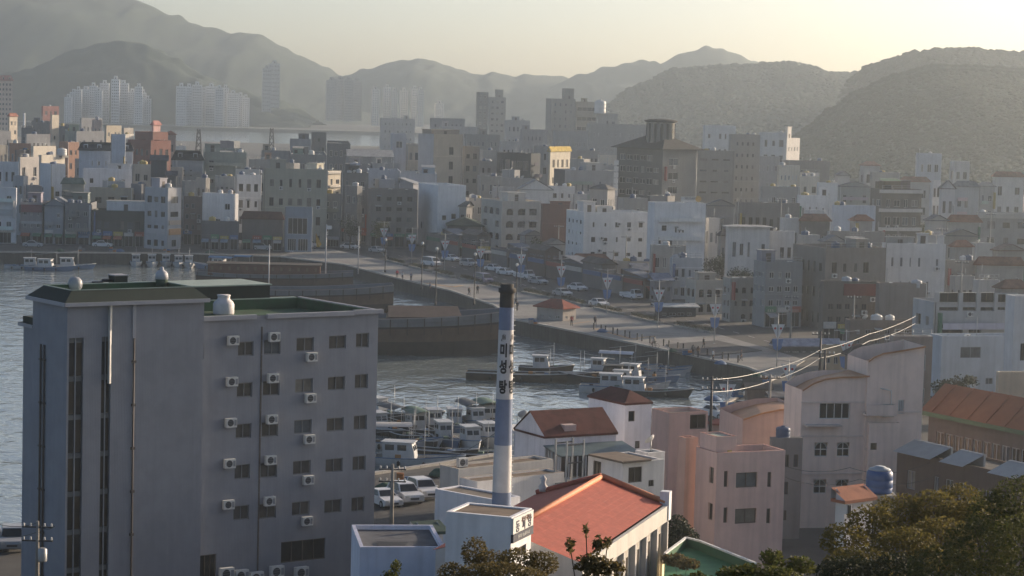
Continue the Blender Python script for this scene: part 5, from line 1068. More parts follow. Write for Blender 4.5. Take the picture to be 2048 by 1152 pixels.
# ---------------------------------------------------------------- grey mauve house with curved orange roofs and arched windows
mv = (.58, .475, .415); orr = mat('orange_metal_roof', (.42, .215, .11), .6, .12, 1.2)
def curved_block(name, label, px_top, D, th, depth, zb, ops_px=(), arch_px=(), c=mv, roofm_=orr, lip=.25, lipl=None):
    """wall whose top edge follows photo points px_top, under a curved sheet roof that rises to the rear"""
    a0 = AT(px_top[0][0], px_top[0][1], D); f = Fc((a0.x, D, zb), R(th)); root = thing(name, label, 'house', (a0.x, D, zb), R(th))
    top = [f.uv(*q) for q in px_top]; top[0] = (0, top[0][1]); m_ = wallm(c); W_ = top[-1][0]; mb = MB(); Hm = min(z for _, z in top) - .02
    ops_ = [f.rect(r) for r in ops_px] + [f.rect(r) for r in arch_px]
    ops_ = [o for o in ops_ if o[3] < Hm]
    wall_face(mb, (0, 0, 0), (1, 0, 0), W_, Hm, ops_, .18, m_, -1.5)
    for i in range(len(top) - 1):
        (u0, z0), (u1, z1) = top[i], top[i + 1]
        mb.face([(u0, 0, Hm), (u1, 0, Hm), (u1, 0, z1), (u0, 0, z0)], m_); mb.face([(u1, depth, -1.5), (u0, depth, -1.5), (u0, depth, z0), (u1, depth, z1)], m_)
    mb.face([(0, depth, -1.5), (0, 0, -1.5), (0, 0, top[0][1]), (0, depth, top[0][1])], m_); mb.face([(W_, 0, -1.5), (W_, depth, -1.5), (W_, depth, top[-1][1]), (W_, 0, top[-1][1])], m_)
    mb.build('wall', root); rb = MB(); lipl = lip if lipl is None else lipl; lp = lambda u: lipl + (lip - lipl) * u / W_
    for i in range(len(top) - 1):
        (u0, z0), (u1, z1) = top[i], top[i + 1]
        rb.face([(u0, -.2, z0 + .03), (u1, -.2, z1 + .03), (u1, depth, z1 + lp(u1)), (u0, depth, z0 + lp(u0))], roofm_); rb.face([(u0, -.2, z0 - .12), (u1, -.2, z1 - .12), (u1, -.2, z1 + .03), (u0, -.2, z0 + .03)], roofm_)
    rb.build('roof', root)
    na = len(arch_px)
    n1 = len(ops_) - na
    place_windows(root, 'B', W_, ops_[:n1], .18, 'four', FR_W, GLASS)
    if na: place_windows(root, 'B', W_, ops_[n1:], .18, 'arch', FR_W, GLASS)
    return root
cvt = curved_block('curved_roof_house', 'tall mauve house end with curved orange roof edge', [(1736, 722), (1748, 713), (1765, 706), (1785, 703), (1815, 698), (1850, 692)], 197, 12, 5, 1.5, [(1766, 808, 1788, 834), (1796, 800, 1808, 828)], lip=-1.0, lipl=-1.6)
cvm = curved_block('curved_roof_house', 'mauve house with swept orange roof, wide window and four arched windows', [(1604, 780), (1625, 766), (1650, 757), (1680, 753), (1710, 753), (1738, 751)], 196, 12, 4.5, 1.5, [(1639, 806, 1700, 838)], [(1629, 885, 1655, 913), (1674, 885, 1699, 913), (1627, 959, 1653, 987), (1671, 959, 1697, 987)], lip=.0, lipl=-1.1)
bld('mauve_wing', 'lower mauve front wall continuing right of the arched windows', 1737, 1739, 1800, 846, 196.6, 12, mv, zb=1.5, par=.1, clutter=0, pxB=[(1741, 886, 1754, 900)], dep=6, seed=34, style='one', fr=FR_D)
curved_block('curved_roof_house', 'low pink house with orange sheet roof left of the mauve one', [(1486, 838), (1520, 826), (1560, 818), (1604, 816)], 205, 12, 7, 1.5, [], (), (.40, .29, .26), lip=-.3, lipl=-.9)
bld('dark_annex', 'shaded green roofed annex between the pink and mauve houses', 1540, 1545, 1606, 876, 188, 12, (.20, .19, .18), zb=1.5, par=.3, rc=(.07, .09, .075), B=(3, 3), clutter=1, dep=6, seed=35)
for rt, W9, zz in ((cvm, 5.6, (3.1, 6.3, 9.2)), (cvt, 4.9, (5.2, 8.4))):
    for z9 in zz: m2 = MB(); m2.box(-.05, W9, -.10, -.004, z9, z9 + .14, wallm((.50, .42, .38))); m2.build('string_course', rt)
m2 = MB(); m2.tube([(2.25, -.12, 8.2), (2.15, -.12, 10.3), (1.2, -.12, 10.5)], .06, 6, FR_W); m2.build('drainpipe', cvt)
m2 = MB(); m2.box(-.3, 2.4, -1.0, -.004, 8.25, 8.4, wallm((.50, .42, .38))); m2.box(-.3, 2.4, -1.0, -.92, 8.4, 9.2, wallm((.54, .45, .4))); m2.build('balcony', cvt)
m2 = MB(); m2.box(.3, 3.4, -.9, -.004, 7.3, 7.42, wallm((.4, .35, .33))); m2.build('canopy', cvm)
# ---------------------------------------------------------------- orange roofed long house at the right edge
ol = bld('long_house', 'long house with orange tiled roof, green eaves and a row of windows', 1856, 2120, 2200, 872, 194, 30, (.13, .11, .10), zb=1.0, A=(12, 2), ww=.82, wh=.42, gl=GLASS_B, fr=FR_W, stA='two', roof='flat', par=.05, rc=(.1, .1, .1), clutter=0, drop=0, jit=0, seed=36)
tile_o = mat('orange_clay_tile', (.23, .11, .065), .8, .16, .9, 0, .15, 10)
mm = MB(); h_ = ol.h; wA_, wB_ = ol.wA, ol.wB
mm.face([(-.7, -.3, h_ - .05), (-.7, wA_ + .4, h_ - .05), (wB_ * .45, wA_ + .4, h_ + 2.3), (wB_ * .45, -.3, h_ + 2.3)][::-1], tile_o); mm.face([(wB_ * .45, -.3, h_ + 2.3), (wB_ * .45, wA_ + .4, h_ + 2.3), (wB_ + .5, wA_ + .4, h_), (wB_ + .5, -.3, h_)][::-1], tile_o)
mm.face([(0, wA_, h_ - .05), (wB_, wA_, h_ - .05), (wB_ * .45, wA_, h_ + 2.25)], wallm((.42, .22, .16))); mm.build('tiled_roof', ol.root)
mm = MB(); mm.box(-.75, -.45, -.3, wA_ + .4, h_ - .42, h_ - .06, mat('green_fascia', (.10, .16, .10), .7, .15)); mm.build('eave_board', ol.root)
for i in range(7):
    m2 = MB(); yy = wA_ * (i + .5) / 7; m2.tube([(-.7, yy, h_ + .02), (wB_ * .45, yy, h_ + 2.36)], .04, 4, tile_o); m2.build('roof_batten', ol.root)
lo = bld('brick_house', 'dark brown brick house with grey sheet porch below the orange roof', 1792, 2098, 2180, 966, 176, 30, (.085, .063, .054), zb=1.0, A=(10, 2), ww=.6, wh=.5, gl=GLASS_B, fr=FR_G, par=.2, rc=(.10, .095, .09), clutter=0, seed=37)
for fy0, fy1 in ((.50, .66), (.16, .34), (.72, .98)):
    m2 = MB(); m2.face([(-.8, fy0 * lo.wA, lo.h - .1), (-.8, fy1 * lo.wA, lo.h - .1), (1.6, fy1 * lo.wA, lo.h + .8), (1.6, fy0 * lo.wA, lo.h + .8)][::-1], mat('pale_sheet', (.30, .31, .31), .5, .12, 1)); m2.box(1.4, 1.6, fy0 * lo.wA, fy1 * lo.wA, lo.h - .3, lo.h + .78, METAL); m2.build('sheet_roof', lo.root)
# small house with the blue tank
sh_ = bld('small_house', 'little white house with orange roof below the blue tank', 1676, 1690, 1745, 1000, 131, 40, (.46, .44, .46), zb=6.0, roof='shed', rh=.6, rc=(.33, .14, .09), over=.2, clutter=0, dep=4, pxA=[(1694, 1010, 1702, 1030)], opsB=[], seed=38)
tp = AT(1758, 985, 136); q_ = thing('blue_tank', 'big blue plastic water tank above the bushes at lower right', 'water tank', tuple(tp))
mb = MB(); mb.lathe([(.72, 0), (.76, .06), (.78, .3), (.75, .34), (.79, .38), (.79, .75), (.76, .79), (.79, .83), (.77, 1.2), (.66, 1.34), (.62, 1.36)], 24, mat('blue_plastic', (.05, .10, .24), .45, .1)); mb.build('shell', q_)
mb = MB(); mb.lathe([(.66, 1.35), (.60, 1.44), (.34, 1.5), (.32, 1.56), (.03, 1.57)], 20, mat('pale_lid', (.34, .38, .42), .5)); mb.build('lid', q_)
mb = MB(); mb.box(-.9, .9, -.9, .9, -8, -.02, CONC); mb.build('plinth', q_)
# green terrace
gt = [AT(1330, 1084, 128), AT(1372, 1080, 133), AT(1400, 1090, 132), AT(1512, 1108, 126), AT(1505, 1160, 115), AT(1330, 1160, 112)]
zt_ = 10.3; q_ = thing('roof_terrace', 'green painted roof terrace with white kerb beside the red roof', 'terrace', (gt[0].x, gt[0].y, zt_))
pl = [(p_.x - gt[0].x, p_.y - gt[0].y) for p_ in gt]
mb = MB(); mb.prism(list(reversed(pl)), -7, 0, mat('green_paint_wall', (.06, .14, .08), .8, .2), top=mat('green_floor', (.035, .16, .065), .7, .2, 1.2)); mb.build('floor', q_)
for i in range(3):
    m2 = MB(); a, c = pl[i], pl[i + 1]; m2.beam((*a, .55), (*c, .55), .14, .1, WHITE); m2.build('kerb', q_)
    m2 = MB(); m2.beam((*a, .24), (*c, .24), .10, .50, mat('green_paint_wall', (.06, .14, .08), .8, .2)); m2.build('kerb_wall', q_)
# ---------------------------------------------------------------- plaza, roads, kerbs
PL = [G(560, 512.5), G(604, 499), G(664, 499), (G(760, 521)), G(900, 556), G(1010, 581), G(1130, 604), G(1300, 645), G(1440, 671), G(1545, 701), G(1610, 722), G(1556, 756)]
quay = [G(1498, 736.2), G(1290, 691.2), G(1130, 659.2), G(1031, 639.4), G(991, 611), G(906, 582.2), G(791, 555.2), G(690, 529.2)]
pp = [(p_.x, p_.y) for p_ in PL + quay]
mb = MB(); mb.prism(list(reversed(pp)), -.2, .14, CONC, top=PAVE); struct(mb.build('plaza'))
# quay coping: long pale kerb stones along the edge
mb = MB(); cap = mat('coping_stone', (.33, .315, .29), .9, .15, .8)
ed = [Vector((x, y, 0)) for x, y in H2]
for i in range(len(ed) - 1):
    a, c = ed[i], ed[i + 1]; n = max(1, int((c - a).length / 2.4))
    for j in range(n):
        q0 = a.lerp(c, (j + .01) / n); q1 = a.lerp(c, (j + .99) / n); mb.beam((q0.x, q0.y, .10), (q1.x, q1.y, .10), .55, .26, cap)
o = struct(mb.build('quay_coping'), 'stuff', 'row of pale coping stones along the quay edge'); o['category'] = 'kerb'
def strip(name, pts, w, z, m_):
    mb = MB()
    for i in range(len(pts) - 1):
        a, c = pts[i], pts[i + 1]; d = (c - a).normalized(); n = Vector((-d.y, d.x, 0)) * (w / 2)
        mb.face([(a - n).to_tuple()[:2] + (z,), (c - n).to_tuple()[:2] + (z,), (c + n).to_tuple()[:2] + (z,), (a + n).to_tuple()[:2] + (z,)][::-1], m_)
    return mb
# orange streaks of low sunlight painted onto the plaza
band = mat('sunlight_orange', (.34, .23, .14), .85, .2, .6)
for k_, (pts, w) in enumerate((([(1140, 648), (1180, 643)], .5), ([(1190, 657), (1262, 678), (1310, 672)], .9), ([(850, 566), (905, 574), (925, 571)], 1.1))):
    struct(strip('sun_streak', [G(*q, .14) for q in pts], w, .146 + .004 * k_, band).build('sun_streak'))
# waterfront road with lane lines on the left, street beside the plaza
road = [G(-80, 497), G(200, 499), G(420, 502), G(560, 503), G(650, 493)]
struct(strip('road', road, 9.0, .02, ASPH).build('road'))
st = [G(650, 492), G(800, 512), G(960, 545), G(1100, 585), G(1250, 618), G(1400, 645), G(1560, 690)]
struct(strip('road', st, 9.5, .024, ASPH).build('road'))
lines = mat('road_paint', (.5, .5, .47), .8, .2, 1)
for i in range(26):
    a = st[0].lerp(st[1], 0) if 0 else None
def along(pts, f):
    Ls = [(pts[i + 1] - pts[i]).length for i in range(len(pts) - 1)]; t_ = f * sum(Ls)
    for i, l in enumerate(Ls):
        if t_ <= l: return pts[i].lerp(pts[i + 1], t_ / l), (pts[i + 1] - pts[i]).normalized()
        t_ -= l
    return pts[-1], (pts[-1] - pts[-2]).normalized()
mb = MB()
for i in range(34):
    p_, d = along(st, (i + .2) / 34); mb.beam((p_ - d * 1.2).to_tuple()[:2] + (.03,), (p_ + d * 1.2).to_tuple()[:2] + (.03,), .14, .008, lines)
struct(mb.build('lane_marking'), 'stuff', 'broken white centre line of the plaza street')
# dark performance deck
dk = [G(1332, 689, .2), G(1434, 681, .2), G(1524, 701, .2), G(1421, 712, .2), G(1351, 705, .2)]
mb = MB(); dm = mat('dark_decking', (.055, .055, .058), .8, .15, .8); mb.prism([(p_.x, p_.y) for p_ in reversed(dk)], .146, .24, dm)
o = mb.build('stage_deck'); tag(o, 'dark flat deck panel laid on the plaza near the quay', 'deck')
# car park on the near quay
cp = [G(752, 955), G(880, 938), G(905, 990), G(890, 1060), G(752, 1060)]
mb = MB(); mb.face([(p_.x, p_.y, .012) for p_ in reversed(cp)], ASPH); struct(mb.build('car_park'))

# ---------------------------------------------------------------- vehicles
CARG = mat('car_glass', (.015, .017, .02), .08, .1, spec=.6); TYRE = RUBBER; RIM = mat('wheel_rim', (.40, .40, .41), .4, .1, metal=.5); LAMP = mat('headlight_glass', (.55, .55, .52), .15, .05, spec=.6); TAIL = mat('tail_light', (.25, .02, .02), .3, .1)
_wheel = {}
def wheel_mesh(r):
    if r not in _wheel:
        mb = MB(); mb.tube([(0, -.1, 0), (0, .1, 0)], r, 14, TYRE, smooth=False); _wheel[r] = mb.mesh('wheel'); m9 = MB(); m9.tube([(0, -.115, 0), (0, .115, 0)], r * .6, 10, RIM, smooth=False); _wheel[(r, 'rim')] = m9.mesh('rim')
    return _wheel[r]
def extrude_profile(mb, prof, hw, m_, taper=None, x_skip=()):
    """side profile [(x, z)] clockwise-from-front-bottom, extruded to +-hw (taper: half width as a function of z)"""
    f = taper or (lambda z: hw); n = len(prof)
    Lp = [(x, -f(z), z) for x, z in prof]; Rp = [(x, f(z), z) for x, z in prof]
    mb.face(Lp, m_); mb.face(list(reversed(Rp)), m_)
    for i in range(n):
        j = (i + 1) % n; mb.face([Lp[j], Lp[i], Rp[i], Rp[j]], m_)
def make_car(name, label, col, kind='sedan', group=None, cat='car'):
    root = thing(name, label, cat, group=group); pm = mat('car_paint', col, .35, .05, 1, spec=.5)
    if kind == 'sedan': Lh, hw, zb, belt, top = 2.2, .88, .22, .85, 1.42; cab = [(-1.45, .9), (-1.0, 1.38), (.25, 1.42), (1.0, .9)]; lower = [(2.2, .35), (2.22, .62), (2.05, .78), (1.05, .90), (-1.5, .93), (-2.15, .88), (-2.22, .55), (-2.15, .3), (-1.8, .22), (1.9, .22)]
    elif kind == 'suv': Lh, hw, zb, belt, top = 2.25, .93, .26, 1.0, 1.70; cab = [(-2.0, 1.02), (-1.75, 1.62), (-.2, 1.70), (.35, 1.66), (1.05, 1.02)]; lower = [(2.25, .4), (2.27, .75), (2.15, .93), (1.15, 1.04), (-2.0, 1.06), (-2.22, .95), (-2.27, .6), (-2.2, .34), (-1.8, .26), (1.95, .26)]
    elif kind == 'van': Lh, hw, zb, belt, top = 2.35, .92, .26, 1.0, 1.95; cab = [(-2.3, 1.02), (-2.25, 1.88), (-.9, 1.95), (1.25, 1.9), (1.95, 1.05)]; lower = [(2.4, .4), (2.42, .8), (2.25, 1.0), (1.9, 1.06), (-2.32, 1.06), (-2.38, .6), (-2.3, .34), (-1.8, .26), (2.0, .26)]
    else: Lh, hw, zb, belt, top = 2.5, .88, .3, 1.0, 1.95; cab = [(.9, 1.0), (.85, 1.85), (1.8, 1.9), (2.3, 1.1)]; lower = [(2.45, .4), (2.5, .8), (2.4, 1.1), (.85, 1.12), (.8, .75), (-2.5, .72), (-2.5, .5), (-1.8, .36), (2.0, .3)]
    mb = MB(); extrude_profile(mb, lower, hw, pm, lambda z: hw - .05 * abs(z - .62)); body = mb.build('body', root)
    zt = max(z for _, z in cab); zl = min(z for _, z in cab); ft = lambda z: hw - .02 - .20 * (z - zl) / (zt - zl)
    mb = MB(); extrude_profile(mb, cab, hw, pm, ft); mb.build('cabin', root)
    # glass panes standing just proud of the cabin
    def inset(pts, k_):
        cx = sum(p_[0] for p_ in pts) / len(pts); cz_ = sum(p_[1] for p_ in pts) / len(pts); return [(cx + (x - cx) * k_, cz_ + (z - cz_) * k_) for x, z in pts]
    sidep = inset(cab, .84)
    for s_ in (-1, 1):
        mb = MB(); q = [(x, s_ * (ft(z) + .008), z) for x, z in sidep]; mb.face(q if s_ < 0 else list(reversed(q)), CARG); mb.build('side_window', root)
    for (a, c), nm in (((cab[-1], cab[-2]), 'windscreen'), ((cab[0], cab[1]), 'rear_window')):
        mb = MB(); sgn = 1 if nm == 'windscreen' else -1; e = .012 * sgn
        p0 = (a[0] + (c[0] - a[0]) * .1 + e, a[1] + (c[1] - a[1]) * .1 + .012); p1 = (a[0] + (c[0] - a[0]) * .9 + e, a[1] + (c[1] - a[1]) * .9 + .012)
        q = [(p0[0], -ft(p0[1]) * .92, p0[1]), (p0[0], ft(p0[1]) * .92, p0[1]), (p1[0], ft(p1[1]) * .92, p1[1]), (p1[0], -ft(p1[1]) * .92, p1[1])]; mb.face(q if sgn > 0 else list(reversed(q)), CARG); mb.build(nm, root)
    fx = lower[1][0]
    for s_ in (-1, 1):
        mb = MB(); mb.box(fx - .12, fx + .02, s_ * (hw - .24) - .16, s_ * (hw - .24) + .16, lower[1][1] - .02, lower[1][1] + .13, LAMP); mb.build('headlight', root)
        mb = MB(); mb.box(-fx - .02, -fx + .1, s_ * (hw - .2) - .12, s_ * (hw - .2) + .12, .7, .86, TAIL); mb.build('tail_light', root)
    mb = MB(); mb.box(fx - .06, fx + .025, -.4, .4, lower[1][1] - .22, lower[1][1] - .06, DARKM); mb.build('grille', root)
    if kind in ('sedan', 'suv'):
        for s_ in (-1, 1): mb = MB(); mb.box(.72, .9, s_ * (hw + .08) - .08, s_ * (hw + .08) + .08, belt, belt + .14, pm); mb.build('wing_mirror', root)
    if kind == 'truck':
        mb = MB(); mb.box(-2.5, .75, -.86, .86, .74, .82, METAL); mb.box(-2.5, -2.44, -.86, .86, .82, 1.15, pm); mb.box(-2.44, .75, -.86, -.8, .82, 1.15, pm); mb.box(-2.44, .75, .8, .86, .82, 1.15, pm); mb.build('load_bed', root)
    if kind == 'box':
        mb = MB(); mb.box(-2.5, .7, -.92, .92, .78, 2.6, WHITE); mb.build('cargo_box', root)
    r_ = .33 if kind != 'truck' else .30
    for x in (1.38, -1.38):
        for s_ in (-1, 1): w9 = link('wheel', wheel_mesh(r_), root, (x, s_ * (hw - .08), r_), 0); link('rim', _wheel[(r_, 'rim')], w9)
    return root
def put(o, px, py, heading, z=.03):
    p_ = G(px, py, z); o.location = (p_.x, p_.y, z); o.rotation_euler = (0, 0, R(heading)); return o
CW, CS, CK, CB, CR_ = (.62, .62, .63), (.36, .37, .39), (.03, .03, .035), (.06, .10, .22), (.30, .04, .035)
for px, py, hd, c, kd, lab in [
    (767, 1010, -62, CW, 'sedan', 'white saloon parked half behind the grey building'),
    (809, 1003, -64, CW, 'suv', 'white car with dark windscreen in the middle of the quay car park'),
    (845, 994, -66, CW, 'suv', 'white off-road car parked nearest the white gable wall'),
    (66, 494, 4, CS, 'sedan', 'pale saloon on the left waterfront road before the gabled shop'), (205, 494, 2, CW, 'sedan', 'white saloon before the dark restaurant'),
    (300, 494, 3, CW, 'box', 'white box van before the corner building'), (455, 496, 6, CS, 'sedan', 'silver saloon before the low lit shops'),
    (525, 500, -10, CS, 'suv', 'grey off-road car near the red roofed shop'), (620, 496, -8, CW, 'suv', 'white car under the yellow flag'),
    (700, 498, -30, CW, 'sedan', 'white saloon near the far flagpole'), (755, 505, -48, CS, 'sedan', 'silver saloon at the far end of the plaza street'), (862, 532, -52, CW, 'van', 'white van stopped at the plaza kerb'),
    (902, 522, -50, CW, 'sedan', 'white saloon behind the blue banner post'), (938, 533, -52, CS, 'suv', 'silver car beside the parked white saloon'), (966, 566, -60, (.25, .22, .30), 'van', 'dull violet van on the plaza side of the street'),
    (988, 542, -50, CW, 'sedan', 'white saloon before the cream arcade'), (1012, 550, -50, CW, 'sedan', 'white saloon parked right of the arcade pair'), (1048, 558, -54, CW, 'truck', 'white pickup near the third banner post'),
    (1076, 568, -54, CS, 'sedan', 'silver saloon in the street below the brick wall'), (1125, 592, -60, CS, 'sedan', 'grey saloon waiting by the red roofed booth'), (1155, 581, -56, CW, 'sedan', 'white saloon in front of the big white building'),
    (1198, 613, -62, CW, 'sedan', 'white saloon beside the plaza steps'), (1262, 598, -58, CW, 'truck', 'pale pickup parked opposite the plaza'),
    (1432, 834, -40, CW, 'sedan', 'white saloon behind the pink house roof'), (1466, 842, -50, CW, 'sedan', 'white saloon beside the red roofed kiosk'), (1500, 832, -60, CK, 'suv', 'black car on the market street'),
    (24, 1096, -78, CS, 'suv', 'silver car front at the bottom left corner')]:
    put(make_car('parked_car', lab, c, kd, 'vehicles around the harbour', {'box': 'van', 'van': 'van', 'truck': 'truck'}.get(kd, 'car')), px, py, hd)

# ---------------------------------------------------------------- boats
def loft(mb, secs, m_, cap=True, smooth=True):
    n0 = len(mb.v); k = len(secs[0])
    for s_ in secs: mb.v += [tuple(p_) for p_ in s_]
    for j in range(len(secs) - 1):
        for i in range(k - 1):
            a = n0 + j * k + i; mb.f.append((a, a + k, a + k + 1, a + 1)); mb.mi.append(mb.m(m_)); mb.sm.append(smooth)
    if cap: mb.f.append(tuple(n0 + i for i in range(k))); mb.mi.append(mb.m(m_)); mb.sm.append(False)
def hull(mb, L, B, fb, sheer, m_, bow=.45, stern=.85, draft=.4):
    """open hull: stern at x = 0, bow at x = L, waterline at z = 0"""
    n = 10; secs = []; edge = []
    for j in range(n + 1):
        t_ = j / n; w = B / 2 * (stern + (1 - stern) * min(1, t_ * 3)) * (1 - max(0, (t_ - (1 - bow)) / bow) ** 2.2); w = max(w, .03)
        zs = fb + sheer * max(0, t_ - .35) ** 2 * 2.4 + .15 * sheer * (1 - t_) ** 2; rake = .09 * L * max(0, t_ - .8) * 5
        x = L * t_
        sec = [(x + rake, -w, zs), (x + rake * .6, -w * .93, zs * .45), (x + rake * .2, -w * .74, -.02), (x, -w * .4, -draft), (x, 0, -draft * 1.1), (x, w * .4, -draft), (x + rake * .2, w * .74, -.02), (x + rake * .6, w * .93, zs * .45), (x + rake, w, zs)]
        secs.append(sec); edge.append((x + rake, w, zs))
    loft(mb, secs, m_); return edge
BW = mat('boat_white', (.44, .45, .46), .5, .1, 1.5, .15); BB = mat('boat_blue', (.10, .16, .26), .5, .15, 1.5); BD = mat('boat_dark', (.045, .042, .038), .7, .2, 1.5); DECK = mat('boat_deck', (.20, .19, .17), .85, .2, 1.5); GRNC = mat('green_cover', (.10, .16, .12), .7, .2, 1.5); WOODB = mat('tarred_wood', (.07, .055, .042), .85, .25, .9)
def make_boat(name, label, px, py, heading, L=8.0, B=2.5, fb=.75, hm=None, cabin='mid', canopy=None, cm=None, group='fishing boats in the basin', mast=True):
    p_ = G(px, py, WATER_Z); root = thing(name, label, 'boat', (p_.x, p_.y, WATER_Z), R(heading), group)
    hm = hm or BW; mb = MB(); ed_ = [(x - L / 2, w, z) for x, w, z in hull(mb, L, B, fb, .5, hm)]
    mb.v = [(x - L / 2, y, z) for x, y, z in mb.v]; mb.build('hull', root)
    mb = MB()
    for i in range(len(ed_) - 1):
        a, c = ed_[i], ed_[i + 1]; mb.face([(a[0], -a[1] * .95, a[2] - .2), (c[0], -c[1] * .95, c[2] - .2), (c[0], c[1] * .95, c[2] - .2), (a[0], a[1] * .95, a[2] - .2)], DECK)
    mb.build('deck', root)
    for s_ in (-1, 1):
        mb = MB(); mb.tube([(x, s_ * w, z + .02) for x, w, z in ed_], .06, 5, BB if hm is BW else BW); mb.build('gunwale', root)
    cm = cm or BW; z0 = fb - .15
    if cabin:
        x0 = {'aft': -L * .42, 'mid': -L * .22, 'fore': .0}[cabin]; x1 = x0 + L * .32; w = B * .32; hgt = 1.75
        mb = MB(); prof = [(x1, z0), (x0, z0), (x0, z0 + hgt), (x1 - .35, z0 + hgt), (x1 - .1, z0 + hgt * .5)]; extrude_profile(mb, [(x, z) for x, z in prof][::-1], w, cm); mb.build('wheelhouse', root)
        mb = MB(); mb.box(x0 - .15, x1 - .1, -w - .12, w + .12, z0 + hgt, z0 + hgt + .09, cm); mb.build('wheelhouse_roof', root)
        for s_ in (-1, 1):
            for i in range(2):
                xa = x0 + .25 + i * (x1 - x0 - .8) / 2; mb = MB(); q = [(xa, s_ * (w + .01), z0 + hgt * .55), (xa + (x1 - x0) * .28, s_ * (w + .01), z0 + hgt * .55), (xa + (x1 - x0) * .28, s_ * (w + .01), z0 + hgt * .88), (xa, s_ * (w + .01), z0 + hgt * .88)]; mb.face(q if s_ < 0 else q[::-1], GLASS); mb.build('window', root)
        for i in range(2):
            ya = -w * .85 + i * w * .9; mb = MB(); mb.face([(x1 - .09, ya, z0 + hgt * .55), (x1 - .09, ya + w * .75, z0 + hgt * .55), (x1 - .31, ya + w * .75, z0 + hgt * .9), (x1 - .31, ya, z0 + hgt * .9)], GLASS); mb.build('window', root)
    if canopy:
        xa, xb = (-L * .46, L * .15); zc = z0 + 2.25; mb = MB(); k = 6; w = B * .46
        for i in range(k):
            a0 = -1 + 2 * i / k; a1 = -1 + 2 * (i + 1) / k
            mb.face([(xa, w * a0, zc - .3 * a0 * a0), (xb, w * a0, zc - .3 * a0 * a0), (xb, w * a1, zc - .3 * a1 * a1), (xa, w * a1, zc - .3 * a1 * a1)], canopy)
            mb.face([(xa, w * a0, zc - .05 - .3 * a0 * a0), (xa, w * a1, zc - .05 - .3 * a1 * a1), (xb, w * a1, zc - .05 - .3 * a1 * a1), (xb, w * a0, zc - .05 - .3 * a0 * a0)], canopy)
        mb.build('canopy', root)
        for x in (xa + .1, xb - .1):
            for s_ in (-1, 1): mb = MB(); mb.tube([(x, s_ * w * .96, z0), (x, s_ * w * .96, zc - .3)], .03, 5, METAL); mb.build('canopy_post', root)
    if mast:
        mb = MB(); mb.tube([(L * .18, 0, z0), (L * .18, 0, z0 + 3.6)], .05, 6, METAL, .03); mb.tube([(L * .18, 0, z0 + 3.2), (-L * .3, 0, z0 + 2.6)], .025, 4, METAL); mb.build('mast', root)
    rnd = random.Random(int(px + py))
    for i in range(4):
        mb = MB(); x = L * rnd.uniform(-.4, .38); y = rnd.uniform(-.3, .3) * B; s_ = rnd.uniform(.2, .4); mb.box(x - s_, x + s_, y - s_ * .7, y + s_ * .7, z0 - .06, z0 + rnd.uniform(.25, .55), rnd.choice([GRNC, BB, DECK, mat('fish_crate', (.30, .16, .06), .7), BD])); mb.build('crate', root)
    mb = MB(); 
    for s_ in (-1, 1):
        for i in range(3): mb.lathe([(.05, -.28), (.17, -.15), (.17, .15), (.05, .28)], 8, RUBBER, -L * .3 + i * L * .25, s_ * (B / 2 + .08), fb * .5)
    mb.build('fenders', root); root.children[-1]['kind'] = 'stuff'
    return root
make_boat('fishing_boat', 'white fishing boat with long wheelhouse beside the grey building', 812, 932, -8, 10.5, 3.0, .9, cabin='mid', mast=True)
make_boat('fishing_boat', 'boat with flat white canopy behind the long wheelhouse boat', 800, 896, 8, 8, 2.6, .7, cabin=None, canopy=mat('white_canopy', (.5, .47, .44), .7, .1))
make_boat('fishing_boat', 'boat with pale green rounded cover nearest the striped chimney', 978, 850, -75, 8, 2.6, .7, cabin='mid', canopy=GRNC, hm=BW)
make_boat('fishing_boat', 'boat with grey cover second from the chimney', 944, 852, -70, 7.4, 2.4, .7, cabin='fore', canopy=mat('grey_cover', (.09, .095, .1), .7))
make_boat('fishing_boat', 'white cabin boat moored nearest the chimney foot', 968, 886, -70, 7.6, 2.5, .8, cabin='fore', mast=False)
make_boat('fishing_boat', 'white cabin boat with blue rail second from the chimney foot', 933, 893, -72, 8, 2.5, .8, cabin='fore', mast=False)
make_boat('fishing_boat', 'grey open boat full of gear in the middle of the moored row', 896, 888, -74, 8, 2.4, .6, cabin='aft', hm=BB)
make_boat('fishing_boat', 'dark work boat heaped with nets left of the cabin boats', 852, 890, -78, 8, 2.5, .6, cabin=None, hm=BD)
make_boat('fishing_boat', 'dark boat with covered green net pile behind the net boat', 842, 868, -70, 8.5, 2.6, .6, cabin='aft', hm=BD, canopy=GRNC)
make_boat('fishing_boat', 'dark low boat at the left end of the moored row', 795, 858, -60, 8, 2.5, .6, cabin=None, hm=BD, canopy=mat('grey_cover', (.09, .095, .1), .7))
make_boat('fishing_boat', 'dark boat with grey tented cover by the building corner', 775, 838, -50, 7, 2.4, .7, cabin='aft', hm=BD)
for px, py, hd, cb_, hm_, cv_, lab in [(770, 868, -60, 'aft', BD, None, 'dark boat tight against the grey building corner'), (818, 880, -58, None, BD, None, 'dark open boat in the left of the moored row'), (868, 858, -74, 'mid', BD, None, 'dark cabin boat at the back of the moored row'), (912, 860, -82, 'aft', BB, None, 'blue hulled boat third from the chimney'),
        (880, 912, -20, None, BD, None, 'low dark boat across the front of the moored row'), (950, 918, -15, None, BD, None, 'dark flat boat behind the concrete roof'), (1140, 760, -6, None, BD, None, 'dark flat lighter between barge and tied up boat'), (1275, 775, -12, 'aft', BW, None, 'little cabin boat behind the bright lamp boat')]:
    make_boat('fishing_boat', lab, px, py, hd, 7.5, 2.4, .6, cabin=cb_, hm=hm_, canopy=cv_)
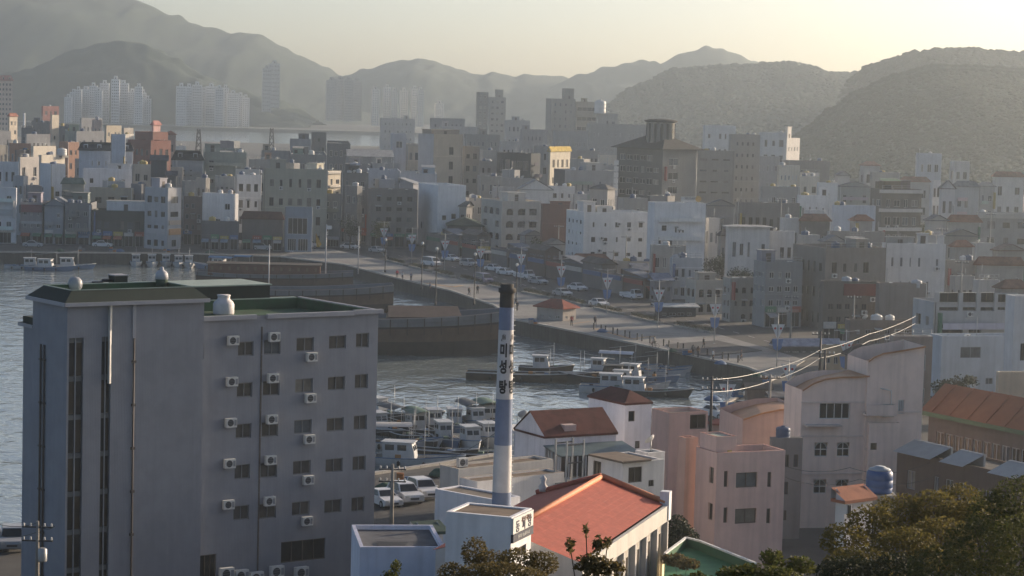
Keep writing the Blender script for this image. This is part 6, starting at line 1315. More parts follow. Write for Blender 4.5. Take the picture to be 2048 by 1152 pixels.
make_boat('skiff', 'narrow dark skiff with draped cover drifting behind the row', 806, 834, -2, 8.5, 1.8, .35, cabin=None, hm=BD, canopy=None, mast=False)
make_boat('barge', 'long dark wooden barge with small white tent in mid basin', 1055, 762, -3, 16.5, 3.6, 1.0, hm=WOODB, cabin=None, group=None)
make_boat('fishing_boat', 'boat with tented white cabin on the wooden barge side', 1088, 752, -4, 7, 2.4, 1.2, hm=WOODB, cabin='mid', cm=BW)
make_boat('fishing_boat', 'dark tied up boat with white bow right of the barge', 1190, 768, 174, 8.5, 2.6, 1.0, hm=BD, cabin='aft', cm=BD)
make_boat('fishing_boat', 'white cabin boat with bright lamp above the maroon roof', 1232, 786, -6, 9.5, 2.8, .9, cabin='mid')
make_boat('fishing_boat', 'open boat with pale roof panel near the plaza quay', 1250, 742, -12, 8, 2.5, .7, cabin=None, canopy=mat('pale_blue_canopy', (.42, .44, .50), .6))
make_boat('fishing_boat', 'small white boat left of the pale roof panel boat', 1222, 750, -14, 6.5, 2.2, .6, cabin='aft')
make_boat('fishing_boat', 'boat cluttered with crates right of the pale roof panel boat', 1292, 762, -16, 8, 2.4, .6, cabin='aft', hm=BB)
make_boat('fishing_boat', 'pale open boat in the shade of the quay wall', 1318, 750, -18, 7, 2.2, .6, cabin=None)
make_boat('fishing_boat', 'dark boat moored right of the bright lamp boat', 1305, 792, -10, 9, 2.6, .7, hm=BD, cabin='aft')
make_boat('fishing_boat', 'white dinghy tied near the market quay', 1345, 742, -22, 5, 1.8, .5, cabin=None, mast=False)
for px, py, hd, L_, cb_, hm_, lab in [(48, 538, 10, 8, 'fore', BW, 'leftmost white boat at the far left quay'), (97, 541, -5, 9.5, 'mid', BB, 'blue hulled boat with tall white wheelhouse at the far left quay'), (140, 538, 8, 9, 'mid', BB, 'blue boat right of the tall white wheelhouse boat'),
                                      (272, 531, -80, 7, 'mid', BW, 'small white boat first in the far row'), (304, 532, -80, 7, 'aft', BW, 'small pale boat second in the far row'), (332, 531, -82, 7.5, 'mid', BW, 'small white boat with awning third in the far row'), (357, 533, -80, 6, 'mid', BW, 'small white boat fourth in the far row'), (378, 534, -80, 6, 'aft', BW, 'small grey boat at the right end of the far row'),
                                      (432, 538, 160, 9, 'mid', BB, 'boat with bright blue cover near the old warships'), (478, 536, 170, 6, None, BW, 'low boat under blue sheet near the old warships')]:
    make_boat('fishing_boat', lab, px, py, hd, L_, 2.5, .7, cabin=cb_, hm=hm_, canopy=mat('blue_cover', (.08, .18, .32), .6) if 'cover' in lab or 'sheet' in lab else None, mast=cb_ is not None, group='boats along the far quay')

# ---------------------------------------------------------------- old wooden warships
W1 = mat('dark_ship_wood', (.048, .038, .032), .85, .25, .6, .2); W2 = mat('brown_ship_wood', (.11, .072, .054), .85, .2, .7, .1); W3 = mat('grey_rail_wood', (.15, .157, .175), .85, .15, .7); W6 = W1; W4 = mat('red_brown_deckhouse', (.135, .065, .045), .85, .2, .8); W5 = mat('tan_deck_roof', (.23, .15, .105), .85, .15, .7)
def warship(label, px0, px1, py, h, B, th, rail=1.6, roofy=None, cas=None, sheer=.9, rm=None):
    a = G(px0, py, WATER_Z); k_ = ray(px1, py); k_ = k_.x / k_.y; c_, s_ = math.cos(R(th)), math.sin(R(th)); L = (k_ * a.y - a.x) / (c_ - k_ * s_)
    root = thing('wooden_warship', label, 'ship', (a.x, a.y, WATER_Z), R(th), 'old wooden warships')
    n = 12; st_ = []
    for j in range(n + 1):
        t_ = j / n; e = abs(2 * t_ - 1); w = B / 2 * (1 - .45 * max(0, e - .55) / .45); z = h + sheer * (t_ - .5) + .5 * e * e; x = L * t_ + (t_ - .5) * .10 * L * .4
        st_.append((x, w, z))
    def strake(nm, f0, f1, m_, off):
        mb = MB()
        for sgn in (-1, 1):
            for j in range(n):
                (x0, w0, z0), (x1, w1, z1) = st_[j], st_[j + 1]
                g = lambda w, f: (w * (.72 + .28 * f) + off) * sgn
                q = [(x0, B / 2 + g(w0, f0), -.6 + (z0 + .6) * f0), (x1, B / 2 + g(w1, f0), -.6 + (z1 + .6) * f0), (x1, B / 2 + g(w1, f1), -.6 + (z1 + .6) * f1), (x0, B / 2 + g(w0, f1), -.6 + (z0 + .6) * f1)]
                mb.face(q if sgn < 0 else q[::-1], m_)
        for j, sgn in ((0, -1), (n, 1)):
            x, w, z = st_[j]; g = lambda f: w * (.72 + .28 * f) + off
            q = [(x, B / 2 - g(f0), -.6 + (z + .6) * f0), (x, B / 2 + g(f0), -.6 + (z + .6) * f0), (x, B / 2 + g(f1), -.6 + (z + .6) * f1), (x, B / 2 - g(f1), -.6 + (z + .6) * f1)]; mb.face(q if sgn > 0 else q[::-1], m_)
        return mb.build(nm, root)
    nst = 7
    for i in range(nst): strake('strake', i / nst * .74, (i + 1) / nst * .74, W1 if i < 4 else W2, .03 * (i % 2))
    strake('wale', .74, .78, W1, .14); strake('rail_panel', .78, .985, W3, .05); strake('rail_cap', .975, 1.0, mat('pale_rail_cap', (.26, .25, .25), .8, .15), .20)
    mb = MB()
    for j in range(n):
        (x0, w0, z0), (x1, w1, z1) = st_[j], st_[j + 1]; mb.face([(x0, B / 2 - w0, z0 * .86), (x1, B / 2 - w1, z1 * .86), (x1, B / 2 + w1, z1 * .86), (x0, B / 2 + w0, z0 * .86)], W2)
    mb.build('deck', root)
    if roofy:
        f0, f1, hh = roofy; mb = MB(); x0, x1 = L * f0, L * f1; zc = h * .9; w = B * .36
        mb.box(x0 + .3, x1 - .3, B / 2 - w + .4, B / 2 + w - .4, zc - .4, zc + hh * .35, W2)
        mb.face([(x0, B / 2 - w, zc + hh * .3), (x1, B / 2 - w, zc + hh * .3), (x1 - .3, B / 2, zc + hh), (x0 + .3, B / 2, zc + hh)], rm or W5); mb.face([(x1, B / 2 + w, zc + hh * .3), (x0, B / 2 + w, zc + hh * .3), (x0 + .3, B / 2, zc + hh), (x1 - .3, B / 2, zc + hh)], rm or W5)
        mb.face([(x1, B / 2 - w, zc + hh * .3), (x1, B / 2 + w, zc + hh * .3), (x1 - .3, B / 2, zc + hh)], W2); mb.build('deck_roof', root)
    if cas:
        for (f0, f1, hh) in cas:
            mb = MB(); mb.box(L * f0, L * f1, B * .12, B * .88, h * .86, h + hh, W4); mb.build('deckhouse', root)
            m2 = MB(); nn = max(3, int((f1 - f0) * L / 1.6))
            for i in range(nn):
                x = L * f0 + (f1 - f0) * L * (i + .5) / nn; m3 = MB(); m3.box(x - .22, x + .22, B * .12 - .04, B * .12 - .004, h + hh * .35, h + hh * .75, mat('gun_port', (.16, .10, .07), .8)); m3.build('gun_port', root)
            m2.box(L * f0 - .3, L * f1 + .3, B * .08, B * .92, h + hh, h + hh + .14, W1); m2.build('deckhouse_roof', root)
    rnd = random.Random(int(px0))
    for i in range(5):
        x = L * rnd.uniform(.1, .9); m2 = MB(); s_ = rnd.uniform(.25, .5); m2.box(x - s_, x + s_, B * .25, B * .25 + s_ * 2, h * .86, h * .86 + s_, W2); m2.build('deck_box', root)
    for i in range(14):
        t_ = (i + .5) / 14; j_ = min(n - 1, int(t_ * n)); x, w, z = st_[j_]; m2 = MB(); m2.beam((x + .4, B / 2 - w - .09, z * .55), (x + .4, B / 2 - w - .09, z * .985), .16, .12, W1); m2.build('rail_post', root)
    m2 = MB(); m2.tube([(-.5, B * .1, h + .3), (-6, -3.5, -.3)], .03, 4, DARKM); m2.build('mooring_rope', root)
    return root
warship('nearest wooden warship with broad dark hull and tan deck roof', 610, 1003, 711, 5.6, 8.5, 9, roofy=(.42, .80, 2.0), sheer=1.1)
warship('middle wooden warship with grey bulwark behind the green roof', 470, 782, 626, 4.2, 7.5, 8, sheer=.9, cas=None)
warship('far turtle backed warship with red brown deckhouse', 396, 700, 577, 3.0, 7.0, 4, cas=[(.06, .80, 1.7)], sheer=.5)

# ---------------------------------------------------------------- street lamps, banners, flagpoles, bollards
REDP = mat('banner_red', (.40, .04, .04), .7); BLUP = mat('banner_blue', (.12, .20, .38), .7); WHP = mat('banner_white', (.60, .60, .60), .7)
def banner_lamp(label, px, py, h=7.6, hd=0, z=0.0):
    p_ = G(px, py, z); root = thing('street_lamp', label, 'street lamp', (p_.x, p_.y, z), R(hd), 'lamp posts with paired banners')
    mb = MB(); mb.tube([(0, 0, 0), (0, 0, h)], .07, 7, METAL, .045); mb.lathe([(.16, 0), (.14, .3), (.08, .35)], 8, METAL); mb.build('pole', root)
    mb = MB(); mb.tube([(-1.3, 0, h - .1), (0, 0, h - .25), (1.3, 0, h - .1)], .035, 5, METAL); mb.build('cross_arm', root)
    for s_ in (-1, 1):
        mb = MB(); mb.box(s_ * 1.35 - .25, s_ * 1.35 + .25, -.12, .12, h - .16, h - .06, METAL); mb.build('lamp_head', root)
        z1 = h * .55; q = [(s_ * .1, 0, z1), (s_ * .95, 0, z1 + 1.9), (s_ * .12, 0, z1 + 1.9)]
        mb = MB()
        for y, fl in ((-.025, s_ < 0), (.025, s_ > 0)):
            r_ = [(x, y, zz) for x, _, zz in q]; mb.face(r_ if not fl else r_[::-1], WHP)
        bn = mb.build('banner', root)
        mb = MB(); mb.lathe([(.16, -.01), (.16, .01)], 10, REDP); o = mb.build('emblem', bn, (s_ * .40, -.03, z1 + 1.35)); o.rotation_euler = (R(90), 0, 0)
        q = [(s_ * .1, 0, z1 - 1.7), (s_ * .12, 0, z1 - .1), (s_ * .8, 0, z1 - .1), (s_ * .55, 0, z1 - 1.4)]; mb = MB()
        for y, fl in ((-.025, s_ > 0), (.025, s_ < 0)):
            r_ = [(x, y, zz) for x, _, zz in q]; mb.face(r_ if not fl else r_[::-1], BLUP)
        mb.build('lower_banner', root)
    return root
nth = ['farthest', 'second farthest', 'third from the far end', 'fourth from the far end', 'fifth from the far end', 'sixth from the far end', 'seventh from the far end', 'eighth from the far end', 'ninth, before the grey blue block']
for i, (px, py) in enumerate([(767, 512), (823, 527), (889, 541), (960, 560), (1041, 573), (1121, 601), (1213, 628), (1316, 656), (1428, 690)]):
    banner_lamp('plaza street banner lamp post, ' + nth[i], px, py, 7.6, 20)
banner_lamp('banner lamp post beside the blue roofed shed at the quay end', 1553, 738, 7.6, 10)
banner_lamp('banner lamp post rising behind the swept orange roof', 1689, 775, 7.4, 5); banner_lamp('banner lamp post left of the mauve house', 1575, 812, 5.6, 0); banner_lamp('banner lamp post by the kiosk behind the pink house', 1452, 858, 5.6, 0)
for i, (px, py, y2, lab) in enumerate([(770, 545, 480, 'black plaza lamp post behind the nearest warship bow'), (843, 578, 487, 'black plaza lamp post left of the taller one'), (871, 610, 498, 'tall black plaza lamp post in front of the tan deck roof'), (948, 610, 509, 'black plaza lamp post left of the chimney top'), (1032, 604, 530, 'thin black lamp post right of the chimney top')]):
    p_ = G(px, py, .1); h_ = AT(px, y2, p_.y).z; q_ = thing('lamp_post', lab, 'street lamp', (p_.x, p_.y, .1), 0, 'black lamp posts on the plaza')
    mb = MB(); mb.lathe([(.2, 0), (.18, .4), (.10, .5), (.08, h_ - .4), (.12, h_ - .3)], 8, BLACKP); mb.build('post', q_); mb = MB(); mb.lathe([(.1, 0), (.28, .25), (.22, .5), (.03, .6)], 10, FR_W); mb.build('lantern', q_, (0, 0, h_ - .35))
for px, py, y2, lab, fc in [(651, 556, 450, 'silver flagpole with small white flag between the warships', 'w'), (716, 548, 453, 'bare silver flagpole right of the white flag', None), (537, 590, 490, 'thin pale mast rising behind the green roof edge', None)]:
    p_ = G(px, py, .1); h_ = AT(px, y2, p_.y).z; q_ = thing('flagpole', lab, 'flagpole', (p_.x, p_.y, .1))
    mb = MB(); mb.tube([(0, 0, 0), (0, 0, h_)], .13, 8, mat('silver_pole', (.42, .43, .45), .4, .06), .08); mb.build('pole', q_)
    if fc: mb = MB(); mb.box(.1, 1.0, -.015, .015, h_ - .9, h_ - .2, WHP); mb.build('flag', q_)
p_ = G(622, 500, 0); q_ = thing('flag', 'limp yellow flag hanging over the car park', 'flag', (p_.x, p_.y, 0)); hF = AT(630, 465, p_.y).z
mb = MB(); mb.tube([(.5, 0, 0), (.9, 0, hF)], .05, 5, METAL); mb.build('pole', q_)
mb = MB(); YEL = mat('yellow_cloth', (.50, .33, .08), .8, .12)
for i in range(5):
    z0 = hF - .2 - i * .62; w0 = .15 + .26 * i; w1 = .15 + .26 * (i + 1) if i < 4 else .6; x0 = .95 + .06 * i
    for (a, c, e) in (((x0, -.02), (x0 + w0, .15), (x0 + .06 + w1, .15)),):
        mb.face([(x0, 0, z0), (x0 + .06, 0, z0 - .62), (x0 + .06 + w1 * .5, .3, z0 - .62), (x0 + w0 * .5, .3, z0)], YEL); mb.face([(x0 + w0 * .5, .3, z0), (x0 + .06 + w1 * .5, .3, z0 - .62), (x0 + .06 + w1, .05, z0 - .62), (x0 + w0, .05, z0)], YEL)
mb.build('cloth', q_)
_bol = MB(); _bol.lathe([(.14, 0), (.14, .05), (.10, .1), (.10, .85), (.13, .9), (.08, 1.0)], 8, BLACKP); _bol = _bol.mesh('bollard')
bl_pts = [G(1180, 659, .14), G(1300, 688, .14), G(1480, 728, .14)]
for i in range(22):
    p_, d = along(bl_pts, (i + (.25 if i % 2 else 0)) / 22); p_ = p_ + Vector((.6, .5, 0)); o = link('bollard', _bol, None, (p_.x, p_.y, .14)); tag(o, 'black bollard in the row along the plaza quay edge', 'bollard', 'bollards along the quay edge')
# ticket booth with red roof
bt = bld('ticket_booth', 'small cream booth with red hipped roof on the plaza edge', 1074, 1126, 1152, 616, 372, 50, (.36, .31, .27), zb=.14, A=(3, 1), B=(2, 1), roof='hip', rc=(.24, .07, .05), rh=1.2, over=.5, clutter=0, wh=.4, drop=0, cat='booth', seed=90)
# striped awning shed, blue roofed shed and kiosk at the quay end
bld('market_shed', 'low shed with pale blue metal roof at the corner of the basin', 1552, 1560, 1672, 690, 335, 14, (.16, .16, .17), roof='gableA', rc=(.27, .29, .36), rh=.9, over=.8, clutter=0, B=(6, 1), ww=.7, wh=.5, seed=91, cat='shed')
bld('shelter', 'long bus shelter with pale flat roof across the plaza street', 1310, 1316, 1392, 612, 386, 12, (.08, .08, .085), roof='shed', rh=.3, rc=(.38, .40, .41), over=.6, clutter=0, B=(4, 1), ww=.8, wh=.6, seed=92, cat='shelter')
bld('kiosk', 'tiny kiosk with red roof near the market quay', 1422, 1426, 1460, 846, 236, 15, (.30, .2, .17), roof='hip', rc=(.28, .10, .08), rh=.4, over=.3, clutter=0, dep=3, seed=93, cat='kiosk')
bld('market_stall', 'row of dark market stalls under red sign board behind the mauve house', 1538, 1544, 1616, 792, 240, 10, (.13, .10, .09), B=(4, 1), roof='shed', rh=.3, rc=(.14, .14, .15), clutter=0, signs=[('B', .05, .95, 2.2, 3.2, (.22, .05, .05))], dep=5, seed=94, cat='stall')
bld('market_stall', 'brown awning stall at the end of the basin', 1490, 1494, 1540, 776, 268, 10, (.16, .12, .1), roof='gableA', rh=.6, rc=(.16, .13, .11), clutter=0, dep=4, seed=95, cat='stall')
bld('town_house', 'dark roofed brown house behind the tall mauve wall', 1690, 1700, 1800, 708, 262, 10, (.17, .135, .12), roof='hip', rc=(.09, .07, .06), rh=1.0, B=(4, 2), clutter=0, seed=96)
bld('town_house', 'flat grey roofed shop right behind the tall mauve wall', 1780, 1788, 1866, 672, 275, 10, (.2, .17, .155), B=(3, 2), rc=(.2, .2, .2), trim=(.42, .42, .42), clutter=1, seed=97)
bld('town_house', 'dim brown shops left of the balcony building', 1690, 1700, 1832, 640, 318, 12, (.14, .12, .108), B=(6, 2), shop=S(n=4), clutter=2, seed=98)
bld('town_house', 'cream market house left of the banner post with yellow trim', 1640, 1646, 1700, 690, 300, 12, (.30, .24, .17), B=(3, 2), clutter=1, seed=99)

# low shops lining the plaza street
names_ = ['leftmost', 'second', 'third', 'fourth', 'fifth', 'sixth', 'seventh', 'eighth', 'ninth', 'tenth', 'rightmost']
for i, (a, yb_) in enumerate([(868, 506), (905, 514), (942, 522), (1002, 536), (1040, 545), (1078, 553), (1116, 562), (1154, 571), (1192, 580), (1232, 589), (1276, 599)]):
    D_ = G(a + 12, yb_).y; rnd = random.Random(i); c_ = rnd.choice([(.12, .11, .11), (.16, .15, .15), (.10, .11, .13), (.22, .20, .18), (.14, .10, .09)])
    bld('street_shop', names_[i] + ' in the row of low dark shops along the plaza street', a, a + 13, a + 40, yb_ - 36 - 8 * (i % 3), D_, 24, c_, A=(2, 2), B=(2, 2), ww=.7, roof=['flat', 'shed', 'gableB'][i % 3], rc=[(.16, .16, .17), (.12, .14, .18), (.13, .11, .1)][i % 3], rh=.9, clutter=1, wA=8.5, shop=S(n=1, awn=1), signs=[('A', .06, .94, 2.5, 3.3, rnd.choice([(.24, .07, .06), (.40, .39, .36), (.09, .13, .24), (.08, .16, .11)]))], seed=620 + i, cat='shop', group='low shops along the plaza street')
# ---------------------------------------------------------------- people
SKIN = mat('skin', (.42, .27, .20), .6, .05); HAIR = mat('dark_hair', (.02, .017, .015), .7, .1)
def person(label, px, py, shirt, trousers, hd=0.0, pose='walk', z=.14, h=1.68, at=None):
    p_ = at or G(px, py, z); s_ = h / 1.7
    P = {'pel': (0, 0, .92), 'ch': (0, .02, 1.25), 'nk': (0, .01, 1.44), 'hd': (0, -.02, 1.56), 'tp': (0, -.01, 1.66)}
    st_ = .22 if pose == 'walk' else .04
    J = [('pel', P['pel'], .135), ('ch', P['ch'], .16), ('nk', P['nk'], .065), ('hd', P['hd'], .10), ('tp', P['tp'], .075),
         ('lh', (.10, 0, .86), .10), ('lk', (.11, -st_ * .6, .48), .072), ('la', (.11, -st_ * .5 + st_ * .9 * .0, .09), .05), ('lt', (.12, -st_ * .5 - .16, .04), .04),
         ('rh', (-.10, 0, .86), .10), ('rk', (-.11, st_ * .2, .48), .072), ('ra', (-.11, st_ * 1.1, .10), .05), ('rt', (-.12, st_ * 1.1 - .15, .05), .04),
         ('ls', (.19, .01, 1.36), .07), ('le', (.25, .06, 1.09), .052), ('lw', (.24, -.06 - st_ * .3, .86), .04), ('lf', (.24, -.09 - st_ * .3, .76), .035),
         ('rs', (-.19, .01, 1.36), .07), ('re', (-.25, .02, 1.09), .052), ('rw', (-.24, -.10 + st_ * .2, .86), .04), ('rf', (-.24, -.14 + st_ * .2, .76), .035)]
    if pose == 'sit':
        J = [(n_, {'lk': (.12, -.42, .62), 'la': (.12, -.40, .22), 'lt': (.12, -.55, .17), 'rk': (-.12, -.38, .55), 'ra': (-.12, -.30, .12), 'rt': (-.12, -.45, .08), 'lw': (.22, -.40, 1.0), 'lf': (.2, -.48, 1.0), 'rw': (-.22, -.40, 1.0), 'rf': (-.2, -.48, 1.0)}.get(n_, c_), r_) for n_, c_, r_ in J]
    idx = {n_: i for i, (n_, _, _) in enumerate(J)}
    E_ = [('pel', 'ch'), ('ch', 'nk'), ('nk', 'hd'), ('hd', 'tp'), ('pel', 'lh'), ('lh', 'lk'), ('lk', 'la'), ('la', 'lt'), ('pel', 'rh'), ('rh', 'rk'), ('rk', 'ra'), ('ra', 'rt'), ('ch', 'ls'), ('ls', 'le'), ('le', 'lw'), ('lw', 'lf'), ('ch', 'rs'), ('rs', 're'), ('re', 'rw'), ('rw', 'rf')]
    me = bpy.data.meshes.new('person'); me.from_pydata([tuple(v * s_ for v in c_) for _, c_, _ in J], [(idx[a], idx[c_]) for a, c_ in E_], [])
    o = bpy.data.objects.new('person', me); COL.objects.link(o)
    sk_ = o.modifiers.new('skin', 'SKIN'); sk_.use_smooth_shade = True
    for i, (_, _, r_) in enumerate(J): me.skin_vertices[0].data[i].radius = (r_ * s_, r_ * s_)
    me.skin_vertices[0].data[0].use_root = True
    ss = o.modifiers.new('sub', 'SUBSURF'); ss.levels = 1; ss.render_levels = 1
    dg = bpy.context.evaluated_depsgraph_get(); m2 = bpy.data.meshes.new_from_object(o.evaluated_get(dg)); bpy.data.objects.remove(o)
    m2.materials.clear()
    for m_ in (mat('shirt', shirt, .85, .1), mat('trousers', trousers, .85, .1), SKIN, HAIR, BLACKP): m2.materials.append(m_)
    for f in m2.polygons:
        c_ = f.center / s_; zf = c_.z
        if zf > 1.44: f.material_index = 3 if (zf > 1.62 or c_.y > .01) else 2
        elif zf < .09 and pose != 'sit': f.material_index = 4
        elif abs(c_.x) > .17 and zf < .9: f.material_index = 2
        elif zf < .93 and abs(c_.x) < .2: f.material_index = 1
        else: f.material_index = 0
    o = link('person', m2, None, (p_.x, p_.y, p_.z), R(hd)); tag(o, label, 'person', 'people on the plaza'); return o
BLK = (.03, .03, .035)
for a in [('person in a red top walking by the lamp post', 794, 556, (.45, .05, .06), BLK, 20), ('person in a white top beside the red topped one', 805, 560, (.55, .54, .52), BLK, -10), ('person in dark clothes with a backpack on the open plaza', 1190, 652, (.05, .05, .06), BLK, 30),
          ('person in dark blue near the banner kerb', 860, 582, (.06, .08, .14), BLK, 90), ('child in grey behind the lamp posts', 822, 562, (.2, .2, .22), BLK, 0), ('person in black left of the chimney', 955, 588, BLK, BLK, 10), ('person in black standing right of the bow', 938, 592, (.05, .05, .05), (.06, .06, .08), 40),
          ('person in red by the booth wall', 1143, 652, (.42, .07, .06), BLK, 0), ('person walking across the dark deck', 1407, 697, BLK, BLK, 60), ('person striding right of the dark deck', 1482, 722, (.06, .06, .07), BLK, 80), ('person in grey sitting on the quay rail', 1386, 712, (.12, .11, .1), BLK, 170),
          ('person in brown beside the seated one', 1396, 715, (.16, .10, .07), BLK, 150), ('person in white near the plaza rail', 1426, 722, (.5, .5, .5), BLK, 100), ('person in dark coat by the lamp post base', 1034, 622, BLK, BLK, -20)]:
    person(*a)
# cyclist
p_ = G(1308, 696, .14); q_ = thing('bicycle', 'bicycle ridden along the quay edge', 'bicycle', (p_.x, p_.y, .14), R(150))
for x in (-.5, .5):
    m2 = MB(); m2.tube([(x + .33 * math.cos(i * math.pi / 8), 0, .35 + .33 * math.sin(i * math.pi / 8)) for i in range(17)], .025, 5, RUBBER); m2.build('wheel', q_)
m2 = MB(); m2.tube([(-.5, 0, .35), (-.1, 0, .35), (.35, 0, .85), (-.2, 0, .85), (-.5, 0, .35)], .025, 5, DARKM); m2.tube([(-.1, 0, .35), (-.25, 0, .95)], .022, 5, DARKM); m2.tube([(.5, 0, .35), (.33, 0, 1.0)], .022, 5, DARKM); m2.build('frame', q_)
m2 = MB(); m2.tube([(.3, -.25, 1.02), (.3, .25, 1.02)], .02, 5, DARKM); m2.build('handlebar', q_); m2 = MB(); m2.box(-.38, -.12, -.08, .08, .93, 1.0, BLACKP); m2.build('saddle', q_)
pv_ = Vector((p_.x, p_.y, .14)) + Vector((.0, 0, .12)); person('person in a grey top riding the bicycle', 0, 0, (.22, .21, .2), (.05, .05, .06), 240, 'sit', at=pv_)

# ---------------------------------------------------------------- poles, cables
def util_pole(label, px, ybase, ytop, D, arms=2, tr=False, m_=None):
    b_ = AT(px, ybase, D); t_ = AT(px, ytop, D); q_ = thing('utility_pole', label, 'utility pole', (b_.x, D, b_.z)); h_ = t_.z - b_.z
    mb = MB(); mb.tube([(0, 0, -1), (0, 0, h_)], .17, 8, m_ or CONC, .10); mb.build('pole', q_)
    for i in range(arms):
        z = h_ - .4 - i * .9; m2 = MB(); m2.beam((-1.0, 0, z), (1.0, 0, z), .09, .09, DARKM); m2.build('cross_arm', q_)
        for x in (-.9, -.45, .45, .9): m2 = MB(); m2.lathe([(.05, 0), (.08, .06), (.05, .12), (.07, .18), (.02, .22)], 7, FR_W); m2.build('insulator', q_, (x, 0, z + .05))
    if tr: m2 = MB(); m2.lathe([(.28, 0), (.3, .1), (.3, .8), (.2, .9)], 12, METAL); m2.build('transformer', q_, (.4, -.3, h_ - 2.6))
    return q_
util_pole('dark utility pole beside the pink mint roofed house', 1421, 850, 752, 225, 2, m_=DARKM); util_pole('pale utility pole left of the mauve house', 1538, 830, 748, 222, 1); util_pole('utility pole behind the parked white cars', 783, 1040, 928, 170, 2)
util_pole('utility pole with transformer at the bottom left corner', 74, 1160, 1042, 150, 2, True)
for px_, yb_, yt_, D_, lb_ in [(1250, 560, 470, 455, 'town utility pole before the cream low house'), (1345, 590, 490, 425, 'town utility pole before the white cube house'), (1225, 585, 500, 440, 'town utility pole beside the workshop roofs'), (1620, 600, 500, 395, 'town utility pole before the brown three storey building'), (1880, 560, 455, 395, 'town utility pole right of the mint terrace'), (1920, 620, 520, 340, 'town utility pole above the balcony building'),
        (1580, 690, 590, 345, 'town utility pole before the grey blue block'), (1705, 690, 590, 330, 'town utility pole before the maroon sign'), (1560, 480, 395, 480, 'town utility pole above the annex house'), (1978, 520, 425, 460, 'town utility pole before the broad grey building'), (985, 500, 420, 535, 'town utility pole before the cream arcade'), (1115, 545, 450, 500, 'town utility pole before the brick wall')]:
    util_pole(lb_, px_, yb_, yt_, D_, 1)
util_pole('tall dark pole behind the blue roofed shed', 1639, 745, 662, 262, 1, m_=DARKM); util_pole('brown pole standing in the market street', 1648, 770, 700, 240, 1, m_=DARKM)
def cable(label, pts, r_, m_, n=18, sag=0.0, strands=1):
    P_ = [AT(*q) for q in pts]; mb = MB(); 
    for s_ in range(strands):
        path = []
        for i in range(len(P_) - 1):
            for j in range(n):
                f = j / n; q = P_[i].lerp(P_[i + 1], f); q.z -= sag * 4 * f * (1 - f); path.append((q.x, q.y, q.z + s_ * .34))
        path.append((P_[-1].x, P_[-1].y, P_[-1].z + s_ * .34)); mb.tube(path, r_, 5, m_)
    o = mb.build('cable'); tag(o, label, 'cable', 'overhead cables'); return o
CABL = mat('cable_sheath', (.26, .25, .23), .35, .1, spec=.6); CABD = mat('thin_cable', (.05, .05, .05), .5)
cable('thick upper cable bundle swinging from the dark pole to the market', [(1421, 759, 225), (1545, 737, 236), (1640, 700, 262)], .036, CABL, sag=.25)
cable('thick lower cable bundle below the upper one', [(1421, 784, 225), (1545, 760, 236), (1640, 716, 262)], .036, CABL, sag=.3)
cable('bright sunlit cable run above the tall mauve wall, upper line', [(1640, 700, 262), (1738, 668, 280), (1832, 632, 300)], .036, CABL, sag=.2)
cable('bright sunlit cable run above the tall mauve wall, lower line', [(1640, 716, 262), (1738, 682, 280), (1832, 646, 300)], .036, CABL, sag=.3)
cable('thin cable left of the dark pole', [(1180, 752, 250), (1421, 760, 225)], .025, CABD, sag=.5)
cable('thin cable across the mauve house front', [(1540, 920, 185), (1700, 935, 176), (1860, 925, 170)], .02, CABD, sag=.6); cable('second thin cable across the mauve house front', [(1560, 950, 180), (1720, 958, 172), (1880, 948, 168)], .02, CABD, sag=.6)
cable('thin cable from the chimney house to the boats', [(905, 915, 200), (1000, 860, 190)], .025, CABD, sag=.1)
cable('thin cables at the bottom left pole', [(-20, 1042, 152), (74, 1046, 150), (110, 1052, 150)], .02, CABD, sag=.3); cable('lower thin cable at the bottom left pole', [(-20, 1066, 152), (74, 1064, 150)], .02, CABD, sag=.3)
for i, (px, py, lab) in enumerate([(47, 285, 'thin white mast above the left hillside houses')]):
    p0_, p1_ = AT(48, 288, 860), AT(48, 226, 860); q_ = thing('mast', lab, 'mast', (p0_.x, 860, 0)); mb = MB(); mb.tube([(0, 0, 0), (0, 0, p1_.z)], .5, 8, WHITE, .35); mb.build('pole', q_)
def lattice(label, px, yb_, yt_, D):
    a, c = AT(px, yb_, D), AT(px, yt_, D); q_ = thing('lattice_tower', label, 'tower', (a.x, D, 0)); h_ = c.z; w0, w1 = 1.7, .5
    for sx in (-1, 1):
        for sy in (-1, 1): m2 = MB(); m2.beam((sx * w0, sy * w0, 0), (sx * w1, sy * w1, h_), .28, .28, DARKM); m2.build('leg', q_)
    m2 = MB()
    for i in range(8):
        f0, f1 = i / 8, (i + 1) / 8; a0, a1 = w0 + (w1 - w0) * f0, w0 + (w1 - w0) * f1
        for sy in (-1, 1): m2.beam((-a0, sy * a0, h_ * f0), (a1, sy * a1, h_ * f1), .16, .16, DARKM); m2.beam((a0, sy * a0, h_ * f0), (-a1, sy * a1, h_ * f1), .16, .16, DARKM)
    m2.build('bracing', q_)
lattice('steel lattice tower against the strait, left one', 397, 300, 258, 900); lattice('steel lattice tower against the strait, right one', 543, 295, 256, 930)
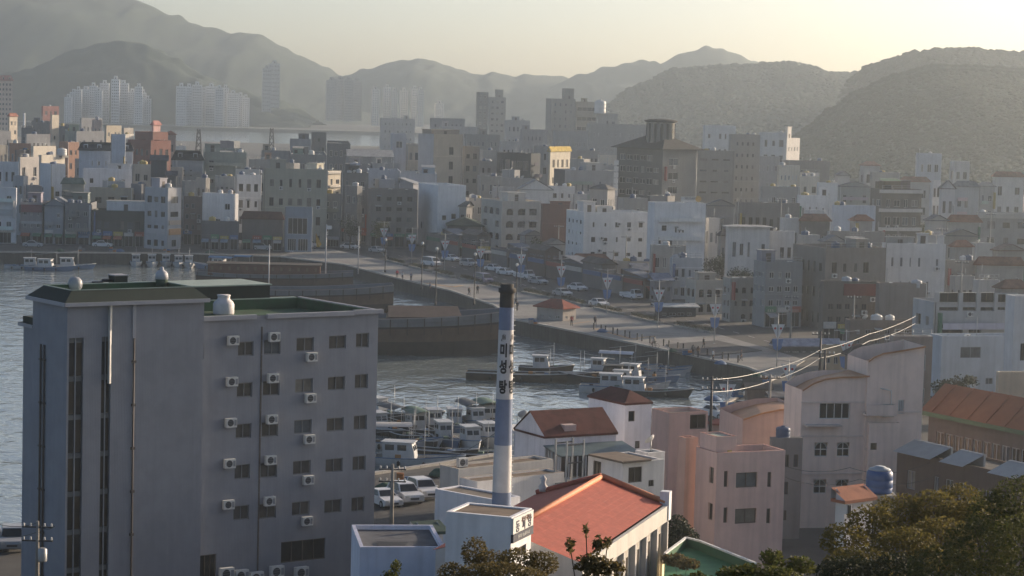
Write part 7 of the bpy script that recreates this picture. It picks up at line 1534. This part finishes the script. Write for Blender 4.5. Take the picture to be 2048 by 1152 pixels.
# sign details on the town buildings
p0_ = AT(1379, 403, 474); q_ = thing('roof_sign', 'white roof sign with orange disc on the white building', 'sign', (AT(1362, 406, 476).x, 476, AT(1362, 405, 476).z), R(12))
m2 = MB(); m2.box(0, 3.8, -.1, .1, .2, 1.2, FR_W); m2.build('panel', q_)
me = text_mesh('SEUTAR', .62, mat('grey_lettering', (.16, .14, .13), .7), .01); o = link('lettering', me, q_, (1.8, -.13, .85)); o.rotation_euler = (R(90), 0, 0)
m2 = MB(); m2.lathe([(.62, -.1), (.62, .1)], 18, mat('orange_disc', (.55, .36, .14), .6)); o = m2.build('disc', q_, (3.6, -.14, .8)); o.rotation_euler = (R(90), 0, 0)
for x in (.3, 3.3): m2 = MB(); m2.beam((x, .15, -.3), (x, .15, 1.0), .1, .1, METAL); m2.build('leg', q_)
c_ = ht; dr = thing('roof_drum', 'round drum with flared cap on top of the dark hotel', 'drum', tuple(ht.root.location + Vector((0, 0, ht.h)) + Vector((math.cos(R(38)) * ht.wB * .45 - math.sin(R(38)) * ht.wA * .4, math.sin(R(38)) * ht.wB * .45 + math.cos(R(38)) * ht.wA * .4, 0))))
zc = AT(1347, 240, dr.location.y).z - ht.h; m2 = MB(); m2.lathe([(3.9, 1), (3.9, zc - .6)], 24, wallm((.20, .195, .185)), cap=False); m2.build('wall', dr)
m2 = MB(); m2.lathe([(3.9, zc - .7), (4.5, zc - .5), (4.5, zc - .2), (3.2, zc + .1), (.1, zc + .3)], 24, roofm((.05, .05, .047))); m2.build('cap', dr)
for i in range(14):
    a = i * 2 * math.pi / 14; m2 = MB(); m2.box(-.35, .35, -.06, .06, 1.6, zc - 1.0, GLASS); o = m2.build('window', dr, (3.92 * math.sin(a), -3.92 * math.cos(a), 0)); o.rotation_euler = (0, 0, a)
# vertical sign tower
p_ = AT(1231, 392, 575); q_ = thing('sign_tower', 'slim pole of stacked white signs left of the dark hotel', 'sign', (p_.x, 575, 0)); h_ = AT(1231, 318, 575).z
m2 = MB(); m2.tube([(0, 0, 0), (0, 0, h_)], .15, 6, METAL); m2.build('pole', q_)
for i in range(6): m2 = MB(); z = h_ - .3 - i * 1.5; m2.box(-.55, .55, -.2, .2, z - 1.2, z, FR_W); m2.build('sign_board', q_)
# ---------------------------------------------------------------- vegetation
def leaf_mat(name, c, c2, tr=.35):
    m = bpy.data.materials.new(name); m.use_nodes = True; nt = m.node_tree; b = nt.nodes['Principled BSDF']; out = nt.nodes['Material Output']
    oi = _nn(nt, 'ShaderNodeNewGeometry'); rmp = _nn(nt, 'ShaderNodeMix', data_type='RGBA'); rmp.inputs['A'].default_value = (*c, 1); rmp.inputs['B'].default_value = (*c2, 1)
    nt.links.new(oi.outputs['Random Per Island'], rmp.inputs['Factor']); nt.links.new(rmp.outputs['Result'], b.inputs['Base Color']); b.inputs['Roughness'].default_value = .62; b.inputs['Specular IOR Level'].default_value = .16
    tl = _nn(nt, 'ShaderNodeBsdfTranslucent'); nt.links.new(rmp.outputs['Result'], tl.inputs['Color']); mx = _nn(nt, 'ShaderNodeMixShader'); mx.inputs['Fac'].default_value = tr
    nt.links.new(b.outputs[0], mx.inputs[1]); nt.links.new(tl.outputs[0], mx.inputs[2]); nt.links.new(mx.outputs[0], out.inputs['Surface']); return m
LOL = leaf_mat('olive_leaf', (.088, .082, .024), (.17, .135, .040), .45); LGR = leaf_mat('green_leaf', (.042, .056, .017), (.10, .10, .028), .4); LDK = leaf_mat('dark_leaf', (.018, .026, .012), (.035, .042, .016), .2); LRD = leaf_mat('bronze_leaf', (.075, .066, .028), (.15, .115, .048), .4); BARK = mat('bark', (.07, .055, .04), .9, .2, 3)
def leaf_cloud(blobs, n, size, rnd, shell=.55):
    V = []; F = []
    tot = sum(r_[0] * r_[1] * r_[2] for _, r_ in blobs)
    for c, r_ in blobs:
        k = int(n * r_[0] * r_[1] * r_[2] / tot)
        for _ in range(k):
            d = Vector((rnd.gauss(0, 1), rnd.gauss(0, 1), rnd.gauss(0, 1))).normalized(); rr = shell + (1.08 - shell) * rnd.random() ** .7
            p_ = Vector((c[0] + d.x * r_[0] * rr, c[1] + d.y * r_[1] * rr, c[2] + d.z * r_[2] * rr))
            ax = Vector((rnd.gauss(0, 1), rnd.gauss(0, 1), rnd.gauss(0, .7) + .25)).normalized(); nn = (d + Vector((rnd.gauss(0, .8), rnd.gauss(0, .8), rnd.gauss(0, .8) + .4))).normalized(); sd = ax.cross(nn)
            if sd.length < .05: continue
            sd.normalize(); L_ = size * rnd.uniform(.7, 1.35); w = L_ * .27; dn = sd.cross(ax) * (L_ * .08); i0 = len(V)
            V += [tuple(p_ - ax * L_ * .5), tuple(p_ + sd * w + dn), tuple(p_ + ax * L_ * .55), tuple(p_ - sd * w + dn)]; F += [(i0, i0 + 1, i0 + 2), (i0, i0 + 2, i0 + 3)]
    return V, F
def bush(name, label, spots, n, size, lm, cat='bush', seed=0, base=None, group=None, shell=.55):
    """spots: (px, py, depth, rx, ry, rz) leafy lobes; stems run from the ground up into them"""
    rnd = random.Random(seed); C_ = [(AT(px, py, D), (rx, ry, rz)) for px, py, D, rx, ry, rz in spots]
    cx = sum(c.x for c, _ in C_) / len(C_); cy_ = sum(c.y for c, _ in C_) / len(C_); z0 = base if base is not None else min(min(c.z - r_[2] for c, r_ in C_) - .3, hg(cx, cy_))
    root = thing(name, label, cat, (cx, cy_, z0), 0, group); o_ = Vector((cx, cy_, z0))
    bl_ = [((c - o_), r_) for c, r_ in C_]; V, F = leaf_cloud(bl_, n, size, rnd, shell)
    me = bpy.data.meshes.new('foliage'); me.from_pydata(V, [], F); me.materials.append(lm); me.update(); f = link('foliage', me, root); f['kind'] = 'stuff'
    for c, r_ in bl_:
        mb = MB(); k = Vector((c.x * .3, c.y * .3, c.z * .35)); mb.tube([(0, 0, -.2), tuple(k), tuple(c), tuple(c + Vector((rnd.uniform(-.3, .3) * r_[0], 0, r_[2] * .7)))], .006 + .05 * r_[2], 6, BARK, .004); mb.build('stem', root)
    return root
# big olive mass at lower right, about fifty metres away
bush('shrub', 'olive brown shrub in front of the small orange roofed house', [(1690, 1085, 52, .55, .6, .42), (1745, 1050, 53, .6, .6, .45), (1800, 1030, 54, .65, .6, .48), (1720, 1140, 50, .8, .6, .5), (1810, 1110, 51, .8, .7, .6)], 9000, .085, LOL, seed=1, base=hg(9, 52) - .5)
bush('shrub', 'tall olive shrub right of the blue tank', [(1868, 1020, 54, .6, .6, .45), (1920, 1010, 55, .6, .6, .5), (1880, 1090, 52, .8, .7, .6), (1960, 1040, 54, .6, .6, .5)], 8000, .085, LOL, seed=2, base=hg(10, 54) - .5)
bush('shrub', 'dark green shrub filling the bottom right corner', [(1990, 1030, 46, .55, .6, .5), (2040, 1010, 46, .6, .6, .55), (1960, 1100, 45, .7, .7, .6), (2050, 1110, 44, .8, .7, .75), (1880, 1140, 44, .6, .6, .45)], 11000, .075, LGR, seed=3, base=hg(9, 45) - .5)
bush('shrub', 'shaded dark shrub at the foot of the olive ones', [(1700, 1150, 47, .7, .6, .35), (1790, 1150, 46, .7, .6, .4)], 5000, .075, LDK, seed=4, base=hg(7, 46) - .5)
bush('shrub', 'bronze tipped bush in front of the white sign house', [(950, 1105, 38, .22, .25, .26), (985, 1128, 38, .28, .3, .22), (1040, 1122, 37, .34, .3, .20), (1085, 1128, 37, .25, .3, .2), (905, 1146, 38, .25, .3, .16), (1000, 1155, 36, .7, .4, .22)], 6500, .055, LRD, seed=5, base=hg(-.3, 37) - .3)
bush('shrub', 'sparse young shoot with green leaves left of the bronze bush', [(790, 1135, 34, .10, .12, .12), (778, 1152, 34, .12, .15, .08)], 160, .06, LGR, seed=6, base=hg(-1.8, 34) - .3, shell=.1)
bush('sapling', 'leafy twig with bronze leaves rising over the red roof', [(1172, 1062, 24, .035, .06, .09), (1195, 1090, 24, .07, .1, .10), (1140, 1090, 24, .05, .1, .08), (1215, 1085, 24, .05, .08, .07), (1190, 1130, 24, .20, .2, .12), (1235, 1135, 24, .10, .1, .08)], 900, .06, LRD, seed=7, base=hg(.8, 24) - .3, shell=.1)
bush('shrub', 'glossy green hedge below the pink house', [(1400, 1158, 30, .18, .3, .06), (1460, 1150, 30, .18, .3, .09), (1545, 1118, 30, .16, .3, .11), (1600, 1132, 30, .20, .3, .12), (1350, 1160, 30, .14, .2, .05), (1520, 1150, 29, .5, .3, .12)], 2600, .062, LGR, seed=8, base=hg(3, 30) - .4, shell=.3)
bush('tree', 'dark round evergreen beside the large pink house', [(1352, 1066, 158, 1.0, 1.0, 1.2), (1366, 1080, 157, 1.1, 1.0, 1.0)], 2600, .22, LDK, 'tree', seed=9, base=3.0)
bush('dry_grass', 'heap of dry orange grass on the green terrace', [(1350, 1120, 118, .7, .6, .3), (1375, 1128, 116, .6, .6, .25)], 900, .18, LRD, seed=10, base=10.3)
# trees in the town
def tree(label, px, ybase, D, h, w, lm=LDK, n=1300, seed=0, zb=0.0):
    rnd = random.Random(seed); b_ = AT(px, ybase, D); root = thing('tree', label, 'tree', (b_.x, D, zb), 0, 'trees in the town')
    mb = MB(); mb.tube([(0, 0, -.5), (.1, 0, h * .3), (0, .1, h * .55)], .22, 7, BARK, .1)
    for i in range(5):
        a = i * 1.256; mb.tube([(0, 0, h * .35), (w * .3 * math.cos(a), w * .3 * math.sin(a), h * .65)], .09, 5, BARK, .03)
    mb.build('trunk', root)
    bl_ = [((rnd.uniform(-.3, .3) * w, rnd.uniform(-.3, .3) * w, h * rnd.uniform(.5, .82)), (w * rnd.uniform(.22, .36), w * rnd.uniform(.22, .36), h * rnd.uniform(.14, .22))) for _ in range(7)]
    V, F = leaf_cloud(bl_, n, .34, rnd, .4); me = bpy.data.meshes.new('crown'); me.from_pydata(V, [], F); me.materials.append(lm); me.update(); o = link('crown', me, root); o['kind'] = 'stuff'
for i, (px, yb_, D, h_, w, lab) in enumerate([(462, 300, 700, 13, 8, 'round dark tree standing against the strait'), (1660, 465, 470, 8, 8, 'dark tree in front of the bluish blank house'), (1480, 520, 425, 6, 8, 'low tree right of the slab roof house'), (1555, 500, 420, 7, 7, 'tree behind the grey blue block'),
        (1930, 480, 455, 6, 9, 'spreading tree beside the tan house cluster'), (1710, 470, 432, 5, 9, 'low tree before the dark balcony block'), (1850, 400, 560, 9, 9, 'dark tree left of the narrow white tower'), (1960, 400, 580, 9, 10, 'dark tree above the broad grey building'), (1790, 360, 640, 8, 12, 'tree clump above the balcony block'),
        (1700, 385, 600, 8, 10, 'tree clump above the bluish blank house'), (1610, 380, 600, 8, 8, 'tree left of the white cube house'), (700, 470, 530, 8, 6, 'dark street tree behind the far flagpole'), (760, 470, 530, 7, 5, 'dark street tree left of the brown block entrance'),
        (1905, 745, 272, 5, 5, 'green tree before the pale blue building'), (1300, 560, 430, 5, 6, 'tree before the cream house with yellow tank'), (1080, 545, 505, 6, 5, 'street tree before the brick wall'), (1445, 500, 450, 7, 7, 'tree left of the slab roof house')]):
    tree(lab, px, yb_, D, h_, w, LDK if i % 3 else LGR, 900 if D > 500 else 1500, 300 + i, 0 if D < 590 else 2)

# clipped hedges and planters along the kerb between street and plaza
kb = [G(770, 521, .14), G(900, 553, .14), G(1010, 578, .14), G(1130, 602, .14), G(1300, 643, .14), G(1440, 670, .14)]
hn = ['at the far end of the plaza kerb', 'second along the plaza kerb', 'third along the plaza kerb', 'left of the chimney top', 'right of the chimney top', 'behind the red roofed booth', 'beside the plaza crossing', 'opposite the arched street house', 'near the bus shelter', 'at the near end of the plaza kerb']
for i in range(10):
    p_, d = along(kb, (i + .5) / 10); root = thing('hedge', 'low dark clipped hedge ' + hn[i], 'hedge', (p_.x, p_.y, .14), math.atan2(d.y, d.x), 'hedges along the plaza kerb'); rnd = random.Random(900 + i)
    L_ = 5.5; mb = MB(); mb.box(-L_, L_, -.55, .55, -.02, .3, CONC); mb.build('planter', root)
    V, F = leaf_cloud([((-L_ + .6 + k * .95, 0, .62), (.75, .5, .42)) for k in range(11)], 1100, .16, rnd, .3); me = bpy.data.meshes.new('foliage'); me.from_pydata(V, [], F); me.materials.append(LDK); me.update(); o = link('foliage', me, root); o['kind'] = 'stuff'
# wayside clutter on the quays: fish crates, gas bottles, net heaps
rnd = random.Random(41); CR1 = mat('blue_crate', (.05, .11, .22), .7, .15); CR2 = mat('orange_crate', (.34, .14, .05), .7, .15); CR3 = mat('grey_crate', (.22, .22, .22), .7, .15); NET = mat('green_net', (.04, .085, .06), .95, .3, 4)
cl = [(770, 975, 'net heap behind the parked saloon'), (880, 950, 'net heap at the corner of the concrete house'), (1205, 664, 'net heap by the first bollards'), (1345, 703, 'net heap beside the dark deck'), (1440, 728, 'net heap near the end of the bollard row'), (120, 503, 'net heap on the far left quay'), (240, 503, 'net heap before the dark restaurant'), (420, 506, 'net heap near the blue covered boat'), (1510, 752, 'net heap at the corner of the basin'), (1425, 800, 'net heap on the market quay')]
for px, py, lab in cl:
    p_ = G(px, py, .14); mb = MB(); s_ = rnd.uniform(.6, 1.0); nn = 10
    prof = [(s_ * 1.1, 0), (s_ * 1.0, .2 * s_), (s_ * .7, .45 * s_), (s_ * .35, .6 * s_), (.02, .64 * s_)]; mb.lathe(prof, nn, rnd.choice([NET, NET, CR1]))
    mb.v = [(x * (1 + .3 * noise.noise(Vector((x * 2 + px, y * 2, z)))), y * (1 + .3 * noise.noise(Vector((y * 2, x * 2 + px, z)))), z * (1 + .3 * noise.noise(Vector((x * 3, y * 3, px))))) for x, y, z in mb.v]
    tag(mb.build('net_heap', None, (p_.x, p_.y, .13)), lab, 'fishing net', 'net heaps on the quays')
places = ['on the far left quay by the blue boats', 'on the far quay before the restaurant', 'on the far quay before the corner building', 'at the market quay below the cables', 'beside the basin corner shed', 'beside the booth', 'near the seated people', 'behind the parked white cars']
for i, (px, py) in enumerate([(160, 502), (222, 503), (330, 504), (1470, 795), (1530, 768), (1062, 648), (1370, 710), (800, 966)]):
    p_ = G(px, py, .14); root = thing('crate_stack', 'stack of fish crates ' + places[i], 'crates', (p_.x, p_.y, .14), rnd.random())
    for k in range(5): mb = MB(); z = (k % 3) * .32; x = (k // 3) * .75; mb.box(x - .33, x + .33, -.22, .22, z, z + .29, rnd.choice([CR1, CR2, CR3])); mb.build('crate', root)
# ---------------------------------------------------------------- haze
hz = bpy.data.materials.new('haze_air'); hz.use_nodes = True; nt = hz.node_tree
nt.nodes.remove(nt.nodes['Principled BSDF'])
pv = _nn(nt, 'ShaderNodeVolumePrincipled')
pv.inputs['Color'].default_value = (.83, .93, 1.0, 1); pv.inputs['Density'].default_value = .00021; pv.inputs['Anisotropy'].default_value = .74
nt.links.new(pv.outputs[0], nt.nodes['Material Output'].inputs['Volume'])
mb = MB(); mb.box(-2700, 2700, -150, 3420, -6, 260, hz)
o = mb.build('haze'); o['kind'] = 'stuff'; o['label'] = 'thin warm haze hanging over the harbour and town'
